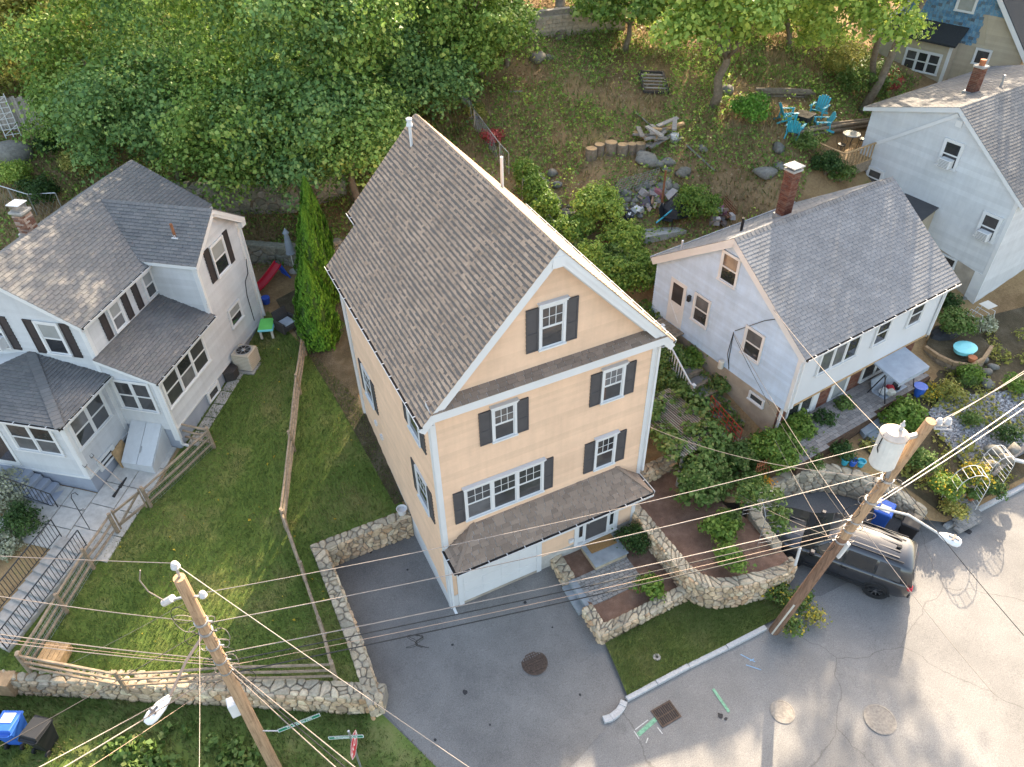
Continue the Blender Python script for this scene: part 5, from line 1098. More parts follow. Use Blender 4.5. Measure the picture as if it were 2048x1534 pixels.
# post-and-rail fence
def fence_post(root, q, h=1.15, lean=(0, 0), r=.075):
    q = Vector(q); MB().tube([q-Vector((0, 0, .1)), q+Vector((lean[0]*.5, lean[1]*.5, h*.55)), q+Vector((lean[0], lean[1], h))], [r, r*.95, r*.85], 7).build('post', M['wood_weathered'], root, True)
def fence(label, pts, rails=3, h=1.1, closed_posts=True, mesh=False, m='wood_weathered'):
    root = thing('rail_fence', label, 'fence', pts[0]); rng = random.Random(len(pts)+int(h*100))
    for q in pts: fence_post(root, q, h+.08, ((rng.random()-.5)*.08, (rng.random()-.5)*.08))
    for a, b in zip(pts[:-1], pts[1:]):
        a = Vector(a); b = Vector(b)
        for k in range(rails):
            z = h*(.28+.66*k/max(1, rails-1)); e = Vector(((rng.random()-.5)*.03, (rng.random()-.5)*.03, (rng.random()-.5)*.05)); mid = (a+b)/2+Vector((0, 0, z-.03))+e
            MB().tube([a+Vector((0, 0, z)), mid, b+Vector((0, 0, z))], [.042, .05, .040], 6).build('rail', M[m], root, True)
        if mesh:
            mb = MB(); Lf = (b-a).length; nv = int(Lf/.12)
            for i in range(nv+1): q = a.lerp(b, i/nv); mb.bar(q+Vector((0, 0, .05)), q+Vector((0, 0, h*.95)), .006)
            for i in range(9): mb.bar(a+Vector((0, 0, .05+i*.11)), b+Vector((0, 0, .05+i*.11)), .006)
            mb.build('wire_mesh', M['galvanised'], root, True)
    return root
def gp(px, py): q = G(px, py); return (q.x, q.y, q.z)
fence('weathered rail fence between left lawn and the tan house strip', [gp(612, 712), gp(601, 790), gp(590, 905), gp(573, 1058)], h=1.0)
fence('weathered rail fence above the driveway wall', [gp(575, 1062), gp(612, 1165), gp(650, 1275), gp(673, 1364)], h=1.0)
fence('weathered rail fence above the long stone wall', [gp(673, 1364), gp(470, 1368), gp(255, 1381), gp(62, 1344)], h=1.0)
fence('rail fence with wire mesh beside the far left steps', [gp(62, 1344), gp(136, 1227), gp(190, 1140), gp(238, 1068)], h=1.0, mesh=True)
fence('rail fence section from gate to the cellar bulkhead', [gp(304, 1016), gp(430, 898)], h=1.0, mesh=True)
fence('short rail fence joining the sunroom corner', [gp(430, 898), gp(372, 884)], h=1.0)
gt = thing('garden_gate', 'small wooden gate in the rail fence by the walkway', 'gate', gp(270, 1042)); a = Vector(gp(240, 1066)); b = Vector(gp(302, 1018))
for z in (.3, .95): MB().bar(a.lerp(b, .06)+Vector((0, 0, z)), a.lerp(b, .94)+Vector((0, 0, z)), .05, .09).build('rail', M['wood_weathered'], gt, True)
for t_ in (.08, .92): MB().bar(a.lerp(b, t_)+Vector((0, 0, .12)), a.lerp(b, t_)+Vector((0, 0, 1.1)), .07, .05).build('stile', M['wood_weathered'], gt, True)
MB().bar(a.lerp(b, .1)+Vector((0, 0, .3)), a.lerp(b, .9)+Vector((0, 0, .95)), .05, .07).build('brace', M['wood_weathered'], gt, True)
# chain link fence behind the tan house
def chain_fence(label, pts, h=1.1):
    root = thing('chain_link_fence', label, 'fence', pts[0]); u = Vector((0, 0, h))
    for q in pts: MB().tube([Vector(q)-Vector((0, 0, .1)), Vector(q)+u], .03, 6).build('post', M['galvanised'], root, True)
    MB().tube([Vector(q)+u for q in pts], .026, 6).build('top_rail', M['galvanised'], root, True); mb = MB()
    for a, b in zip(pts[:-1], pts[1:]):
        a = Vector(a); b = Vector(b); n = int((b-a).length/.18)
        for i in range(n):
            p, q = a.lerp(b, i/n), a.lerp(b, min(1, (i+h/.18*.5)/n)); mb.bar(p, q+u*min(1, ((q-p).length)/(h*.5+1e-6) if i+h/.18*.5 > n else 1), .006); p2 = a.lerp(b, max(0, (i-h/.18*.5)/n)); mb.bar(a.lerp(b, i/n), p2+u, .006)
    mb.build('mesh', M['galvanised'], root, True)
chain_fence('chain-link fence running uphill behind the tan house', [gp(918, 195), gp(950, 262), gp(1000, 330), gp(1018, 350)]); chain_fence('vine-covered chain-link fence beside the junk corner', [gp(1045, 400), gp(1075, 445), gp(1110, 490), gp(1160, 560)])
chain_fence('chain-link fence behind the left house chimney', [gp(-10, 405), gp(36, 420), gp(75, 432), gp(130, 430)])
# ------------------------------------------------------------ vegetation
def quads_mesh(name, C, A, Bv, m, parent=None, world=False, fold=None):
    """n leaf quads: centre C, half axes A (length) and Bv (width); diamond outline with a fold along the midrib"""
    n = len(C); V_ = np.empty((n, 4, 3)); V_[:, 0] = C-A; V_[:, 2] = C+A
    Nn = np.cross(A, Bv); Nn /= np.linalg.norm(Nn, axis=1, keepdims=True)+1e-9; fo = Nn*(np.linalg.norm(Bv, axis=1, keepdims=True)*.45)
    V_[:, 1] = C+Bv+fo-A*.15; V_[:, 3] = C-Bv+fo-A*.15
    me = bpy.data.meshes.new(name); me.vertices.add(n*4); me.vertices.foreach_set('co', V_.reshape(-1).astype(np.float32))
    me.loops.add(n*4); me.loops.foreach_set('vertex_index', np.arange(n*4, dtype=np.int32)); me.polygons.add(n); me.polygons.foreach_set('loop_start', np.arange(0, n*4, 4, dtype=np.int32)); me.polygons.foreach_set('loop_total', np.full(n, 4, np.int32))
    me.update(); me.validate(); return link(name, me, m, parent, world)
def rand_dirs(rs, n):
    v = rs.normal(size=(n, 3)); return v/np.linalg.norm(v, axis=1, keepdims=True)
def leaf_axes(rs, nrm, size):
    n = len(nrm); t = rand_dirs(rs, n); a = np.cross(nrm, t); a /= np.linalg.norm(a, axis=1, keepdims=True)+1e-9; b = np.cross(nrm, a)
    s = size*(.4+1.25*rs.random((n, 1))**1.6); return a*s*.5, b*s*.38
def crown(name, blobs, nl, size, m, seed, parent, clump=.55, up=.6, world=True, shell=.75, low=-.5):
    """blobs: (x,y,z,rx,ry,rz). Leaves gather in clumps spread over each blob's shell"""
    rs = np.random.RandomState(seed); vol = np.array([b[3]*b[4]*b[5] for b in blobs])**.67; vol = vol/vol.sum(); Cs, Ns = [], []
    for b, v in zip(blobs, vol):
        n = int(nl*v); r = np.array(b[3:6]); nc = max(6, int(1.7*(r[0]*r[1]+r[0]*r[2]+r[1]*r[2])/(clump*clump)))
        d = rand_dirs(rs, nc*2); d = d[d[:, 2] > low][:nc]; nc = len(d); rad = (shell+(1-shell)*rs.random((nc, 1)))*(.86+.22*rs.random((nc, 1)))
        cc = np.array(b[:3])+d*r*rad; cs = clump*(.55+.8*rs.random(nc)); wts = cs**2; idx = rs.choice(nc, n, p=wts/wts.sum())
        e = rand_dirs(rs, n); e[:, 2] = np.where(rs.random(n) < .7, np.abs(e[:, 2]), e[:, 2]); rr = cs[idx][:, None]*(.35+.65*rs.random((n, 1))**.5)
        rr = np.where(rs.random((n, 1)) < .10, rr*1.7, rr); pos = cc[idx]+e*rr*np.array([1, 1, .8]); nn = d[idx]*.5+e*.7+np.array([0, 0, up*.55])+rand_dirs(rs, n)*.95
        Cs.append(pos); Ns.append(nn/np.linalg.norm(nn, axis=1, keepdims=True))
    C_ = np.concatenate(Cs); Nn = np.concatenate(Ns); a, b = leaf_axes(rs, Nn, size); return quads_mesh(name, C_, a, b, m, parent, world)
def limb_path(a, b, rng, n=5, wob=.25):
    a = Vector(a); b = Vector(b); return [a.lerp(b, i/(n-1))+Vector(((rng.random()-.5)*wob, (rng.random()-.5)*wob, 0))*(0 if i in (0, n-1) else 1) for i in range(n)]
def tree(label, base, blobs, nl, size, mname, seed, trunk_r=.22, clump=.6, cat='tree', limbs=6, group=None, name='maple_tree', up=.6, top=None, low=-.5, shell=.7):
    rng = random.Random(seed); base = Vector(base); t = thing(name, label, cat, base, 0, group)
    c = Vector((sum(b[0] for b in blobs)/len(blobs), sum(b[1] for b in blobs)/len(blobs), sum(b[2] for b in blobs)/len(blobs))); tp = Vector(top) if top else c
    mb = MB(); pth = limb_path(base-Vector((0, 0, .3)), tp, rng, 7, .35); mb.tube(pth, [trunk_r*1.35]+[trunk_r*(1-.11*i) for i in range(6)], 9)
    mb.build('trunk', M['bark'], t, True, smooth=True)
    for k in range(limbs):
        b = blobs[k % len(blobs)]; s = pth[3].lerp(pth[5], rng.random()); a = rng.random()*6.28; e = Vector((b[0]+b[3]*.75*math.cos(a), b[1]+b[4]*.75*math.sin(a), b[2]+b[5]*(rng.random()-.2)*.7))
        MB().tube(limb_path(s, e, rng, 5, .4), [trunk_r*.42, trunk_r*.34, trunk_r*.25, trunk_r*.16, trunk_r*.06], 6).build('limb', M['bark'], t, True, smooth=True)
    crown('crown', blobs, nl, size, M[mname], seed, t, clump, up, low=low, shell=shell); return t
def wood_tree(label, px, py, w_, r, mname, seed, nl=9000, zs=1., extra=()):
    c = AT(px, py, w_); zg = zt(c.x, c.y); rng = random.Random(seed); bl = [(c.x, c.y, c.z, r*.8, r*.8, r*.85*zs)]
    for k in range(8):
        a = k*.785+rng.random(); d = r*(.45+.4*rng.random()); s_ = r*(.36+.22*rng.random()); bl.append((c.x+math.cos(a)*d, c.y+math.sin(a)*d, c.z-r*.5+rng.random()*r*1.0, s_, s_, s_*.85))
    bl.append((c.x+.3*r, c.y+.3*r, c.z+r*.95, r*.62, r*.62, r*.7)); bl.append((c.x-.2*r, c.y+.5*r, c.z+r*1.5, r*.45, r*.45, r*.55))
    if w_ < 39: bl += [(c.x+.6*r, c.y-.1*r, c.z+r*1.45, r*.5, r*.5, r*.5), (c.x-.1*r, c.y-.1*r, c.z+r*1.85, r*.5, r*.5, r*.5)]
    bl += [tuple(e) for e in extra]
    return tree(label, (c.x, c.y, zg), bl, nl, .168, mname, seed, .2, .85, group='woodland trees behind the houses', limbs=5)
WT = [
 ('green maple at the far left edge above the wooden fence', 40, 70, 41, 4.2, 'leaf_olive', 1), ('dense maple right of the wooden fence at far left', 185, 175, 38, 3.7, 'leaf_maple', 2),
 ('leafy maple behind the ridge of the left house roof', 320, 225, 36.5, 3.9, 'leaf_maple_cool', 3), ('low spreading maple over the mossy stone wall', 470, 270, 35.5, 3.7, 'leaf_maple', 4),
 ('dark green maple left of the arborvitae tops', 590, 285, 35, 3.4, 'leaf_maple_cool', 5), ('bushy maple just behind the tan house left eave', 690, 250, 35, 3.1, 'leaf_maple', 6),
 ('round maple behind the tan house ridge', 790, 150, 38, 3.6, 'leaf_maple_cool', 7), ('light green maple nearest the chain-link fence', 915, 85, 40, 3.3, 'leaf_maple', 8),
 ('tall maple in the second row near the left edge', 130, 20, 46, 4.8, 'leaf_maple', 9), ('tall maple in the second row, left of centre woods', 330, 60, 44, 4.8, 'leaf_maple', 10),
 ('tall maple in the second row above the mossy wall', 500, 90, 43, 4.5, 'leaf_maple_cool', 11), ('tall maple in the second row behind the tan house', 650, 80, 43, 4.3, 'leaf_maple', 12),
 ('tall maple top centre left of the block wall', 800, 20, 46, 4.6, 'leaf_maple', 13), ('far back maple at the top left corner', 20, -80, 54, 5, 'leaf_olive', 14), ('far back maple along the top edge, second from left', 260, -60, 53, 5.2, 'leaf_maple', 15),
 ('far back maple along the top edge, third from left', 480, -50, 52, 5.2, 'leaf_maple_cool', 16), ('far back maple along the top edge, fourth from left', 680, -60, 52, 5.2, 'leaf_maple', 17), ('far back maple along the top edge beside the trunk', 920, -60, 52, 4.6, 'leaf_olive', 18)]
for lb, px, py, w_, r, mn, sd_ in WT: wood_tree(lb, px, py, w_, r, mn, sd_, 36000 if w_ < 42 else 24000)
def blob_at(px, py, w_, rx, rz=None): c = AT(px, py, w_); return (c.x, c.y, c.z, rx, rx, rz or rx*.75)
tree('tall straight tree whose trunk crosses the block wall', G(1120, 78), [blob_at(1150, -150, 47, 3.6), blob_at(1060, -120, 46, 2.8)], 6000, .26, 'leaf_maple', 31, .34, .6, top=AT(1128, -200, 47))
tree('slim tree right of the block wall with low hanging crown', G(1253, 108), [blob_at(1255, 8, 43, 2.3), blob_at(1200, 15, 43, 1.6), blob_at(1330, 20, 42, 2.0), blob_at(1290, -60, 44, 3)], 9000, .24, 'leaf_maple', 32, .17, .55, top=AT(1275, -20, 44))
tree('leaning yellow-green maple with ivy on its trunk in the backyard', G(1425, 212), [blob_at(1425, 55, 35, 2.0), blob_at(1365, 65, 34.5, 1.4), blob_at(1490, 30, 34, 2.0), blob_at(1450, -30, 39, 3), blob_at(1560, 20, 38, 1.6, .8), blob_at(1400, -60, 34, 2.4), blob_at(1480, -120, 33.5, 2.6)], 20000, .22, 'leaf_yellowgreen', 33, .24, .5, top=AT(1470, 20, 36), limbs=10)
tree('slender tree with dark trunk beside the fence top', G(1013, 140), [blob_at(985, -20, 43, 2.4), blob_at(1000, 40, 42, 1.4)], 3500, .23, 'leaf_maple', 34, .14, .55, top=AT(1010, -60, 43))
tree('yellow-green tree reaching over towards the blue gabled house', G(1745, 195), [blob_at(1690, 30, 36, 1.9), blob_at(1770, 45, 35, 1.8), blob_at(1640, 80, 38, 1.2), blob_at(1740, -50, 34, 2.5), blob_at(1820, -70, 34.5, 1.7), blob_at(1680, -130, 35, 2.6)], 14000, .2, 'leaf_yellowgreen', 35, .18, .45, limbs=12, top=AT(1780, -80, 34))
tree('tall maple nearest the hill fence, overhanging the clearing', G(965, 150), [blob_at(930, 15, 36.5, 2.3), blob_at(880, 80, 36.5, 1.8), blob_at(960, -60, 36, 2.4), blob_at(890, -40, 36, 2.4), blob_at(985, 60, 37.5, 1.2)], 15000, .17, 'leaf_maple', 37, .16, .5, limbs=7, group='woodland trees behind the houses')
tree('backlit tree at the top edge right of the ivy trunk', G(1580, 100), [blob_at(1580, -40, 46, 3.4), blob_at(1520, 30, 45, 1.6), blob_at(1620, 40, 44, 1.6), blob_at(1610, -150, 40, 3.2)], 12000, .24, 'leaf_yellowgreen', 36, .18, .55)
tree('tall tree rising between the white and beige houses', (30.6, 14.2, zt(30.6, 14.2)), [(33.2, 13.2, 17.5, 1.7, 1.7, 1.7), (35.0, 12.0, 19.0, 1.5, 1.5, 1.5), (31.5, 12.2, 18.0, 1.2, 1.2, 1.1)], 2600, .24, 'leaf_maple', 61, .2, .6, top=(33.3, 13.0, 17.5), limbs=6)
for k, (x, y, h) in enumerate(((31, 25, 15), (36, 23, 15), (27, 34, 16), (43, 19, 14), (20, 40, 15), (36, 34, 16), (47, 30, 16), (52, 24, 15))):
    z = zt(x, y); tree(['tall tree in the wood beyond the top edge, right of centre', 'tall tree just above the blue gabled house', 'far tall tree deep in the wood', 'tall tree beyond the top right corner', 'far tree behind the block wall', 'far tall tree behind the backyard maples', 'distant tall tree past the top right', 'distant tree right of the beige house'][k], (x, y, z), [(x, y, z+h*.62, 3.4, 3.4, 3.6), (x+1.6, y-1, z+h*.5, 2.4, 2.4, 2.2), (x-1.8, y+.6, z+h*.55, 2.3, 2.3, 2.2)], 5200, .30, 'leaf_olive' if k % 2 else 'leaf_yellowgreen', 50+k, .25, .75, limbs=4, group='trees beyond the frame top')
# arborvitae
def thuja(label, px, py, h, r, seed):
    q = G(px, py); t = thing('arborvitae', label, 'arborvitae', q, 0, 'arborvitae row'); rs = np.random.RandomState(seed); n = 9000
    MB().tube([q, q+Vector((0, 0, h*.9))], [.08, .02], 6).build('trunk', M['bark'], t, True)
    u = rs.random(n)**.8; zz = u*h; prof = r*np.minimum(1, .72+u*1.6)*(1-u**2.4)**.8*(1-.25*u); a = rs.random(n)*6.283; lob = 1+.10*np.sin(a*5+zz*2.2+seed)+.08*np.sin(a*9-zz*5)
    rr = prof*lob*(.80+.22*rs.random(n)); C_ = np.stack([q.x+np.cos(a)*rr, q.y+np.sin(a)*rr, q.z+.05+zz], 1)
    nn = np.stack([np.cos(a), np.sin(a), np.full(n, .35)], 1)+rand_dirs(rs, n)*.45; nn /= np.linalg.norm(nn, axis=1, keepdims=True)
    ax = np.stack([np.cos(a)*.25, np.sin(a)*.25, np.ones(n)], 1)+rand_dirs(rs, n)*.25; s = .17*(.6+.8*rs.random((n, 1))); ax = ax/np.linalg.norm(ax, axis=1, keepdims=True)*s*.5; b = np.cross(nn, ax); b = b/np.linalg.norm(b, axis=1, keepdims=True)*s*.22
    quads_mesh('foliage', C_, ax, b, M['leaf_thuja'], t, True)
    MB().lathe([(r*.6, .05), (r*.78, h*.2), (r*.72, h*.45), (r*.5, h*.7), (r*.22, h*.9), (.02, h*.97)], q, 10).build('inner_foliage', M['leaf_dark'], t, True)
thuja('front arborvitae beside the tan house, nearest the lawn', 645, 690, 4.2, .95, 1); thuja('middle arborvitae in the row beside the tan house', 648, 615, 4.9, .95, 2); thuja('rear arborvitae, tallest tip of the row', 650, 560, 5.0, .75, 3)
# shrubs
def shrub(label, c, r, mname, seed, n=2500, size=.09, name='shrub', cat='shrub', clump=.2, h=None, stems=True, group=None, up=.5, flowers=None):
    c = Vector(c); h = h or r*.9; t = thing(name, label, cat, c, 0, group)
    mb = MB(); rng = random.Random(seed)
    for k in range(5): a = k*1.25; mb.tube([c-Vector((0, 0, .05)), c+Vector((math.cos(a)*r*.3, math.sin(a)*r*.3, h*.6)), c+Vector((math.cos(a)*r*.6, math.sin(a)*r*.6, h*1.1))], [.02, .014, .006], 4)
    mb.build('stem', M['bark'], t, True)
    bl = [(c.x, c.y, c.z+h*.75, r*.85, r*.85, h*.75)]+[(c.x+math.cos(a)*r*.5, c.y+math.sin(a)*r*.5, c.z+h*.55+rng.random()*h*.4, r*.5, r*.5, h*.5) for a in (rng.random()*2, 2+rng.random(), 4.2+rng.random())]
    crown('foliage', bl, n, size, M[mname], seed, t, clump, up, shell=.6, low=-.7)
    if flowers: crown('blossom', [(b[0], b[1], b[2]+.04, b[3]*1.03, b[4]*1.03, b[5]*1.05) for b in bl], flowers[1], size*.9, M[flowers[0]], seed+7, t, clump, .8, shell=.9, low=-.2)
    return t
SH = [('rounded dark green shrub beside the entry door', (6.75, -.75, .27), .62, 'leaf_dark', 2600, .07), ('bright yellow-green shrub in the lower mulch bed', (6.15, -2.72, .27), .48, 'leaf_bright', 900, .12),
 ('bright green shrub in the upper mulch bed, rear one', (9.3, -2.2, 1.0), .62, 'leaf_bright', 1500, .12), ('bright green shrub overhanging the curved stone wall', (8.9, -3.35, 1.0), .55, 'leaf_bright', 1100, .12), ('leafy green perennial next to the wire arch', (10.0, -2.0, 1.0), .4, 'leaf_vine', 700, .13),
 ('dark clipped shrub by the left house walkway', P(60, 1065, 1.5), .75, 'leaf_dark', 3500, .07), ('large variegated shrub by the iron railing', P(30, 1010, 1.5), 1.0, 'leaf_variegated', 3500, .09), ('pale variegated shrub at the far left steps', P(20, 1105, 1.2), .7, 'leaf_variegated', 2200, .09)]
for i, (lb, c, r, mn, n, sz) in enumerate(SH): shrub(lb, c, r, mn, 100+i, n, sz)
# weeds round the leaning pole and by the wall
for i, (lb, px, py, z, r, mn, n) in enumerate((('yellow-flowered weeds against the curved wall end', 1548, 1195, -.12, .5, 'leaf_vine', 1000), ('weed clump right of the leaning pole', 1600, 1210, -.15, .45, 'leaf_vine', 800), ('low weeds growing over the kerb end', 1580, 1262, -.2, .35, 'leaf_vine', 500), ('weeds beside the pole base', 1625, 1245, -.2, .3, 'leaf_olive', 350))):
    shrub(lb, P(px, py, z), r, mn, 130+i, n, .09, name='weed', cat='weeds', h=.4, flowers=('leaf_gold', 60))
# right garden shrubs
RS = [('large green bush at the front corner of the blue house', 1545, 925, 1.2, 1.05, 'leaf_bright', 4200, .15), ('tall vine mass beside the blue house corner', 1590, 870, 1.3, .75, 'leaf_bright', 2200, .15), ('leafy vine below the arbor', 1475, 930, 1.25, .7, 'leaf_vine', 2000, .15),
 ('yellowing vine at the mulch bed edge', 1430, 985, 1.15, .6, 'leaf_vine', 1500, .14), ('bushy vine beside the orange trellis', 1500, 985, 1.15, .55, 'leaf_vine', 1300, .13), ('round yellow-green hydrangea by the patio steps', 1795, 850, 1.2, .85, 'leaf_bright', 2400, .16),
 ('green plants along the top of the curved wall, left', 1615, 930, 1.2, .5, 'leaf_vine', 1100, .11), ('green plants along the top of the curved wall, middle', 1680, 915, 1.2, .45, 'leaf_dark', 1000, .11), ('plants behind the leaning pole on the wall', 1840, 935, 1.1, .6, 'leaf_vine', 1300, .12), ('yellow-flowered bush right of the pole', 1885, 985, .8, .6, 'leaf_bright', 1300, .11),
 ('shrub between the gravel bed and kerb arch', 1975, 985, .5, .5, 'leaf_dark', 900, .1), ('shrub near the swing at the end of the patio', 1935, 760, 1.25, .5, 'leaf_bright', 1000, .12), ('grassy plants at the edge of the gravel', 1890, 795, 1.2, .55, 'leaf_olive', 1100, .1), ('bush by the stone rubble at right', 1930, 770, 1.25, .35, 'leaf_vine', 600, .1),
 ('greenery at the right edge beside the road', 2030, 780, 1.2, .5, 'leaf_bright', 800, .12), ('weeds in the middle of the gravel bed', 1940, 850, 1.1, .4, 'leaf_vine', 600, .1), ('low plants beside the kerb arch', 1905, 1030, .3, .45, 'leaf_olive', 800, .1), ('bushy plants by the right garden corner', 2010, 880, .9, .5, 'leaf_dark', 800, .1),
 ('vegetable plants in the raised bed by the white house', 1905, 665, 1.9, .8, 'leaf_vine', 1800, .14), ('leafy crop beside the white house corner', 1890, 620, 1.8, .6, 'leaf_dark', 1200, .13), ('pale leaved vine on the garden net', 1965, 660, 1.7, .5, 'leaf_variegated', 700, .12)]
for i, (lb, px, py, z, r, mn, n, sz) in enumerate(RS): shrub(lb, P(px, py, z), r, mn, 160+i, int(n*1.7), sz*.76, flowers=('leaf_gold', 120) if 'flower' in lb else None)
shrub('orange marigolds by the wire arch', P(1520, 975, 1.1), .3, 'leaf_vine', 190, 400, .08, name='flower_bed', cat='flowers', flowers=('leaf_orange', 350)); shrub('yellow flowers beside the swing', P(1855, 795, 1.2), .4, 'leaf_vine', 191, 400, .08, name='flower_bed', cat='flowers', flowers=('leaf_gold', 350))
shrub('golden flowering plant on the right garden arch', P(1945, 965, .9), .55, 'leaf_vine', 192, 700, .09, name='flower_bed', cat='flowers', flowers=('leaf_gold', 500))
# vine strip along the side fence of the tan house and junk corner
VN = [('creeping vine at the top of the side fence', 1052, 388, .65, 'leaf_bright', 1300), ('vine tangle on the fence below its top', 1070, 420, .7, 'leaf_bright', 1500), ('vine tangle beside the tan roof gutter, upper', 1095, 458, .75, 'leaf_bright', 1700), ('vine tangle beside the tan roof gutter, middle', 1130, 505, .85, 'leaf_bright', 2000), ('vine tangle beside the tan roof gutter, lower', 1180, 555, .9, 'leaf_yellowgreen', 2200), ('vine spilling between tan roof and blue house', 1220, 590, .95, 'leaf_bright', 2400), ('yellow creeper on the junk corner edge', 1165, 470, .7, 'leaf_yellowgreen', 1500), ('yellow creeper above the bush by the blue house', 1270, 530, .7, 'leaf_yellowgreen', 1500), ('red creeper behind the tan roof', 1215, 495, .4, 'leaf_red', 500), ('green vine heaped on the chain-link fence, upper part', 1075, 430, .5, 'leaf_vine', 900), ('green vine heaped on the chain-link fence, middle', 1105, 475, .8, 'leaf_vine', 1700), ('green vine on the fence beside the roof edge', 1145, 530, .95, 'leaf_vine', 2400), ('yellow vine mound behind the tan roof, upper', 1195, 445, 1.35, 'leaf_yellowgreen', 4000), ('yellow vine mound behind the tan roof, lower', 1245, 505, 1.15, 'leaf_yellowgreen', 3000),
 ('green vine mound by the roof eave', 1225, 545, 1.0, 'leaf_vine', 2400), ('dark green bush at the blue house back corner', 1275, 575, 1.15, 'leaf_bright', 2800), ('green leafy bush over the junk pile', 1390, 440, 1.2, 'leaf_bright', 3000), ('tall dark green shrub on the slope', 1500, 245, 1.1, 'leaf_thuja', 2600), ('dense green bush below the beige house', 1725, 200, 1.6, 'leaf_vine', 3800), ('green bush left of the beige house', 1690, 160, 1.5, 'leaf_olive', 3000),
 ('red-leaved shrub behind the white house', 1770, 185, .9, 'leaf_red', 1500), ('evergreen shrub beside the deck', 1650, 350, .8, 'leaf_dark', 1800), ('low shrub by the red chimney', 1680, 365, .7, 'leaf_vine', 1300), ('green shrub behind the deck rocks', 1610, 300, .6, 'leaf_vine', 900),
 ('red and green creeper on the hill fence', 985, 290, .6, 'leaf_red', 500), ('creeper at the top of the hill fence', 955, 240, .6, 'leaf_olive', 800), ('pale bush on the bank behind the left chimney', 40, 370, .9, 'leaf_yellowgreen', 1500), ('dark bushes behind the left chimney', 90, 410, 1.0, 'leaf_dark', 2200), ('brambles behind the left house ridge', 170, 350, 1.0, 'leaf_olive', 2000), ('dark shrub beside the big boulder', 105, 310, .8, 'leaf_dark', 1500),
 ('climbing plant against the side of the tan house gravel', 1335, 790, .8, 'leaf_vine', 2000), ('leafy plant under the white railing', 1330, 735, .9, 'leaf_vine', 2400), ('green plant at the foot of the white railing', 1385, 730, .5, 'leaf_bright', 900), ('ivy at the foot of the foundation', 1440, 780, .4, 'leaf_vine', 700)]
for i, (lb, px, py, r, mn, n) in enumerate(VN): shrub(lb, G(px, py), r, mn, 200+i, int(n*1.7), .115 if 'vine' in lb else .10, h=1.25 if ('tangle' in lb or 'creeping' in lb or 'spilling' in lb) else None)
# grape arbor foliage is placed with the arbor below
# ------------------------------------------------------------ ground cover scattered on the slopes
def scatter(name, polys, n, size, m, seed, up=1.2, hmax=.05, zf=None, axis_up=False, dens=None):
    rs = np.random.RandomState(seed); xs = [q[0] for p in polys for q in p]; ys = [q[1] for p in polys for q in p]; pts = []
    X = rs.uniform(min(xs), max(xs), n*6); Y = rs.uniform(min(ys), max(ys), n*6); k = np.zeros(len(X), bool)
    for p in polys: k |= inpoly(p, X, Y)
    if dens is not None: k &= rs.random(len(X)) < dens(X, Y)
    X, Y = X[k][:n], Y[k][:n]; n = len(X); Z = (zf or ZT)(X, Y)
    if axis_up:
        s = size*(.6+.8*rs.random((n, 1))); ax = np.c_[rs.normal(0, .35, n), rs.normal(0, .35, n), np.ones(n)]*s*.5; b = np.c_[rs.normal(0, 1, n), rs.normal(0, 1, n), np.zeros(n)]; b /= np.linalg.norm(b, axis=1, keepdims=True); b *= s*.10; C_ = np.c_[X, Y, Z]+ax*.9
        return tag(quads_mesh(name, C_, ax, b, m), kind='stuff')
    nn = np.c_[np.zeros((n, 2)), np.full(n, up)]+rand_dirs(rs, n); nn /= np.linalg.norm(nn, axis=1, keepdims=True); a, b = leaf_axes(rs, nn, size)
    return tag(quads_mesh(name, np.c_[X, Y, Z+.02+rs.random(n)*hmax], a, b, m), kind='stuff')
def patchy(f, t, s=0):
    return lambda X, Y: 1/(1+np.exp(-9*(np.sin(X*f+s)*np.cos(Y*f*1.1+s*2)+.6*np.sin(X*f*2.3+Y*f*1.7+s)+.4*np.sin(X*f*4.1-Y*f*3.3)-t)))
gq = lambda *a: [G(x, y).xy for x, y in a]
hill_poly = [(8, 9.5), (13, 9.2), (22.3, 9.6), (27, 12.5), (36, 15), (36, 40), (-20, 40), (-20, 18), (-5, 19.5), (2, 17.8), (5, 11)]
tag(scatter('leaf_litter', [hill_poly], 70000, .10, M['leaf_litter'], 1), 'fallen brown and yellow leaves on the wooded slope', 'leaf litter')
tag(scatter('ground_cover', [hill_poly], 110000, .12, M['leaf_maple'], 2, .6, .35, dens=patchy(.55, -.35)), 'low green plants covering parts of the slope', 'ground cover')
tag(scatter('ground_cover', [hill_poly], 14000, .13, M['leaf_yellowgreen'], 3, .6, .5, dens=patchy(.8, .75, 1)), 'yellowing weeds in patches on the slope', 'ground cover')
tag(scatter('dry_grass', [hill_poly], 26000, .3, M['grass_dry'], 4, axis_up=True, dens=patchy(.4, -.1, 2)), 'dry grass tufts on the slope', 'dry grass')
tag(scatter('lawn_grass', [lawn_poly], 60000, .10, M['grass_blade'], 5, axis_up=True), 'mown grass blades on the left lawn', 'grass')
tag(scatter('lawn_grass', [turf_poly], 14000, .07, M['grass_blade'], 6, axis_up=True, zf=lambda X, Y: np.array([zr(a, b)+.09+.04*min(1, b+5.2) for a, b in zip(X, Y)])), 'short grass blades on the small front lawn', 'grass')
tag(scatter('verge_grass', [verge_poly], 26000, .16, M['grass_blade'], 7, axis_up=True, zf=lambda X, Y: np.full(len(X), -.26)), 'rough grass on the verge by the stop sign', 'grass')
wp = [P(200, 1490, -.26).xy, P(360, 1450, -.26).xy, P(470, 1450, -.26).xy, P(600, 1480, -.26).xy, P(560, 1580, -.26).xy, P(300, 1580, -.26).xy]
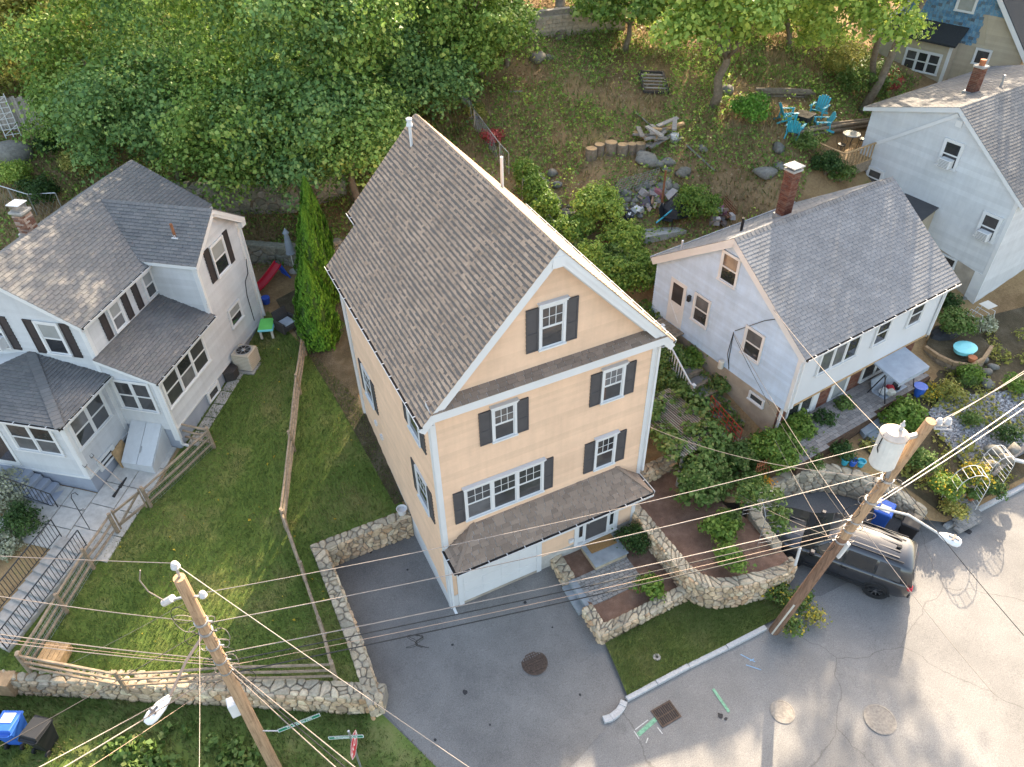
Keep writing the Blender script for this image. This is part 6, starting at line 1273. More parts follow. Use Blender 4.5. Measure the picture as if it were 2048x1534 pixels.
tag(scatter('ground_cover', [wp], 1300, .17, M['leaf_vine'], 8, .7, .25, dens=patchy(1.6, .1, 2), zf=lambda X, Y: np.full(len(X), -.22)), 'broad-leaved weeds below the long stone wall', 'ground cover')
side_garden = [(7.4, 1.6), (10, 1.8), (11.3, -1.0), (13.2, -.9), (13.2, 8.2), (8.2, 9.5), (7.4, 8)]
tag(scatter('ground_cover', [side_garden], 9000, .14, M['leaf_vine'], 9, .7, .35, dens=patchy(1.1, -.1, 3)), 'tangled low plants between tan and blue houses', 'ground cover')
right_garden = [(16.8, -1.2), (22.5, .2), (28, 2.2), (34, 1), (34, -4.9), (17.8, -4.9), (16.9, -3.2)]
patch('garden_ground', right_garden, ZT, M['garden_soil'], .8, lift=.02)
tag(scatter('ground_cover', [right_garden], 9000, .13, M['leaf_olive'], 10, .7, .25, dens=patchy(1.0, .1, 4)), 'mixed low plants in the right hand garden', 'ground cover')
tag(scatter('fallen_leaves', [lawn_poly], 70, .09, M['leaf_gold'], 11, 1.5, .06), 'a few yellow leaves fallen on the lawns', 'leaves')
# ------------------------------------------------------------ utility poles
LP0 = P(358, 1155, 9.3); LP0 = Vector((LP0.x, LP0.y, -.3)); LP1 = Vector((LP0.x, LP0.y, 9.3))
RP0 = Vector((9.28, -5.44, -.35)); RP1 = AT(1862, 842, 17.1)
def on_pole(a, b, py):
    best = min((abs(PROJ(a.lerp(b, i/400))[1]-py), i) for i in range(401)); return a.lerp(b, best[1]/400)
lp = thing('utility_pole', 'weathered wooden utility pole with street lamp at lower left', 'utility pole', LP0, 0)
MB().tube([LP0-Vector((0, 0, .3)), LP0.lerp(LP1, .5), LP1], [.17, .15, .125], 14).build('shaft', M['pole_wood'], lp, True, smooth=False)
rp = thing('utility_pole', 'dark leaning utility pole carrying the transformer at right', 'utility pole', RP0, 0)
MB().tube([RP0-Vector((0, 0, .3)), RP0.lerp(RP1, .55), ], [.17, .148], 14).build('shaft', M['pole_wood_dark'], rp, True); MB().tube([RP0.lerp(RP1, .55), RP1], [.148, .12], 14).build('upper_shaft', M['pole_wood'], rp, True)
dR = (RP1-RP0).normalized()
MB().bar(RP0+Vector((-.14, -.12, .1)), RP0+dR*2.2+Vector((-.13, -.11, 0)), .05, .03).build('ground_wire_guard', M['pale_plastic'], rp, True)
def insulator(root, q, s=1.):
    MB().lathe([(.02*s, -.05*s), (.05*s, -.02*s), (.075*s, .02*s), (.05*s, .04*s), (.07*s, .06*s), (.045*s, .09*s), (.055*s, .11*s), (.03*s, .14*s)], q, 10).build('insulator', M['porcelain'], root, True)
def bracket(root, a, b, w_=.04): MB().bar(a, b, w_).build('bracket', M['galvanised'], root, True)
q = LP1; bracket(lp, q-Vector((0, 0, .3)), q+Vector((.03, .02, .28)), .05); insulator(lp, q+Vector((.03, .02, .3)), 1.3)
q2 = on_pole(LP0, LP1, 1192); insulator(lp, q2+CR*.32, 1.2); bracket(lp, q2, q2+CR*.32)
cut = q2-CR*.48+Vector((0, 0, -.15)); bracket(lp, q2, cut, .045)
MB().tube([cut+CR*.12+Vector((0, 0, .08)), cut-CR*.12-Vector((0, 0, .1))], .085, 10).build('fuse_cutout', M['porcelain'], lp, True)
MB().tube([LP1+CR*-.72+Vector((0, 0, .25)), LP1+CR*-.85+Vector((0, 0, -.1)), LP1+CR*-.8+Vector((0, 0, -.5)), cut-CR*.1], .014, 6).build('jumper', M['cable_pale'], lp, True)
for py in (1243, 1262, 1290, 1318, 1340): q = on_pole(LP0, LP1, py); MB().lathe([(.16, -.03), (.165, 0), (.16, .03)], q, 12).build('clamp_band', M['galvanised'], lp, True); bracket(lp, q, q+CR*.25, .03)
q = on_pole(LP0, LP1, 1412)-CR*.22; MB().box(q.x-.16, q.x+.16, q.y-.14, q.y+.14, q.z-.28, q.z+.28).build('control_box', M['white_paint'], lp, True, bevel=.012)
for k in range(16):                       # tangle of looped drop wires
    rng = random.Random(k); q = on_pole(LP0, LP1, 1230+k*8); r = .07+rng.random()*.2; ax = CR*(1 if k % 2 else -1)
    MB().tube([q+ax*.12+ax*(r*(1-math.cos(t)))+Vector((0, 0, -r*1.3*math.sin(t)))+CF*(.06*math.sin(2*t+k)) for t in [i*.5 for i in range(13)]], .009, 5).build('wire_loop', M['cable_black'] if k % 3 == 0 else M['cable_pale'], lp, True)
def lamp(root, a, b, lab_mid, headlen, direction):
    MB().tube([a, lab_mid, b], [.035, .033, .03], 8).build('lamp_arm', M['cable_copper'] if root is lp else M['galvanised'], root, True)
    d = Vector(direction).normalized(); s = d.cross(Vector((0, 0, 1))).normalized(); u = s.cross(d); prof = [(0, .05, .05), (.08, .09, .07), (.25, .15, .10), (.5, .17, .11), (.62, .14, .09), (.68, .06, .05)]; mb = MB(); n = 12; base = len(mb.v)
    for x, hw, hh in prof:
        for k in range(n): t = 6.283*k/n; mb.v.append(tuple(b+d*x*headlen+s*hw*math.cos(t)+u*hh*math.sin(t)*(1 if math.sin(t) > 0 else .55)))
    for i in range(len(prof)-1):
        for k in range(n): mb.f.append((i*n+k, i*n+(k+1) % n, (i+1)*n+(k+1) % n, (i+1)*n+k))
    mb.f += [tuple(range(n)), tuple(range((len(prof)-1)*n, len(prof)*n))]
    hd = mb.build('lamp_head', M['lamp_housing'], root, True, smooth=True)
    c = b+d*.42*headlen+u*.115; MB().bar(c-d*.13, c+d*.13, .05, .012, u).bar(c-s*.11, c+s*.11, .05, .0121, u).build('photocell_mark', M['shutter_grey'], hd)
la = on_pole(LP0, LP1, 1262); lb = PLANE(340, 1392, (la.x, la.y-1.0, 0), (.3, 1, 0)); lamp(lp, la, lb, la.lerp(lb, .5)+Vector((0, 0, .12)), 1.0, (lb-la)*Vector((1, 1, .25)))
# right pole gear: transformer, top insulators, lamp
tq = AT(1777, 895, 17.6); tr = MB().lathe([(.27, -.55), (.30, -.5), (.30, .38), (.27, .42)], tq, 20).build('transformer', M['transformer_paint'], rp, True, smooth=False)
MB().lathe([(.32, .42), (.32, .46), (.22, .55), (.05, .58)], tq, 20).build('lid', M['transformer_lid'], tr); MB().lathe([(.03, .55), (.06, .6), (.035, .66), (.06, .72), (.03, .78), (.015, .85)], tq+CR*.1, 10).build('bushing', M['porcelain'], tr)
MB().bar(tq+CR*.25+Vector((0, 0, .3)), on_pole(RP0, RP1, 868), .08, .12).build('hanger', M['galvanised'], tr); MB().bar(tq+CR*.25-Vector((0, 0, .35)), on_pole(RP0, RP1, 960), .08, .12).build('hanger', M['galvanised'], tr)
MB().tube([tq-CR*.28+CF*-.1+Vector((0, 0, .42)), tq-CR*.32-CF*.12, tq-CR*.15-CF*.2-Vector((0, 0, .5))], .014, 5).build('tail_wire', M['cable_black'], tr)
mq = tq-CF*.31; MB().box(-.08, .08, -.003, .003, -.07, .07).build('rust_patch', M['transformer_lid'], tr, True).location = mq
q = RP1-dR*.15; bracket(rp, q, q+CR*.45-CF*.02, .05); insulator(rp, q+CR*.42+Vector((0, 0, .05)), 1.2); insulator(rp, q+CR*.22+Vector((0, 0, .06)), 1.1); MB().tube([q+CR*.12+CU*.02, q+CR*.5+CU*.05, q+CR*.55-CU*.1, q+CR*.15-CU*.08, q+CR*.12+CU*.02], .025, 6).build('fuse_cutout', M['porcelain'], rp, True)
for k, py in enumerate((958, 1000, 1040, 1058, 1080)):
    q = on_pole(RP0, RP1, py); MB().lathe([(.165, -.03), (.17, 0), (.165, .03)], q, 12).build('clamp_band', M['galvanised'], rp, True); bracket(rp, q, q+CR*.25*(1 if k % 2 else -1), .03)
for k in range(13):
    rng = random.Random(40+k); q = on_pole(RP0, RP1, 955+k*11); r = .06+rng.random()*.17; ax = CR*(1 if k % 2 else -1)
    MB().tube([q+ax*.12+ax*(r*(1-math.cos(t)))+Vector((0, 0, -r*1.3*math.sin(t)))-CF*(.1+.06*math.sin(2*t+k)) for t in [i*.5 for i in range(13)]], .009, 5).build('wire_loop', M['cable_black'] if k % 3 == 0 else M['cable_pale'], rp, True)
q = on_pole(RP0, RP1, 1100)+CR*.17-CF*.16; MB().bar(q+dR*.45, q-dR*.3, .13, .10).build('control_box', M['white_paint'], rp, True, bevel=.01)
ra = on_pole(RP0, RP1, 1010); rb = AT(1878, 1068, 18.6); lamp(rp, ra, rb, ra.lerp(rb, .55)+Vector((0, 0, .22)), .75, (rb-ra)*Vector((1, 1, .3)))
# ------------------------------------------------------------ overhead wires
def wire(label, a, b, r=.013, sag=.25, m='cable_pale', group=None, n=18, name='overhead_wire', via=None):
    a = Vector(a); b = Vector(b); pts = [a.lerp(b, i/n)-Vector((0, 0, sag*4*(i/n)*(1-i/n))) for i in range(n+1)]
    if via: pts = [Vector(q) for q in ([a]+via+[b])]
    return single(MB().tube(pts, r*.74, 5), name, M[m], label, 'cable', group or 'overhead wires')
def Lq(py, side=0., up=0.): return on_pole(LP0, LP1, py)+CR*side+Vector((0, 0, up))
def Rq(py, side=0., up=0.): return on_pole(RP0, RP1, py)+CR*side+Vector((0, 0, up))
def far_end(px, py, a, w_): return AT(px, py, w_)
wire('topmost wire from the lower left pole to the left edge', LP1+Vector((.03, .02, .45)), AT(-60, 1109, 15.5), .012, .02)
wire('long bare wire descending from the lower left pole top to the bottom edge', LP1+Vector((.03, .02, .45)), AT(990, 1570, 15.5), .013, .05)
wire('uppermost wire spanning between the two poles', Lq(1192, .34, .12), Rq(868, -.1), .012, .30)
wire('second twisted wire spanning between the poles below the top one', Lq(1245, .2), Rq(942, -.12), .016, .25)
wire('third wire between the poles, thick pale one', Lq(1306, .2), Rq(1036, -.1), .018, .15); wire('fourth twisted cable between the poles', Lq(1322, .2), Rq(1052, -.1), .020, .15, 'cable_black')
wire('lowest black cable between the poles', Lq(1345, .2), Rq(1076, -.15), .022, .15, 'cable_black'); wire('thin wire beside the lowest black cable', Lq(1330, .2), Rq(1064, -.12), .010, .2, 'cable_copper')
for k, (py0, ex, ey, w_, r, lb) in enumerate(((1243, -60, 1183, 16, .014, 'upper twisted wire from left pole to left edge'), (1318, -60, 1260, 17, .018, 'thick cable from left pole to left edge, upper'), (1330, -60, 1276, 17.2, .016, 'thick cable from left pole to left edge, lower'))): wire(lb, Lq(py0, -.15), AT(ex, ey, w_), r, .08)
wire('thin copper wire from left pole to left edge', Lq(1325, -.1), AT(-60, 1268, 17.1), .008, .1, 'cable_copper')
for k, (py0, ex, ey, w_, r, m_, lb) in enumerate(((1262, -50, 1520, 13.5, .013, 'cable_black', 'wire from left pole down to the left edge near the bins'), (1335, 30, 1560, 13, .014, 'cable_pale', 'cable from left pole to the bottom left corner'), (1340, 85, 1560, 13, .018, 'cable_pale', 'thicker cable from left pole to the bottom left'), (1352, 140, 1560, 13.4, .008, 'cable_copper', 'thin copper wire from left pole to the bottom left'), (1250, 398, 1580, 13.5, .009, 'cable_pale', 'near vertical service wire below the left pole'))): wire(lb, Lq(py0, -.08), AT(ex, ey, w_), r, .04, m_)
for k in range(3): wire(['upper of three cables from left pole to bottom edge', 'middle of three cables from left pole to bottom edge', 'lower of three cables from left pole to bottom edge'][k], Lq(1325+k*9, .1), AT(760-k*22, 1575, 13.2), .017, .04, ('cable_pale', 'cable_black', 'cable_pale')[k])
wire('thin guy wire crossing the lawn at lower left', Lq(1200), P(90, 1352, 1.2), .007, .05)
wire('top wire from right pole to the right edge', RP1+CR*.42+Vector((0, 0, .15)), AT(2120, 692, 21), .012, .1); wire('second wire from right pole top to the right edge', RP1+CR*.2, AT(2120, 700, 21.5), .014, .12)
wire('thick cable from right pole to right edge, upper', Rq(1008, .1), AT(2120, 752, 22), .024, .1); wire('thick cable from right pole to right edge, lower', Rq(1020, .1), AT(2120, 768, 22), .024, .1)
bl_pt = lambda a, z, d: Matrix.Translation((13.70, -.15, 0)) @ Matrix.Rotation(BZ, 4, 'Z') @ Vector((.2-d, a, z))
wire('service wire from right pole to the blue house gable', Rq(905, -.1), bl_pt(1.9, 6.9, .1), .014, .15, 'cable_pale'); wire('service wire from right pole to the blue house side wall, upper', Rq(1040, -.1), bl_pt(3.35, 4.95, .1), .011, .2, 'cable_pale'); wire('service wire from right pole to the blue house side wall, lower', Rq(1046, -.15), bl_pt(3.3, 4.85, .1), .011, .35, 'cable_black')
wire('service drop from right pole to the tan house corner', Rq(955, -.1), (7.3, .3, 5.2), .012, .45); wire('short guy wire to the wire arch', Rq(1075, -.3), P(1470, 985, 2.2), .009, .1)
wire('thin wire rising behind the pole to the vine bush', Rq(1078, -.35), P(1550, 880, 3.2), .009, .05)
wire('cable from right pole past the street lamp to the right edge', Rq(950, .1), AT(2100, 1330, 17), .013, .1, 'cable_black'); wire('thin cable from right pole down across the road', Rq(1044, .1), AT(1990, 1390, 17), .010, .1)
cl = [Vector(P(790, 1300, 0))+Vector((.32*math.cos(t)*(1+.3*math.sin(2*t)), .26*math.sin(t)*(1+.25*math.cos(3*t)), 0)) for t in [i*.35 for i in range(42)]]
wmid = Lq(1345, .2).lerp(Rq(1076, -.15), .27)-Vector((0, 0, .15)); single(MB().tube([wmid+CR*(.30*math.sin(t*1.5)*math.cos(t))+Vector((0, 0, -.28+.30*math.cos(t*1.02)*1.0))-Vector((0, 0, .0)) for t in [i*.32 for i in range(48)]], .007, 5), 'cable_coil', M['cable_black'], 'loose black coil of cable hanging from the lowest wire above the driveway', 'cable')
# ------------------------------------------------------------ street signs
def sign_blade(root, c, ang, w_, h, txt, size):
    f = Matrix.Translation(c) @ Matrix.Rotation(ang, 4, 'Z')
    o = MB().box(-w_/2, w_/2, -.006, .006, -h/2, h/2).build('sign_plate', M['sign_green'], root, True); o.matrix_basis = f
    bd = MB()
    for a in ((-w_/2, w_/2, h/2-.015, h/2), (-w_/2, w_/2, -h/2, -h/2+.015), (-w_/2, -w_/2+.015, -h/2+.015, h/2-.015), (w_/2-.015, w_/2, -h/2+.015, h/2-.015)): bd.box(a[0], a[1], -.009, .009, a[2], a[3])
    b = bd.build('border', M['sign_white'], o); me = text_mesh(txt, size); l = link('lettering', me, M['sign_white'], o); l.matrix_basis = Matrix.Translation((0, -.009, 0)) @ Matrix.Rotation(R(90), 4, 'X')
SG = P(730, 1560, -.26); ss = thing('street_sign', 'green street name blades above a stop sign on a metal post', 'street sign', SG, 0)
top = 3.05; MB().tube([SG, SG+Vector((0, 0, top))], .03, 8).build('post', M['galvanised'], ss, True)
def ztop(px, py):
    return min((abs(PROJ((SG.x, SG.y, z))[1]-py), z) for z in np.arange(.5, 5, .02))[1]
z1 = ztop(690, 1473); c1 = Vector((SG.x, SG.y, z1)); 
qa, qb = P(657, 1476, z1), P(727, 1472, z1); sign_blade(ss, (qa+qb)/2, math.atan2((qb-qa).y, (qb-qa).x), (qb-qa).length, .15, 'Princeton Ave', .105)
pz = on_pole(LP0, LP1, 1462).z; pa, pb = P(556, 1462, pz), P(640, 1429, pz); jh = thing('street_sign', 'green street name blade bracketed to the lower left utility pole', 'street sign', LP0); dv = pb-pa; sign_blade(jh, (pa+pb)/2, math.atan2(dv.y, dv.x), dv.length, .16, 'To Jericho Hill', .115); MB().bar(Vector((LP0.x, LP0.y, pz)), pa, .03).build('bracket', M['galvanised'], jh, True)
zs = z1-.45; so = MB().prism([(.37*math.cos(R(22.5+45*k)), .37*math.sin(R(22.5+45*k))) for k in range(8)], -.004, .004).build('stop_plate', M['sign_red'], ss, True)
fm = Matrix.Translation((SG.x+.02, SG.y-.03, zs)) @ Matrix.Rotation(R(62), 4, 'Z') @ Matrix.Rotation(R(90), 4, 'X'); so.matrix_basis = fm
rim = MB()
for k in range(8):
    a, b = [(.355*math.cos(R(22.5+45*j)), .355*math.sin(R(22.5+45*j)), .0) for j in (k, k+1)]; rim.bar(a, b, .022, .014, (0, 0, 1))
rim.build('rim', M['sign_white'], so); l = link('lettering', text_mesh('STOP', .26), M['sign_white'], so); l.matrix_basis = Matrix.Translation((0, 0, .005))
# ------------------------------------------------------------ wheelie bins
def bin_(label, c, rz, m='bin_blue', s=1., openlid=0):
    t = thing('wheelie_bin', label, 'trash bin', c, rz, 'wheelie bins'); mt = M[m]
    bd = MB().hexa([(-.22, -.25, .08), (.22, -.25, .08), (.22, .22, .08), (-.22, .22, .08), (-.29, -.36, .95), (.29, -.36, .95), (.29, .33, .95), (-.29, .33, .95)]).build('body', mt, t, bevel=.03)
    MB().box(-.31, .31, -.385, .35, .94, .985).build('rim', mt, bd, bevel=.012)
    ld = MB().add([(-.31, -.40, .985), (.31, -.40, .985), (.31, .30, .985), (-.31, .30, .985), (-.29, -.36, 1.03), (.29, -.36, 1.03), (.27, .27, 1.10), (-.27, .27, 1.10)], [(3, 2, 1, 0), (4, 5, 6, 7), (0, 1, 5, 4), (1, 2, 6, 5), (2, 3, 7, 6), (3, 0, 4, 7)]).build('lid', mt, t, bevel=.015)
    if m == 'bin_blue': MB().box(-.18, .18, -.18, .12, 1.075, 1.082).build('lid_highlight', M['sign_white'], ld).rotation_euler = (.10, 0, 0); MB().lathe([(.10, 0), (.10, .004), (.085, .005)], (0, 0, 0), 18).build('emblem', M['sign_white'], bd).matrix_basis = Matrix.Translation((.262, -.02, .6)) @ Matrix.Rotation(R(90-5), 4, 'Y')  # white plate on the blue lid is a painted highlight
    MB().tube([(-.26, .38, .97), (.26, .38, .97)], .018, 6).bar((-.26, .3, .97), (-.26, .38, .97), .03).bar((.26, .3, .97), (.26, .38, .97), .03).build('handle', mt, t)
    for sx in (-1, 1): MB().tube([(sx*.20, .26, .10), (sx*.27, .26, .10)], .10, 12).build('wheel', M['tyre'], t)
    return t
zb = -.26
bin_('blue recycling bin with painted pale lid highlight below the long wall', P(42, 1478, zb), R(152)); bin_('black bin right of the blue recycling bin', P(98, 1490, zb), R(140), 'bin_black'); bin_('black bin left of the blue recycling bin at the frame edge', P(-5, 1462, zb), R(158), 'bin_black')
bin_('blue bin beside the parked vehicle', (15.55, -3.9, zr(15.5, -3.9)), R(-62)); bin_('black bin next to the parked vehicle, road side', (16.0, -4.75, zr(16, -4.7)), R(-62), 'bin_black')
# ------------------------------------------------------------ parked vehicle
def car_paint(name, c):
    m, nt, b = newmat(name, .3, .6, .35); b.inputs['Base Color'].default_value = (*c, 1); b.inputs['Coat Weight'].default_value = 1.; b.inputs['Coat Roughness'].default_value = .04; return m
car_paint('car_black', (.028, .030, .035))
def loft(sections, caps=True, close=True):
    mb = MB(); n = len(sections[0])
    for s in sections: mb.v += [tuple(q) for q in s]
    for i in range(len(sections)-1):
        for k in range(n): mb.f.append((i*n+k, i*n+(k+1) % n, (i+1)*n+(k+1) % n, (i+1)*n+k))
    if caps: mb.f += [tuple(range(n))[::-1], tuple(range((len(sections)-1)*n, len(sections)*n))]
    return mb
cx, cy = 13.02, -4.32; CRZ = math.atan2(.816, -.577)
V = thing('parked_car', 'dark grey metallic SUV parked nose-in beside the leaning pole', 'car', (cx, cy, zr(cx, cy)), CRZ)
def body_sec(x, zb_, zt_, hw, tp=.93):
    m = .5*(zb_+zt_); return [(x, -hw*.88, zb_), (x, -hw*.97, zb_+.10), (x, -hw, m), (x, -hw*.985, zt_-.10), (x, -hw*tp, zt_), (x, 0, zt_+.025), (x, hw*tp, zt_), (x, hw*.985, zt_-.10), (x, hw, m), (x, hw*.97, zb_+.10), (x, hw*.88, zb_), (x, 0, zb_-.01)]
secs = [(-2.42, .48, .92, .76), (-2.36, .36, 1.02, .87), (-2.1, .30, 1.06, .94), (-1.4, .27, 1.07, .965), (0, .26, 1.05, .97), (.85, .26, 1.04, .965), (1.2, .27, 1.02, .955), (1.7, .28, .97, .94), (2.1, .30, .92, .90), (2.32, .36, .84, .80), (2.42, .44, .72, .62)]
bd = loft([body_sec(*s) for s in secs]).build('body', M['car_black'], V, smooth=True)
def cab_sec(x, z0, z1, w0, w1): return [(x, -w0, z0), (x, -(w0*.35+w1*.65), z0+(z1-z0)*.6), (x, -w1, z1-.06), (x, -w1*.86, z1), (x, 0, z1+.03), (x, w1*.86, z1), (x, w1, z1-.06), (x, w0*.35+w1*.65, z0+(z1-z0)*.6), (x, w0, z0)]
cs = [(-2.38, 1.0, 1.10, .84, .80), (-2.2, 1.02, 1.62, .88, .70), (-1.9, 1.03, 1.69, .90, .70), (-1.0, 1.03, 1.735, .905, .71), (.0, 1.02, 1.725, .90, .71), (.45, 1.02, 1.67, .90, .69), (1.25, 1.0, 1.06, .88, .80)]
cab = loft([cab_sec(*s) for s in cs]).build('cabin', M['car_black'], V, smooth=True)
def side_glass(sx, x0, x1, t0, t1):   # panes a few mm proud of the cabin side
    pts = []
    for x, z in ((x0, 1.09), (x1, 1.09), (t1, 1.60), (t0, 1.60)):
        k = (z-1.03)/(1.70-1.03); w_ = .905+(.70-.905)*min(1, k*1.02); pts.append((x, sx*(w_+.012), z))
    return MB().add(pts+[(p[0], p[1]-sx*.02, p[2]) for p in pts], [(0, 1, 2, 3), (7, 6, 5, 4), (0, 4, 5, 1), (1, 5, 6, 2), (2, 6, 7, 3), (3, 7, 4, 0)])
for sx in (-1, 1):
    for (x0, x1, t0, t1) in ((-2.0, -1.22, -1.85, -1.22), (-1.14, -.22, -1.14, -.22), (-.14, .92, -.14, .42)): side_glass(sx, x0, x1, t0, t1).build('side_window', M['car_glass'], V)
    mr = MB().box(.72, .9, sx*.98-.09, sx*.98+.09, 1.05, 1.2).build('mirror', M['car_black'], V, bevel=.03)
    for x in (-1.44, 1.40):
        wl_ = thing('wheel', 'x', 'x') if False else None
        ty = MB().lathe([(.24, -.11), (.33, -.11), (.36, -.07), (.36, .07), (.33, .11), (.24, .11), (.24, -.11)], (0, 0, 0), 24, cap=False).build('wheel', M['tyre'], V, smooth=False); ty.matrix_basis = Matrix.Translation((x, sx*.87, .36)) @ Matrix.Rotation(R(90), 4, 'X')
        rm = MB()
        for k in range(10): a = k*.628; rm.bar((0, 0, 0), (.24*math.cos(a), .24*math.sin(a), 0), .035, .05)
        rm.lathe([(.235, -.06), (.25, -.06), (.25, .06), (.235, .06)], (0, 0, 0), 24, cap=False).lathe([(.06, -.07), (.06, .07)], (0, 0, 0), 12)
        ro = rm.build('rim', M['shutter_grey'], ty); ro.location = (0, 0, -sx*.045)
        MB().lathe([(.355, 0), (.43, .0), (.43, .012), (.36, .012)], (0, 0, 0), 24, cap=False).build('wheel_arch', M['bin_black'], V).matrix_basis = Matrix.Translation((x, sx*.962, .38)) @ Matrix.Rotation(R(90*sx), 4, 'X')
    for x_ in (-1.18, -.18, .98): MB().box(x_-.008, x_+.008, sx*.955, sx*.975, .42, 1.04).build('door_seam', M['bin_black'], V)
    MB().box(-1.9, 1.2, sx*.962, sx*.980, .30, .40).build('sill_trim', M['bin_black'], V)
    MB().box(-1.9, .35, sx*.60-.02, sx*.60+.02, 1.735, 1.775).build('roof_rail', M['black_metal'], V, bevel=.01)
    MB().box(-2.43, -2.2, sx*.78-.10, sx*.78+.10, .82, .98).build('tail_lamp', M['sign_red'], V, bevel=.02); MB().box(2.08, 2.30, sx*.66-.15, sx*.66+.15, .70, .80).build('headlight', M['glass_lens'], V, bevel=.03)
    MB().box(-.35, -.18, sx*.985-.012, sx*.985+.012, .9, .93).build('door_handle', M['black_metal'], V); MB().box(.75, .92, sx*.98-.012, sx*.98+.012, .9, .93).build('door_handle', M['black_metal'], V)
def quad_panel(p, t=.012): 
    p = [Vector(q) for q in p]; n_ = (p[1]-p[0]).cross(p[3]-p[0]).normalized()*t
    return MB().hexa([q for q in p]+[q+n_ for q in p])
quad_panel([(1.21, -.74, 1.095), (1.21, .74, 1.095), (.50, .60, 1.665), (.50, -.60, 1.665)], .014).build('windshield', M['car_glass'], V)
quad_panel([(-2.375, .68, 1.16), (-2.375, -.68, 1.16), (-2.215, -.58, 1.60), (-2.215, .58, 1.60)], .012).build('rear_window', M['car_glass'], V)
for y in (-.42, -.15, .15, .42): MB().box(-1.75, .05, y-.035, y+.035, 1.73, 1.755).build('roof_rib', M['car_black'], V, bevel=.008)
MB().box(-1.75, -1.6, -.06, .06, 1.76, 1.82).build('antenna', M['bin_black'], V, bevel=.02)
for y in (-.35, .35): MB().box(1.3, 2.0, y-.02, y+.02, .985, 1.03).build('bonnet_crease', M['car_black'], V, bevel=.012)
MB().box(2.28, 2.44, -.45, .45, .42, .66).build('grille', M['bin_black'], V, bevel=.02); MB().box(-2.46, -2.3, -.8, .8, .38, .58).build('rear_bumper', M['bin_black'], V, bevel=.03); MB().box(-2.45, -2.4, -.25, .25, .72, .84).build('number_plate', M['sign_white'], V)
# ------------------------------------------------------------ left yard things
def at_g(px, py): q = G(px, py); return Vector((q.x, q.y, q.z))
def thing_at(name, label, cat, px, py, rz=0, group=None, z=None):
    q = at_g(px, py) if z is None else P(px, py, z); return thing(name, label, cat, q, rz, group)
t = thing_at('condenser_unit', 'beige air conditioning condenser beside the left house', 'air conditioner', 497, 733, RZ)
MB().box(-.5, .5, -.5, .5, -.1, .06).build('pad', M['concrete'], t); cb = MB().box(-.4, .4, -.4, .4, .06, .86).build('casing', M['ac_beige'], t, bevel=.04)
for k in range(9): MB().box(-.41, .41, -.405, .405, .12+k*.075, .135+k*.075).build('louver', M['pale_plastic'], cb)
MB().lathe([(.34, .862), (.34, .875), (.30, .875), (.30, .866)], n=24, cap=False).build('fan_guard', M['galvanised'], t); MB().lathe([(.29, .864), (.28, .868)], n=24).build('fan_well', M['black_metal'], t)
for k in range(4): MB().bar((0, 0, .88), (.30*math.cos(k*.785), .30*math.sin(k*.785), .88), .015).bar((0, 0, .8802), (-.30*math.cos(k*.785), -.30*math.sin(k*.785), .8802), .015).build('guard_wire', M['galvanised'], t)
MB().lathe([(.09, .87), (.07, .91)], n=14).build('fan_cap', M['galvanised'], t)
t = thing_at('storage_box', 'dark brown hexagonal bin beside the condenser', 'storage box', 463, 757, RZ); MB().prism([(.36*math.cos(R(60*k)), .36*math.sin(R(60*k))) for k in range(6)], -.05, .42).build('box', M['dark_wicker'], t); MB().prism([(.39*math.cos(R(60*k)), .39*math.sin(R(60*k))) for k in range(6)], .42, .47).build('lid', M['dark_wicker'], t, bevel=.01)
t = thing_at('patio_umbrella', 'closed pale green patio umbrella against the mossy wall', 'umbrella', 590, 545); MB().tube([(0, 0, 0), (0, 0, 2.3)], .02, 6).build('pole', M['white_paint'], t); MB().lathe([(.22, 1.0), (.19, 1.02), (.16, 1.5), (.10, 2.0), (.16, 2.05), (.03, 2.25)], n=9).build('canopy', M['cloth_grey'], t); MB().lathe([(.25, 0), (.25, .06), (.05, .1)], n=12).build('base', M['concrete'], t)
t = thing_at('toy_slide', 'red plastic toy slide with blue frame on the upper lawn', 'slide', 560, 560, R(200))
ch = MB()
for k in range(6):
    a, b = k/6, (k+1)/6; f_ = lambda u: (u*1.3-.1, .75*(1-u)**1.3+.05)
    (x0, z0), (x1, z1) = f_(a), f_(b)
    ch.hexa([(x0, -.22, z0-.02), (x1, -.22, z1-.02), (x1, .22, z1-.02), (x0, .22, z0-.02), (x0, -.22, z0), (x1, -.22, z1), (x1, .22, z1), (x0, .22, z0)])
    for sy in (-1, 1): ch.hexa([(x0, sy*.22, z0), (x1, sy*.22, z1), (x1, sy*.26, z1), (x0, sy*.26, z0), (x0, sy*.22, z0+.1), (x1, sy*.22, z1+.1), (x1, sy*.26, z1+.1), (x0, sy*.26, z0+.1)])
ch.build('chute', M['red_plastic'], t)
for sy in (-1, 1): MB().bar((-.1, sy*.25, .8), (-.4, sy*.28, 0), .07).build('side_frame', M['blue_plastic'], t)
for k in range(3): MB().box(-.36+k*.08, -.26+k*.08, -.25, .25, .15+k*.2, .19+k*.2).build('rung', M['blue_plastic'], t)
t = thing_at('play_table', 'green topped play table with turquoise sides', 'play table', 538, 668, R(70)); MB().box(-.45, .45, -.33, .33, .40, .52).build('tub', M['turquoise_plastic'], t, bevel=.04); MB().box(-.42, .42, -.30, .30, .522, .55).build('lid', M['green_plastic'], t, bevel=.02)
for sx in (-1, 1):
    for sy in (-1, 1): MB().box(sx*.35-.05, sx*.35+.05, sy*.24-.05, sy*.24+.05, 0, .42).build('leg', M['pale_plastic'], t, bevel=.015)
t = thing_at('wicker_chair', 'dark wicker armchair beside the arborvitae', 'chair', 578, 662, R(25))
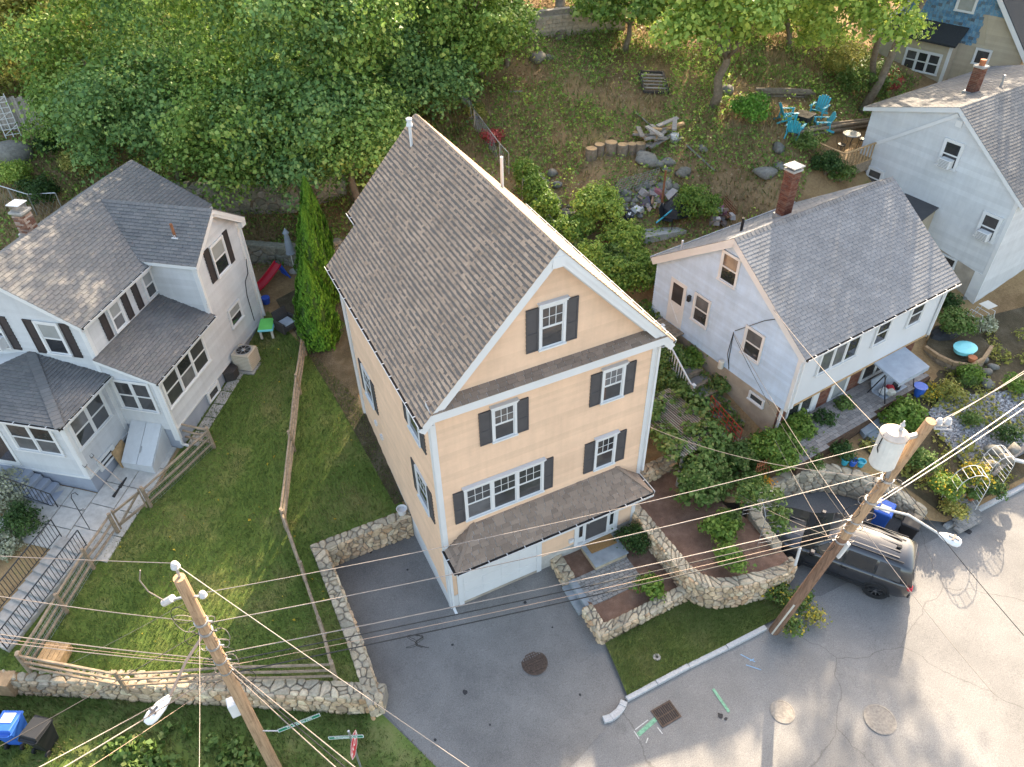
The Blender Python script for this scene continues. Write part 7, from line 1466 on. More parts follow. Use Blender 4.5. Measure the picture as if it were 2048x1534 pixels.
MB().box(-.35, .35, -.32, .35, .18, .42).build('seat', M['dark_wicker'], t, bevel=.03); MB().hexa([(-.35, .28, .3), (.35, .28, .3), (.35, .38, .3), (-.35, .38, .3), (-.35, .42, .92), (.35, .42, .92), (.35, .50, .92), (-.35, .50, .92)]).build('backrest', M['dark_wicker'], t, bevel=.02); MB().box(-.27, .27, -.28, .27, .42, .50).build('cushion', M['cloth_grey'], t, bevel=.03)
for sx in (-1, 1): MB().box(sx*.38-.06, sx*.38+.06, -.32, .36, .1, .62).build('armrest', M['dark_wicker'], t, bevel=.03)
t = thing_at('toy_easel', 'leaning pale board with blue toys behind the left house corner', 'toy easel', 520, 605, R(60)); MB().hexa([(-.35, 0, 0), (.35, 0, 0), (.35, .04, 0), (-.35, .04, 0), (-.35, .25, .9), (.35, .25, .9), (.35, .29, .9), (-.35, .29, .9)]).build('board', M['pale_plastic'], t); MB().lathe([(.16, 0), (.2, .3), (.18, .32)], (-.1, -.35, 0), 10).build('bucket', M['blue_plastic'], t)
single(MB().lathe([(.13, 0), (.18, .28), (.20, .30), (.17, .30), (.15, .2), (.02, .2)], (-.28, 3.72, 1.1), 16), 'flower_pot', M['white_paint'], 'empty white flower pot on the wall by the tan house', 'flower pot')
for k, (dx, nm) in enumerate(((0, 'black snow shovel with pink handle leaning at the porch corner, left one'), (.42, 'black snow shovel with pink handle leaning at the porch corner, right one'))):
    b0_ = LW(-2.3+dx, 1.45, zt(*LW(-2.3+dx, 1.45, 0).xy)+.1); t0_ = LW(-2.42+dx, 2.0, b0_.z+1.35); t = thing('snow_shovel', nm, 'shovel', b0_, 0, 'snow shovels'); MB().tube([b0_, t0_], .018, 6).build('shaft', M['transformer_lid'], t, True); d_ = (b0_-t0_).normalized(); s_ = LW(1, 0, 0)-LW(0, 0, 0)
    MB().hexa([b0_-s_*.24, b0_+s_*.24, b0_+s_*.24+Vector((.03, -.02, .02)), b0_-s_*.24+Vector((.03, -.02, .02))]+[q+d_*.38+LW(0, -.12, 0)-LW(0, 0, 0) for q in (b0_-s_*.24, b0_+s_*.24, b0_+s_*.24+Vector((.03, -.02, .02)), b0_-s_*.24+Vector((.03, -.02, .02)))]).build('blade', M['bin_black'], t, True); MB().tube([t0_-s_*.07, t0_-d_*.12-s_*.06, t0_-d_*.12+s_*.06, t0_+s_*.07, t0_-s_*.07], .012, 5).build('grip', M['bin_black'], t, True)
c_ = LW(-.95, 1.9, zt(*LW(-.95, 1.9, 0).xy)); t = thing('plywood_panel', 'warped brown panel leaning by the cellar bulkhead', 'panel', c_); MB().hexa([LW(-1.3, 1.75, c_.z), LW(-.6, 1.75, c_.z), LW(-.6, 1.80, c_.z), LW(-1.3, 1.80, c_.z), LW(-1.25, 1.95, c_.z+.75), LW(-.6, 1.95, c_.z+.8), LW(-.6, 2.0, c_.z+.8), LW(-1.25, 2.0, c_.z+.75)]).build('sheet', M['wood_fresh'], t, True)
t = thing_at('garden_hook', 'tall black shepherd hook standing on the walkway', 'garden hook', 182, 1062); MB().tube([(0, 0, 0), (0, 0, 1.7), (.06, 0, 1.85), (.18, 0, 1.86), (.22, 0, 1.72)], .014, 6).build('hook', M['black_metal'], t); MB().tube([(0, 0, 1.0), (.14, 0, 1.06), (.16, 0, .98)], .012, 5).build('side_hook', M['black_metal'], t)
t = thing_at('wooden_crate', 'sunlit wooden crate in the lower left corner of the lawn', 'crate', 118, 1318, R(-30))
for k in range(5): MB().box(-.38+k*.155, -.24+k*.155, -.3, .3, .36, .39).build('plank', M['wood_fresh'], t)
for sy in (-1, 1):
    for k in range(2): MB().box(-.38, .38, sy*.29-.015, sy*.29+.015, .03+k*.17, .18+k*.17).build('plank', M['wood_fresh'], t)
for sx in (-1, 1):
    for k in range(2): MB().box(sx*.365-.014, sx*.365+.014, -.27, .27, .03+k*.17, .18+k*.17).build('plank', M['wood_fresh'], t)
single(MB().box(-.32, .32, -.22, .22, -.1, .55).box(-.36, .36, -.26, .26, .55, .62), 'meter_box', M['cardboard'], 'brown utility box at the foot of the far left steps', 'utility box').matrix_basis = Matrix.Translation(P(18, 1375, 0)) @ Matrix.Rotation(R(-32), 4, 'Z')
# trellis and board fence at far left
a, b = G(-30, 262), G(105, 262); t = thing('board_fence', 'weathered vertical board fence at the upper left edge', 'fence', a); n_ = 26
for k in range(n_):
    q = a.lerp(b, k/n_); d_ = (b-a)/n_; h_ = 1.75+.06*math.sin(k*2.1); MB().hexa([q, q+d_*.92, q+d_*.92+Vector((0, .03, 0)), q+Vector((0, .03, 0))]+[v_+Vector((0, 0, h_)) for v_ in (q, q+d_*.92, q+d_*.92+Vector((0, .03, 0)), q+Vector((0, .03, 0)))]).build('board', M['plank_grey'], t, True)
q = G(28, 268)-Vector((0, .5, 0)); t = thing('trellis', 'white garden trellis leaning on the board fence', 'trellis', q)
for x in (0, .35, .7): MB().bar((q.x+x-.35, q.y, q.z), (q.x+x-.35, q.y+.3, q.z+2.1), .04).build('upright', M['white_paint'], t, True)
for k in range(8): MB().bar((q.x-.38, q.y+.03+.035*k, q.z+.15+k*.26), (q.x+.38, q.y+.03+.035*k, q.z+.15+k*.26), .03).build('slat', M['white_paint'], t, True)
for k in range(3): MB().bar((q.x-.35, q.y+.08+.1*k, q.z+.15+k*.7), (q.x+.35, q.y+.14+.1*k, q.z+.55+k*.7), .025).build('diagonal', M['white_paint'], t, True)
# ------------------------------------------------------------ boulders
def boulder(label, px, py, r, seed, z=None, m='boulder', flat=.65, q=None, group='boulders on the slope'):
    rs = np.random.RandomState(seed); bm = bmesh.new(); bmesh.ops.create_icosphere(bm, subdivisions=2, radius=1); ax = rs.normal(size=(6, 3)); ax /= np.linalg.norm(ax, axis=1, keepdims=True); of = .5+.35*rs.random(6)
    for v in bm.verts:
        c = np.array(v.co)
        for a_, o_ in zip(ax, of):
            d = c@a_
            if d > o_: c = c-a_*(d-o_)*.85
        c = c*(1+.09*rs.normal()); v.co = (c[0]*r*1.15, c[1]*r*.9, c[2]*r*flat)
    me = bpy.data.meshes.new('boulder'); bm.to_mesh(me); bm.free(); me.polygons.foreach_set('use_smooth', [True]*len(me.polygons)); o = link('boulder', me, M[m]); q = q or (at_g(px, py) if z is None else P(px, py, z)); o.location = q+Vector((0, 0, r*flat*.35)); o.rotation_euler = (0, 0, rs.random()*6)
    return tag(o, label, 'boulder', group)
for i, (lb, px, py, r) in enumerate((('big pale lichen-covered boulder at the far left bank', 35, 315, 1.1), ('pale flat boulder at the hill top', 1075, 122, .55), ('pale boulder next to the flat one at the hill top', 1098, 118, .35), ('oval grey boulder alone on the slope', 1366, 350, .42), ('large rounded boulder left of the red chimney', 1530, 352, .55), ('boulder beside the red chimney', 1562, 338, .35), ('boulder on the bank above the deck', 1555, 300, .4), ('pale boulder right of the ivy trunk', 1455, 185, .4), ('grey boulder at the right end of the log row', 1405, 300, .28), ('grey stone under the scrap timber', 1335, 330, .38), ('flat grey boulder below the log row', 1290, 325, .6), ('grey stone right of the flat boulder', 1315, 332, .36), ('lone pale stone above the rock wall', 1104, 350, .3))): boulder(lb, px, py, r, i)
rw = thing('rock_wall', 'tumbled grey boulder wall along the edge of the junk corner', 'rock wall', at_g(1150, 400)); rs = np.random.RandomState(4); k = 0
pts = [(1078, 365), (1090, 395), (1105, 420), (1140, 440), (1180, 430), (1215, 410), (1260, 400), (1300, 388), (1330, 380), (1110, 372), (1125, 400), (1160, 415)]
for k in range(150):
    a = pts[k % 9]; b = pts[(k % 9+1) % 9] if k % 9 < 8 else pts[8]; u = rs.random(); px, py = a[0]+(b[0]-a[0])*u+rs.normal()*9, a[1]+(b[1]-a[1])*u+rs.normal()*13
    o = boulder('x', px, py, (.10+.26*rs.random()**1.8), 300+k); wm = Matrix.LocRotScale(o.location, o.rotation_euler, None); del o['label']; del o['category']; del o['group']; o.name = 'rock'; o.parent = rw; o.matrix_parent_inverse = INV[rw.name]
# log stumps
for k, (px, py, r, h_) in enumerate(((1182, 308, .30, .5), (1198, 302, .27, .5), (1221, 298, .32, .55), (1244, 300, .28, .5), (1262, 298, .25, .45), (1280, 296, .27, .45))):
    q = at_g(px, py+8); t = thing('log_round', ['upright cut log at the left end of the log row', 'second upright cut log from the left', 'largest upright cut log, third from the left', 'fourth upright cut log from the left', 'fifth upright cut log from the left', 'upright cut log at the right end of the row'][k], 'log', q, 0, 'row of cut logs')
    MB().lathe([(r*1.05, -.1), (r, .1), (r*.96, h_)], n=14).build('bark', M['bark'], t); MB().lathe([(r*.9, h_), (r*.88, h_+.012), (.02, h_+.014)], n=14).build('cut_face', M['wood_fresh'], t)
t = thing_at('timber_pile', 'heap of grey scrap timber above the log row', 'timber pile', 1315, 285); rng = random.Random(8)
for k in range(24):
    a = rng.random()*3.14; L_ = .5+rng.random()*1.2; c_ = Vector(((rng.random()-.5)*1.7, (rng.random()-.5)*1.2, .06+k*.035)); d_ = Vector((math.cos(a), math.sin(a), (rng.random()-.5)*.35))*L_*.5; MB().bar(c_-d_, c_+d_, .10+rng.random()*.15, .05+rng.random()*.06).build('timber', M['plank_grey'] if k % 4 else M['wood_fresh'], t)
MB().lathe([(.18, 0), (.22, .4), (.2, .42)], (.75, -.35, 0), 12).build('bucket', M['white_paint'], t)
for k, (p0, p1, lb) in enumerate((((1372, 295), (1428, 348), 'long pale pole lying on the slope, right of the timber'), ((1270, 228), (1302, 258), 'thin grey pole lying above the timber pile'), ((1018, 188), (1045, 188), 'short pale stick lying near the hill fence'))):
    a, b = at_g(*p0), at_g(*p1); single(MB().tube([a+Vector((0, 0, .1)), b+Vector((0, 0, .1))], .045, 6), 'fallen_pole', M['plank_grey'], lb, 'pole')
q0_, q1_, q2_, q3_ = at_g(1278, 148), at_g(1325, 150), at_g(1336, 190), at_g(1288, 188); t = thing('slatted_frame', 'dark slatted wooden frame lying on the slope', 'pallet', q3_); u = Vector((0, 0, .12))
for a, b in ((q0_, q1_), (q1_, q2_), (q2_, q3_), (q3_, q0_)): MB().bar(a+u, b+u, .12, .14).build('frame_board', M['dark_wicker'], t, True)
for k in range(1, 6): MB().bar(q0_.lerp(q3_, k/6)+u*1.3, q1_.lerp(q2_, k/6)+u*1.3, .10, .05).build('slat', M['plank_grey'], t, True)
# concrete pad and junk corner
pc = [at_g(1262, 462), at_g(1330, 440), at_g(1372, 470), at_g(1290, 492)]; zc_ = sum(q.z for q in pc)/4
t = thing('concrete_pad', 'cracked pale concrete pad in the junk corner', 'concrete pad', pc[0]); MB().prism([(q.x, q.y) for q in pc], zc_-.4, zc_+.08).build('slab', M['concrete_pale'], t, True)
t = thing_at('patio_chair', 'dark sling chair on the concrete pad', 'chair', 1335, 452, R(40), z=zc_+.08)
MB().hexa([(-.28, -.25, .40), (.28, -.25, .40), (.28, .25, .36), (-.28, .25, .36), (-.28, -.25, .43), (.28, -.25, .43), (.28, .25, .39), (-.28, .25, .39)]).build('seat', M['tarp_black'], t); MB().hexa([(-.28, .24, .38), (.28, .24, .38), (.28, .28, .38), (-.28, .28, .38), (-.28, .45, 1.0), (.28, .45, 1.0), (.28, .49, 1.0), (-.28, .49, 1.0)]).build('backrest', M['tarp_black'], t)
for sx in (-1, 1): MB().tube([(sx*.3, -.28, 0), (sx*.3, -.25, .62), (sx*.3, .3, .62), (sx*.3, .35, 0)], .018, 6).build('leg', M['black_metal'], t)
jr = random.Random(2)
def junk(label, px, py, n, sx, sy, mm, seed, hmax=.5, cat='rubble pile'):
    rng = random.Random(seed); t = thing_at('junk_pile', label, cat, px, py); 
    for k in range(n):
        c_ = Vector(((rng.random()-.5)*sx, (rng.random()-.5)*sy, rng.random()**2*hmax)); a, b, c2 = .08+rng.random()*.28, .06+rng.random()*.2, .03+rng.random()*.14
        o = MB().hexa([(-a, -b, -c2), (a*.9, -b, -c2), (a, b, -c2), (-a, b*.8, -c2), (-a*.7, -b*.8, c2), (a*.8, -b*.7, c2), (a*.7, b*.8, c2), (-a*.8, b*.6, c2)]).build('scrap', M[mm], t, bevel=.01); o.location = c_; o.rotation_euler = (rng.random()*1.2, rng.random()*1.2, rng.random()*6)
    return t
junk('heap of cardboard, scrap wood and bags by the rusty post', 1315, 410, 32, 1.8, 1.3, 'junk', 5, .6); junk('dark scrap heap beside the yellow vines', 1240, 440, 14, 1.2, .9, 'tarp_black', 6, .4); junk('pile of pink and white bags behind the blue house roof', 1440, 440, 16, 1.3, .9, 'junk', 7, .5); junk('white bags on the dark scrap heap', 1262, 425, 8, .9, .6, 'white_paint', 8, .3); junk('heap of stones right of the small stone wall', 1390, 905, 22, 1.0, .8, 'stone', 9, .2)
single(MB().tube([at_g(1322, 420), at_g(1322, 420)+Vector((0, 0, 2.0))], .05, 8), 'iron_post', M['rust'], 'rusty upright iron post in the junk heap', 'post')
t = thing_at('tarp', 'black tarp draped over things by the sling chair', 'tarp', 1355, 425); MB().lathe([(.9, 0), (.75, .35), (.45, .62), (.15, .75), (.02, .76)], n=9, sx=1.1, sy=.8).build('sheet', M['tarp_black'], t)
single(MB().tube([at_g(1310, 465)+Vector((0, 0, .5)), at_g(1385, 420)+Vector((0, 0, .9))], .04, 6), 'green_pole', M['teal_plastic'], 'green pole leaning across the sling chair', 'pole')
t = thing_at('bed_frame', 'rusty slatted frame leaning behind the blue house roof', 'metal frame', 1468, 432, R(15))
for y in (0, .9): MB().bar((-.6, y, .1+y*.5), (.6, y, .1+y*.5), .06).build('rail', M['rust'], t)
for k in range(9): MB().bar((-.55+k*.137, 0, .12), (-.55+k*.137, .9, .57), .04).build('slat', M['rust'], t)
t = thing_at('garden_net', 'grey-green netting stretched over the bank', 'netting', 1250, 375)
mb = MB(); 
for k in range(14):
    a = at_g(1215+k*7, 405-k*2.2); b = at_g(1240+k*6, 372-k*1.5); mb.bar(a+Vector((0, 0, .25)), b+Vector((0, 0, .35)), .012)
for k in range(6): mb.bar(at_g(1215, 405).lerp(at_g(1240, 372), k/5)+Vector((0, 0, .3)), at_g(1306, 376).lerp(at_g(1318, 350), k/5)+Vector((0, 0, .3)), .012)
mb.build('net', M['wood_grey'], t, True)
# ------------------------------------------------------------ adirondack chairs round the fire table
def adirondack(label, q, rz):
    t = thing('adirondack_chair', label, 'chair', q, rz, 'turquoise adirondack chairs'); mt = M['teal_plastic']
    for k in range(5): MB().hexa([(-.27, -.30+k*.11, .38-k*.03), (.27, -.30+k*.11, .38-k*.03), (.27, -.21+k*.11, .36-k*.03), (-.27, -.21+k*.11, .36-k*.03)]+[(x_, y_, z_+.03) for x_, y_, z_ in ((-.27, -.30+k*.11, .38-k*.03), (.27, -.30+k*.11, .38-k*.03), (.27, -.21+k*.11, .36-k*.03), (-.27, -.21+k*.11, .36-k*.03))]).build('seat_slat', mt, t)
    for k in range(5):
        x = -.22+k*.11; hgt = .98-.035*abs(k-2)**1.6; MB().hexa([(x-.048, .22, .26), (x+.048, .22, .26), (x+.048, .25, .26), (x-.048, .25, .26), (x*1.25-.055, .50, hgt), (x*1.25+.055, .50, hgt), (x*1.25+.055, .53, hgt), (x*1.25-.055, .53, hgt)]).build('back_slat', mt, t)
    for sx in (-1, 1):
        MB().box(sx*.36-.07, sx*.36+.07, -.38, .36, .56, .59).build('armrest', mt, t, bevel=.01); MB().box(sx*.32-.025, sx*.32+.025, -.34, -.24, 0, .56).build('leg', mt, t); MB().bar((sx*.29, -.3, .36), (sx*.29, .62, .04), .04, .09).build('side_rail', mt, t); MB().bar((sx*.33, .3, .56), (sx*.30, .38, .12), .05, .03).build('rear_post', mt, t)
ft = at_g(1604, 250); t = thing('fire_table', 'dark square fire table between the turquoise chairs', 'fire table', ft, R(20)); MB().box(-.45, .45, -.45, .45, .48, .54).build('top', M['fire_table'], t, bevel=.01); MB().box(-.34, .34, -.34, .34, .05, .48).build('cabinet', M['fire_table'], t); MB().box(-.15, .15, -.15, .15, .541, .55).build('burner', M['bin_black'], t)
for px, py, lb, a in ((1574, 238, 'turquoise chair at the back left of the fire table', 90), (1634, 228, 'turquoise chair at the back right of the fire table', 0), (1587, 266, 'turquoise chair at the front left of the fire table', 170), (1640, 256, 'turquoise chair at the front right of the fire table', 265)):
    q = at_g(px, py+6); d_ = ft-q; adirondack(lb, q, math.atan2(d_.y, d_.x)+R(90))
# deck and bistro set behind the white house
dq = at_g(1690, 318); t = thing('deck', 'small tan wooden deck behind the white house', 'deck', dq, BZ)
for k in range(12): MB().box(-1.6, 1.6, -.95+k*.16, -.81+k*.16, .12, .16).build('plank', M['wood_fresh'], t)
MB().box(-1.6, 1.6, -.95, .97, -.4, .118).build('frame', M['wood_weathered'], t)
for k in range(9): MB().bar((-1.55, -.9+k*.22, .16), (-1.55, -.9+k*.22, .95), .05).build('baluster', M['wood_fresh'], t)
MB().bar((-1.55, -.95, .97), (-1.55, .95, .97), .09, .05).build('handrail', M['wood_fresh'], t)
for k in range(12): MB().bar((-1.5+k*.27, -.93, .16), (-1.5+k*.27, -.93, .95), .05).build('baluster', M['wood_fresh'], t)
MB().bar((-1.6, -.93, .97), (1.6, -.93, .97), .09, .05).build('handrail', M['wood_fresh'], t)
t = thing('bistro_table', 'round glass bistro table on the deck', 'table', dq+Vector((.35, .3, .16)), 0); MB().lathe([(.42, .92), (.44, .95), (.42, .97)], n=20).build('top', M['blind_pane'], t)
for k in range(3): MB().tube([(.30*math.cos(k*2.1), .30*math.sin(k*2.1), .0), (.1*math.cos(k*2.1), .1*math.sin(k*2.1), .5), (.3*math.cos(k*2.1), .3*math.sin(k*2.1), .93)], .014, 6).build('leg', M['black_metal'], t)
for k, (dx, lb) in enumerate(((-.4, 'black metal stool left of the bistro table'), (1.0, 'black metal stool right of the bistro table'))):
    t = thing('bar_stool', lb, 'stool', dq+Vector((dx, .1, .16)), k*1., 'bistro stools'); MB().lathe([(.2, .6), (.2, .64)], n=14).build('seat', M['black_metal'], t); MB().tube([(-.18, .18, .62), (-.2, .24, 1.0), (.2, .24, 1.0), (.18, .18, .62)], .012, 5).build('backrest', M['black_metal'], t)
    for j in range(4): MB().tube([(.15*math.cos(j*1.57+.8), .15*math.sin(j*1.57+.8), .6), (.22*math.cos(j*1.57+.8), .22*math.sin(j*1.57+.8), 0)], .012, 5).build('leg', M['black_metal'], t)
# log edge and brush wall by the chairs
for k, (p0, p1, lb) in enumerate((((1590, 283), (1735, 258), 'long brush and log edging below the turquoise chairs'), ((1510, 195), (1620, 198), 'low dark stacked-log wall behind the turquoise chairs'))):
    a, b = at_g(*p0), at_g(*p1); t = thing('log_edging', lb, 'log wall', a); rng = random.Random(k)
    for j in range(10): 
        o1 = Vector(((rng.random()-.5)*.3, (rng.random()-.5)*.3, .08+.09*(j//2))); MB().tube([a+o1, a.lerp(b, .5)+o1+Vector((0, 0, rng.random()*.06)), b+o1], [.07, .085, .065], 7).build('log', M['bark'], t, True)
# ------------------------------------------------------------ between the tan and blue houses
PZ = max(zt(*(Matrix.Translation((13.70, -.15, 0)) @ Matrix.Rotation(BZ, 4, 'Z') @ Vector((x_, y_, 0))).xy) for x_ in (0, 2, 4, 6, 8) for y_ in (-1.2, -.6, 0, .6))
print('patio ground', PZ)
def BHp(x, y, z): return Matrix.Translation((13.70, -.15, 0)) @ Matrix.Rotation(BZ, 4, 'Z') @ Vector((x, y, z))
# timber steps up the side of the blue house
t = thing('garden_steps', 'dark timber and earth steps beside the blue house foundation', 'steps', BHp(-.7, 1, 1.3))
for k in range(8):
    z = 1.30+k*.18; y = .6+k*.52
    MB().hexa([BHp(x_, y_, z_) for z_ in (z-.18, z) for x_, y_ in ((-1.15, y), (-.12, y), (-.12, y+.12), (-1.15, y+.12))]).build('riser_timber', M['wood_weathered'], t, True)
    MB().hexa([BHp(x_, y_, z_) for z_ in (z-.3, z-.02) for x_, y_ in ((-1.13, y+.12), (-.12, y+.12), (-.12, y+.52), (-1.13, y+.52))]).build('tread', M['flagstone_dark'], t, True)
# landing and white railing by the side door
t = thing('landing', 'small timber landing at the blue house side door', 'landing', BHp(-.6, 6.6, 3.2))
for k in range(7): MB().hexa([BHp(x_, y_, z_) for z_ in (3.24, 3.29) for x_, y_ in ((-1.2, 5.85+k*.2), (.18, 5.85+k*.2), (.18, 6.03+k*.2), (-1.2, 6.03+k*.2))]).build('plank', M['wood_weathered'], t, True)
def white_rail(label, a, b, n=12, h=.9):
    t = thing('white_railing', label, 'railing', a); a, b = Vector(a), Vector(b); u = Vector((0, 0, h))
    for q in (a, b): MB().bar(q-Vector((0, 0, .2)), q+u*1.1, .11).build('newel_post', M['white_paint'], t, True); MB().bar(q+u*1.1, q+u*1.16, .15).build('cap', M['white_paint'], t, True)
    for z in (.12, .95): MB().bar(a+u*z, b+u*z, .06, .05).build('rail', M['white_paint'], t, True)
    for k in range(1, n): q = a.lerp(b, k/n); MB().bar(q+u*.12, q+u*.95, .035).build('baluster', M['white_paint'], t, True)
white_rail('white balustrade along the side door landing', BHp(-1.2, 7.3, 3.28), BHp(-1.2, 5.8, 3.28)); white_rail('white stair railing descending from the side door landing', BHp(-1.25, 5.7, 3.2), BHp(-1.5, 3.4, 1.95), 14)
# grape arbor
t = thing('grape_arbor', 'slatted grape arbor smothered in vines beside the blue house', 'arbor', BHp(-3.4, 2.2, 1.4)); A0 = BHp(-3.6, 1.3, 2.75)
for x_ in (-4.3, -2.6):
    for y_ in (.9, 3.6): q = BHp(x_, y_, 0); MB().bar((q.x, q.y, zt(q.x, q.y)-.1), (q.x, q.y, 2.85), .09).build('post', M['wood_grey'], t, True)
for y_ in (.9, 3.6): MB().bar(BHp(-4.5, y_, 2.88), BHp(-2.4, y_, 2.88), .07, .1).build('beam', M['wood_grey'], t, True)
for k in range(22): MB().bar(BHp(-4.45+k*.095, .7, 2.96), BHp(-4.45+k*.095, 3.8, 2.96), .03, .035).build('slat', M['plank_grey'], t, True)
q = BHp(-3.4, 2.2, 0); crown('vine', [(q.x-.7, q.y+1.1, 2.95, 1.0, .9, .4), (q.x+.4, q.y-1.1, 2.85, 1.0, .8, .5), (q.x+.9, q.y+.6, 2.9, .6, 1.1, .35), (q.x-.2, q.y-1.8, 2.3, 1.1, .7, .7), (q.x-.9, q.y-.7, 2.9, .6, .8, .3), (q.x-.6, q.y-2.4, 1.8, .9, .6, .6)], 6500, .16, M['leaf_vine'], 77, t, .25, .9, True, .5, -.8)
t = thing('red_trellis', 'red metal lattice panel leaning above the timber steps', 'trellis', BHp(-1.3, 2.0, 1.8)); a, b = BHp(-1.3, 2.6, 2.0), BHp(-1.25, .9, 1.5); u = Vector((0, 0, .9))
for k in range(8): MB().bar(a.lerp(b, k/7), a.lerp(b, k/7)+u, .02).build('bar', M['red_paint'], t, True)
for k in range(5): MB().bar(a+u*k/4, b+u*k/4, .02).build('bar', M['red_paint'], t, True)
single(MB().lathe([(.14, 0), (.2, .3), (.21, .32), (.17, .32)], BHp(-1.6, .7, 1.3), 12), 'bucket', M['bin_blue'], 'blue bucket under the arbor vines', 'bucket'); single(MB().box(-.02, .02, -.25, .25, 0, .5), 'garden_sign', M['red_paint'], 'small red panel at the mulch bed edge', 'panel').location = P(1418, 945, 1.2)
t = thing('lattice_tepee', 'orange lattice trellis behind the marigolds', 'trellis', P(1522, 955, 1.15)); 
for k in range(6): MB().bar((-.4+k*.16, 0, 0), (-.25+k*.1, .1, .8), .025).build('stake', M['terracotta'], t)
for k in range(3): MB().bar((-.38+k*.05, .03*k, .2+k*.22), (.38-k*.05, .03*k, .2+k*.22), .025).build('rung', M['terracotta'], t)
def arch(label, q, rz, w_=1.2, h=2.0, dpt=.5, m='galvanised'):
    t = thing('garden_arch', label, 'garden arch', q, rz, 'wire garden arches')
    for y_ in (-dpt/2, dpt/2): MB().tube([(-w_/2, y_, 0), (-w_/2, y_, h*.65)]+[(-w_/2*math.cos(a_), y_, h*.65+h*.35*math.sin(a_)) for a_ in [R(25*k) for k in range(1, 7)]]+[(w_/2, y_, h*.65), (w_/2, y_, 0)], .012, 6).build('hoop', M[m], t)
    for k in range(6):
        for sx in (-1, 1): MB().bar((sx*w_/2, -dpt/2, .15+k*h*.11), (sx*w_/2, dpt/2, .15+k*h*.11), .014).build('rung', M[m], t)
    for k in range(1, 7): a_ = R(25*k); MB().bar((-w_/2*math.cos(a_), -dpt/2, h*.65+h*.35*math.sin(a_)), (-w_/2*math.cos(a_), dpt/2, h*.65+h*.35*math.sin(a_)), .014).build('rung', M[m], t)
    return t
aq = Vector((10.65, -2.6, 1.0)); t = arch('vine-clad wire arch above the nose of the parked car', aq, R(75), 1.3, 1.9); crown('vine', [(aq.x, aq.y, 2.7, .5, .8, .35), (aq.x+.2, aq.y-.6, 2.2, .35, .4, .6), (aq.x-.1, aq.y+.6, 2.2, .35, .4, .6)], 1500, .12, M['leaf_vine'], 78, t, .2, .8, True, .5, -.8)
arch('white metal arch at the right garden gate', P(1915, 1010, .3), R(-25), 1.1, 1.9, .5, 'white_paint'); t = arch('white metal arch beside the gravel bed', P(1975, 960, .5), R(-20), .8, 1.6, .6, 'white_paint')
single(MB().tube([(10.95, -4.3, .85), (10.95, -4.25, 1.75)], .05, 8), 'white_post', M['white_paint'], 'short white post on the end of the curved stone wall', 'post')
# ------------------------------------------------------------ blue house patio
t = thing('patio', 'grey paver patio along the brick front of the blue house', 'patio', BHp(4, -.5, 1.2)); rng = random.Random(4)
MB().hexa([BHp(x_, y_, z_) for z_ in (.9, PZ+.02) for x_, y_ in ((-.4, -1.25), (8.2, -.75), (8.2, .6), (-.4, .6))]).build('bedding', M['soil'], t, True); cnt = 0; r = 0; y = .58
while y > -1.3:
    x = -.4-(.12 if r % 2 else 0)
    while x < 8.1:
        if y-.17 > -1.2+.06*max(0, x)-.05:
            MB().hexa([BHp(x_, y_, z_) for z_ in (PZ, PZ+.045+rng.random()*.008) for x_, y_ in ((x+.006, y-.17), (x+.234, y-.17), (x+.234, y-.006), (x+.006, y-.006))]).build('paver', M['paver_patio'], t, True, fix=False); cnt += 1
        x += .24
    y -= .176; r += 1
t = thing('patio_steps', 'three bluestone patio steps beside the hydrangea', 'steps', P(1745, 840, 1.3))
for k in range(3):
    c = [P(x_, y_, 1.55-k*.14) for x_, y_ in ((1700+k*16, 838+k*14), (1752+k*16, 808+k*14), (1764+k*16, 824+k*14), (1714+k*16, 856+k*14))]; MB().hexa([q-Vector((0, 0, .3)) for q in c]+c).build('step', M['bluestone'], t, True, bevel=.012)
# canopy swing
sq = BHp(6.1, -.35, 1.25); t = thing('canopy_swing', 'garden swing with grey canopy cluttered with cushions', 'swing', sq, BZ)
MB().add([(-.95, -.65, 1.72), (.95, -.65, 1.72), (.95, .65, 1.95), (-.95, .65, 1.95), (-.95, -.65, 1.80), (.95, -.65, 1.80), (.95, .65, 2.03), (-.95, .65, 2.03)], [(3, 2, 1, 0), (4, 5, 6, 7), (0, 1, 5, 4), (1, 2, 6, 5), (2, 3, 7, 6), (3, 0, 4, 7)]).build('canopy', M['cloth_grey'], t)
vl = MB()
for k in range(12): vl.hexa([(-.95+k*.158, -.66, 1.60+.02*(k % 2)), (-.95+(k+1)*.158, -.66, 1.60+.02*((k+1) % 2)), (-.95+(k+1)*.158, -.65, 1.60+.02*((k+1) % 2)), (-.95+k*.158, -.65, 1.60+.02*(k % 2)), (-.95+k*.158, -.66, 1.8), (-.95+(k+1)*.158, -.66, 1.8), (-.95+(k+1)*.158, -.65, 1.8), (-.95+k*.158, -.65, 1.8)])
vl.build('valance', M['cloth_grey'], t)
MB().box(-.75, .75, -.25, .35, .48, .58).build('seat', M['cloth_grey'], t, bevel=.03); MB().hexa([(-.75, .3, .55), (.75, .3, .55), (.75, .38, .55), (-.75, .38, .55), (-.75, .5, 1.05), (.75, .5, 1.05), (.75, .58, 1.05), (-.75, .58, 1.05)]).build('backrest', M['cloth_grey'], t, bevel=.02)
for sx in (-1, 1): MB().tube([(sx*.92, -.6, 0), (sx*.92, 0, 1.75)], .025, 6).build('leg', M['black_metal'], t); MB().tube([(sx*.92, .6, 0), (sx*.92, 0, 1.75)], .025, 6).build('leg', M['black_metal'], t); MB().tube([(sx*.75, 0, .5), (sx*.75, 0, 1.75)], .012, 5).build('hanger', M['black_metal'], t)
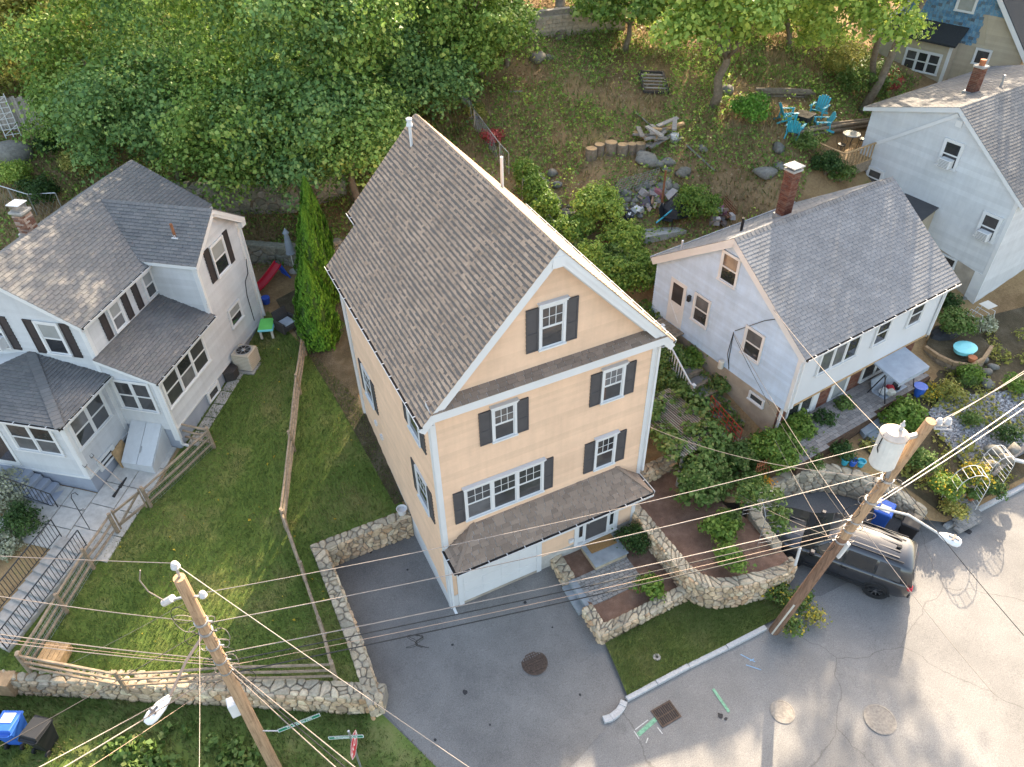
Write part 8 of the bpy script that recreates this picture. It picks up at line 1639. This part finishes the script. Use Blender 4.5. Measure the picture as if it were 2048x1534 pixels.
for k, (x, mm, lb) in enumerate(((-.5, 'white_paint', 'white bag on the garden swing'), (-.15, 'red_plastic', 'red bag on the garden swing'), (.2, 'tarp_black', 'dark cushion on the garden swing'), (-.3, 'pale_plastic', 'pale box on the garden swing'))):
    o = single(MB().box(-.16, .16, -.14, .14, 0, .22), 'cushion', M[mm], lb, 'cushion', bevel=.04); o.location = sq+Vector((x, -.05-.18*(k == 3), .60)); o.rotation_euler = (0, 0, k)
single(MB().lathe([(.2, 0), (.26, .55), (.28, .58), (.24, .58)], BHp(7.3, -.9, 1.25), 14), 'barrel', M['bin_blue'], 'blue plastic tub beside the swing', 'tub')
def potted(label, q, r, h, m, leaf, seed, lr=.35):
    t = thing('potted_plant', label, 'potted plant', q, 0, 'potted plants'); MB().lathe([(r*.7, 0), (r, h), (r*1.1, h), (r*1.1, h+.03), (r*.9, h+.03), (r*.85, h-.03), (.01, h-.03)], n=14).build('pot', M[m], t); q = Vector(q); crown('foliage', [(q.x, q.y, q.z+h+lr*.6, lr, lr, lr*.8)], 700, .10, M[leaf], seed, t, .14, .5, True, .5, -.7)
potted('large green plant in a terracotta pot by the patio edge', P(1640, 860, 1.25), .2, .3, 'terracotta', 'leaf_dark', 301, .5); potted('bushy plant in a white pot by the brick pier', P(1680, 830, 1.25), .2, .35, 'white_paint', 'leaf_vine', 302, .4); potted('small plant in a terracotta pot by the kerb arch', P(1938, 1000, .3), .16, .25, 'terracotta', 'leaf_vine', 303, .2)
for k, (px, py, mm, lb) in enumerate(((1664, 850, 'white_paint', 'tipped white bucket on the patio'), (1684, 848, 'white_paint', 'white pail beside the patio steps'), (1688, 928, 'teal_plastic', 'teal pot on the curved wall, left of three'), (1704, 930, 'bin_blue', 'dark blue pot on the curved wall, middle of three'), (1720, 932, 'teal_plastic', 'teal pot on the curved wall, right of three'))):
    o = single(MB().lathe([(.10, 0), (.15, .26), (.17, .28), (.13, .28), (.12, .2), (.01, .2)], (0, 0, 0), 14), 'plant_pot', M[mm], lb, 'pot'); o.location = P(px, py, 1.25)
# gravel bed, rubble, raised bed
gp_ = [P(1855, 830, 1.1), P(1880, 800, 1.1), P(1990, 790, 1.1), P(2100, 770, 1.1), P(2100, 870, 1.0), P(1990, 930, .9), P(1930, 920, 1.0), P(1870, 870, 1.05)]
patch('gravel_bed', [(q.x, q.y) for q in gp_], ZT, M['gravel_bed'], .5, lift=.06)
rs = np.random.RandomState(12); X = rs.uniform(19, 27, 30000); Y = rs.uniform(-5, 2, 30000); k = inpoly([(q.x, q.y) for q in gp_], X, Y); X, Y = X[k][:9000], Y[k][:9000]; n = len(X); nn = np.c_[np.zeros((n, 2)), np.ones(n)]+rand_dirs(rs, n)*.7; nn /= np.linalg.norm(nn, axis=1, keepdims=True); a, b = leaf_axes(rs, nn, .07)
rand('gravel_stone', [(0, (.30, .30, .31)), (.5, (.42, .42, .43)), (1, (.52, .52, .52))], nvar=.2); tag(quads_mesh('gravel', np.c_[X, Y, ZT(X, Y)+.08], a, b*1.3, M['gravel_stone']), 'pale grey gravel chips in the right garden', 'gravel', kind='stuff')
for k, (px, py, r) in enumerate(((1962, 720, .3), (1970, 745, .26), (1975, 770, .3), (1955, 700, .25), (1985, 735, .22), (1960, 760, .2), (1990, 905, .35), (2010, 920, .3), (2025, 900, .28), (1985, 930, .22), (1935, 575, .35), (1950, 590, .28), (1925, 600, .25), (1943, 560, .3))):
    boulder(['rubble stone below the raised bed, uppermost', 'rubble stone below the raised bed, second', 'rubble stone below the raised bed, third', 'rubble stone touching the raised bed', 'rubble stone right of the raised bed rubble', 'small rubble stone by the raised bed', 'pale rock at the right garden corner', 'rock beside the right garden corner rock', 'rock at the right edge of the garden', 'small rock below the garden corner', 'large rock by the white house corner', 'rock beside the white house corner', 'small rock near the white house corner', 'upper rock by the white house corner'][k], px, py, r, 500+k, z=1.3 if py > 600 else 1.6, group='rubble in the right garden')
t = thing('raised_bed', 'curved timber raised bed with plants by the blue house corner', 'raised bed', P(1880, 700, 1.7)); pts_ = [P(x_, y_, 1.85) for x_, y_ in ((1852, 690), (1878, 708), (1908, 722), (1945, 728), (1968, 715), (1985, 690))]
for lvl in range(3):
    for a, b in zip(pts_[:-1], pts_[1:]): MB().bar(a-Vector((0, 0, .12+lvl*.2)), b-Vector((0, 0, .12+lvl*.2)), .14, .18).build('timber', M['wood_weathered'] if lvl else M['cardboard'], t, True)
MB().prism([(q.x, q.y) for q in pts_]+[(P(1935, 640, 1.8).x, P(1935, 640, 1.8).y), (P(1870, 650, 1.8).x, P(1870, 650, 1.8).y)], 1.0, 1.74).build('soil', M['garden_soil'], t, True)
t = thing('tub', 'turquoise plastic tub lying on the raised bed', 'tub', P(1927, 703, 1.85)); MB().lathe([(.25, 0), (.38, .05), (.42, .22), (.44, .24), (.38, .26), (.2, .3)], n=18, sx=1.25).build('shell', M['turquoise_plastic'], t); single(MB().lathe([(.13, 0), (.17, .2), (.19, .22), (.15, .22)], P(1942, 722, 1.8), 12), 'flower_pot', M['terracotta'], 'terracotta pot at the end of the raised bed', 'flower pot')
single(MB().lathe([(.7, 0), (.6, .2), (.3, .38), (.02, .42)], P(1890, 668, 1.7), 10, 1.3, .7), 'tarp', M['tarp_black'], 'black plastic sheet heaped behind the raised bed', 'tarp')
t = thing('garden_hoops', 'white hoops and netting over the vegetable bed', 'garden hoops', P(1950, 650, 1.6))
for k in range(4): MB().tube([(-.7+k*.4, -.5, 0), (-.7+k*.4, -.3, .8), (-.7+k*.4, .3, .8), (-.7+k*.4, .5, 0)], .015, 5).build('hoop', M['white_paint'], t)
MB().box(.1, .7, -.2, .3, .95, .97).build('board', M['pale_plastic'], t)
single(MB().box(-.35, .35, -.25, .25, 0, .06).box(-.02, .02, -.02, .02, .06, .7), 'yard_bench', M['wood_fresh'], 'plank trellis rack by the blue house right corner', 'rack').location = P(1850, 690, 1.4)
t = thing('garden_path', 'grey paver path through the right garden gate', 'path', P(1945, 1030, .2)); rng = random.Random(6)
for r in range(9):
    for c in range(5):
        q = P(1925, 1055, .1).lerp(P(1915, 985, .45), r/8)+Vector((c*.24-.2, 0, .03)); MB().box(q.x-.11, q.x+.11, q.y-.13, q.y+.13, q.z-.08, q.z+.02+rng.random()*.01).build('paver', M['paver'], t, True, fix=False)
for k, (p0, p1, lb) in enumerate((((1985, 950), (2060, 885), 'weathered timber rail at the right garden edge'), ((2010, 915), (2075, 930), 'white timber plank near the right edge'))): a, b = P(*p0, .7), P(*p1, .7); single(MB().bar(a, b, .14, .08), 'timber', M['plank_grey'] if k == 0 else M['white_paint'], lb, 'timber')
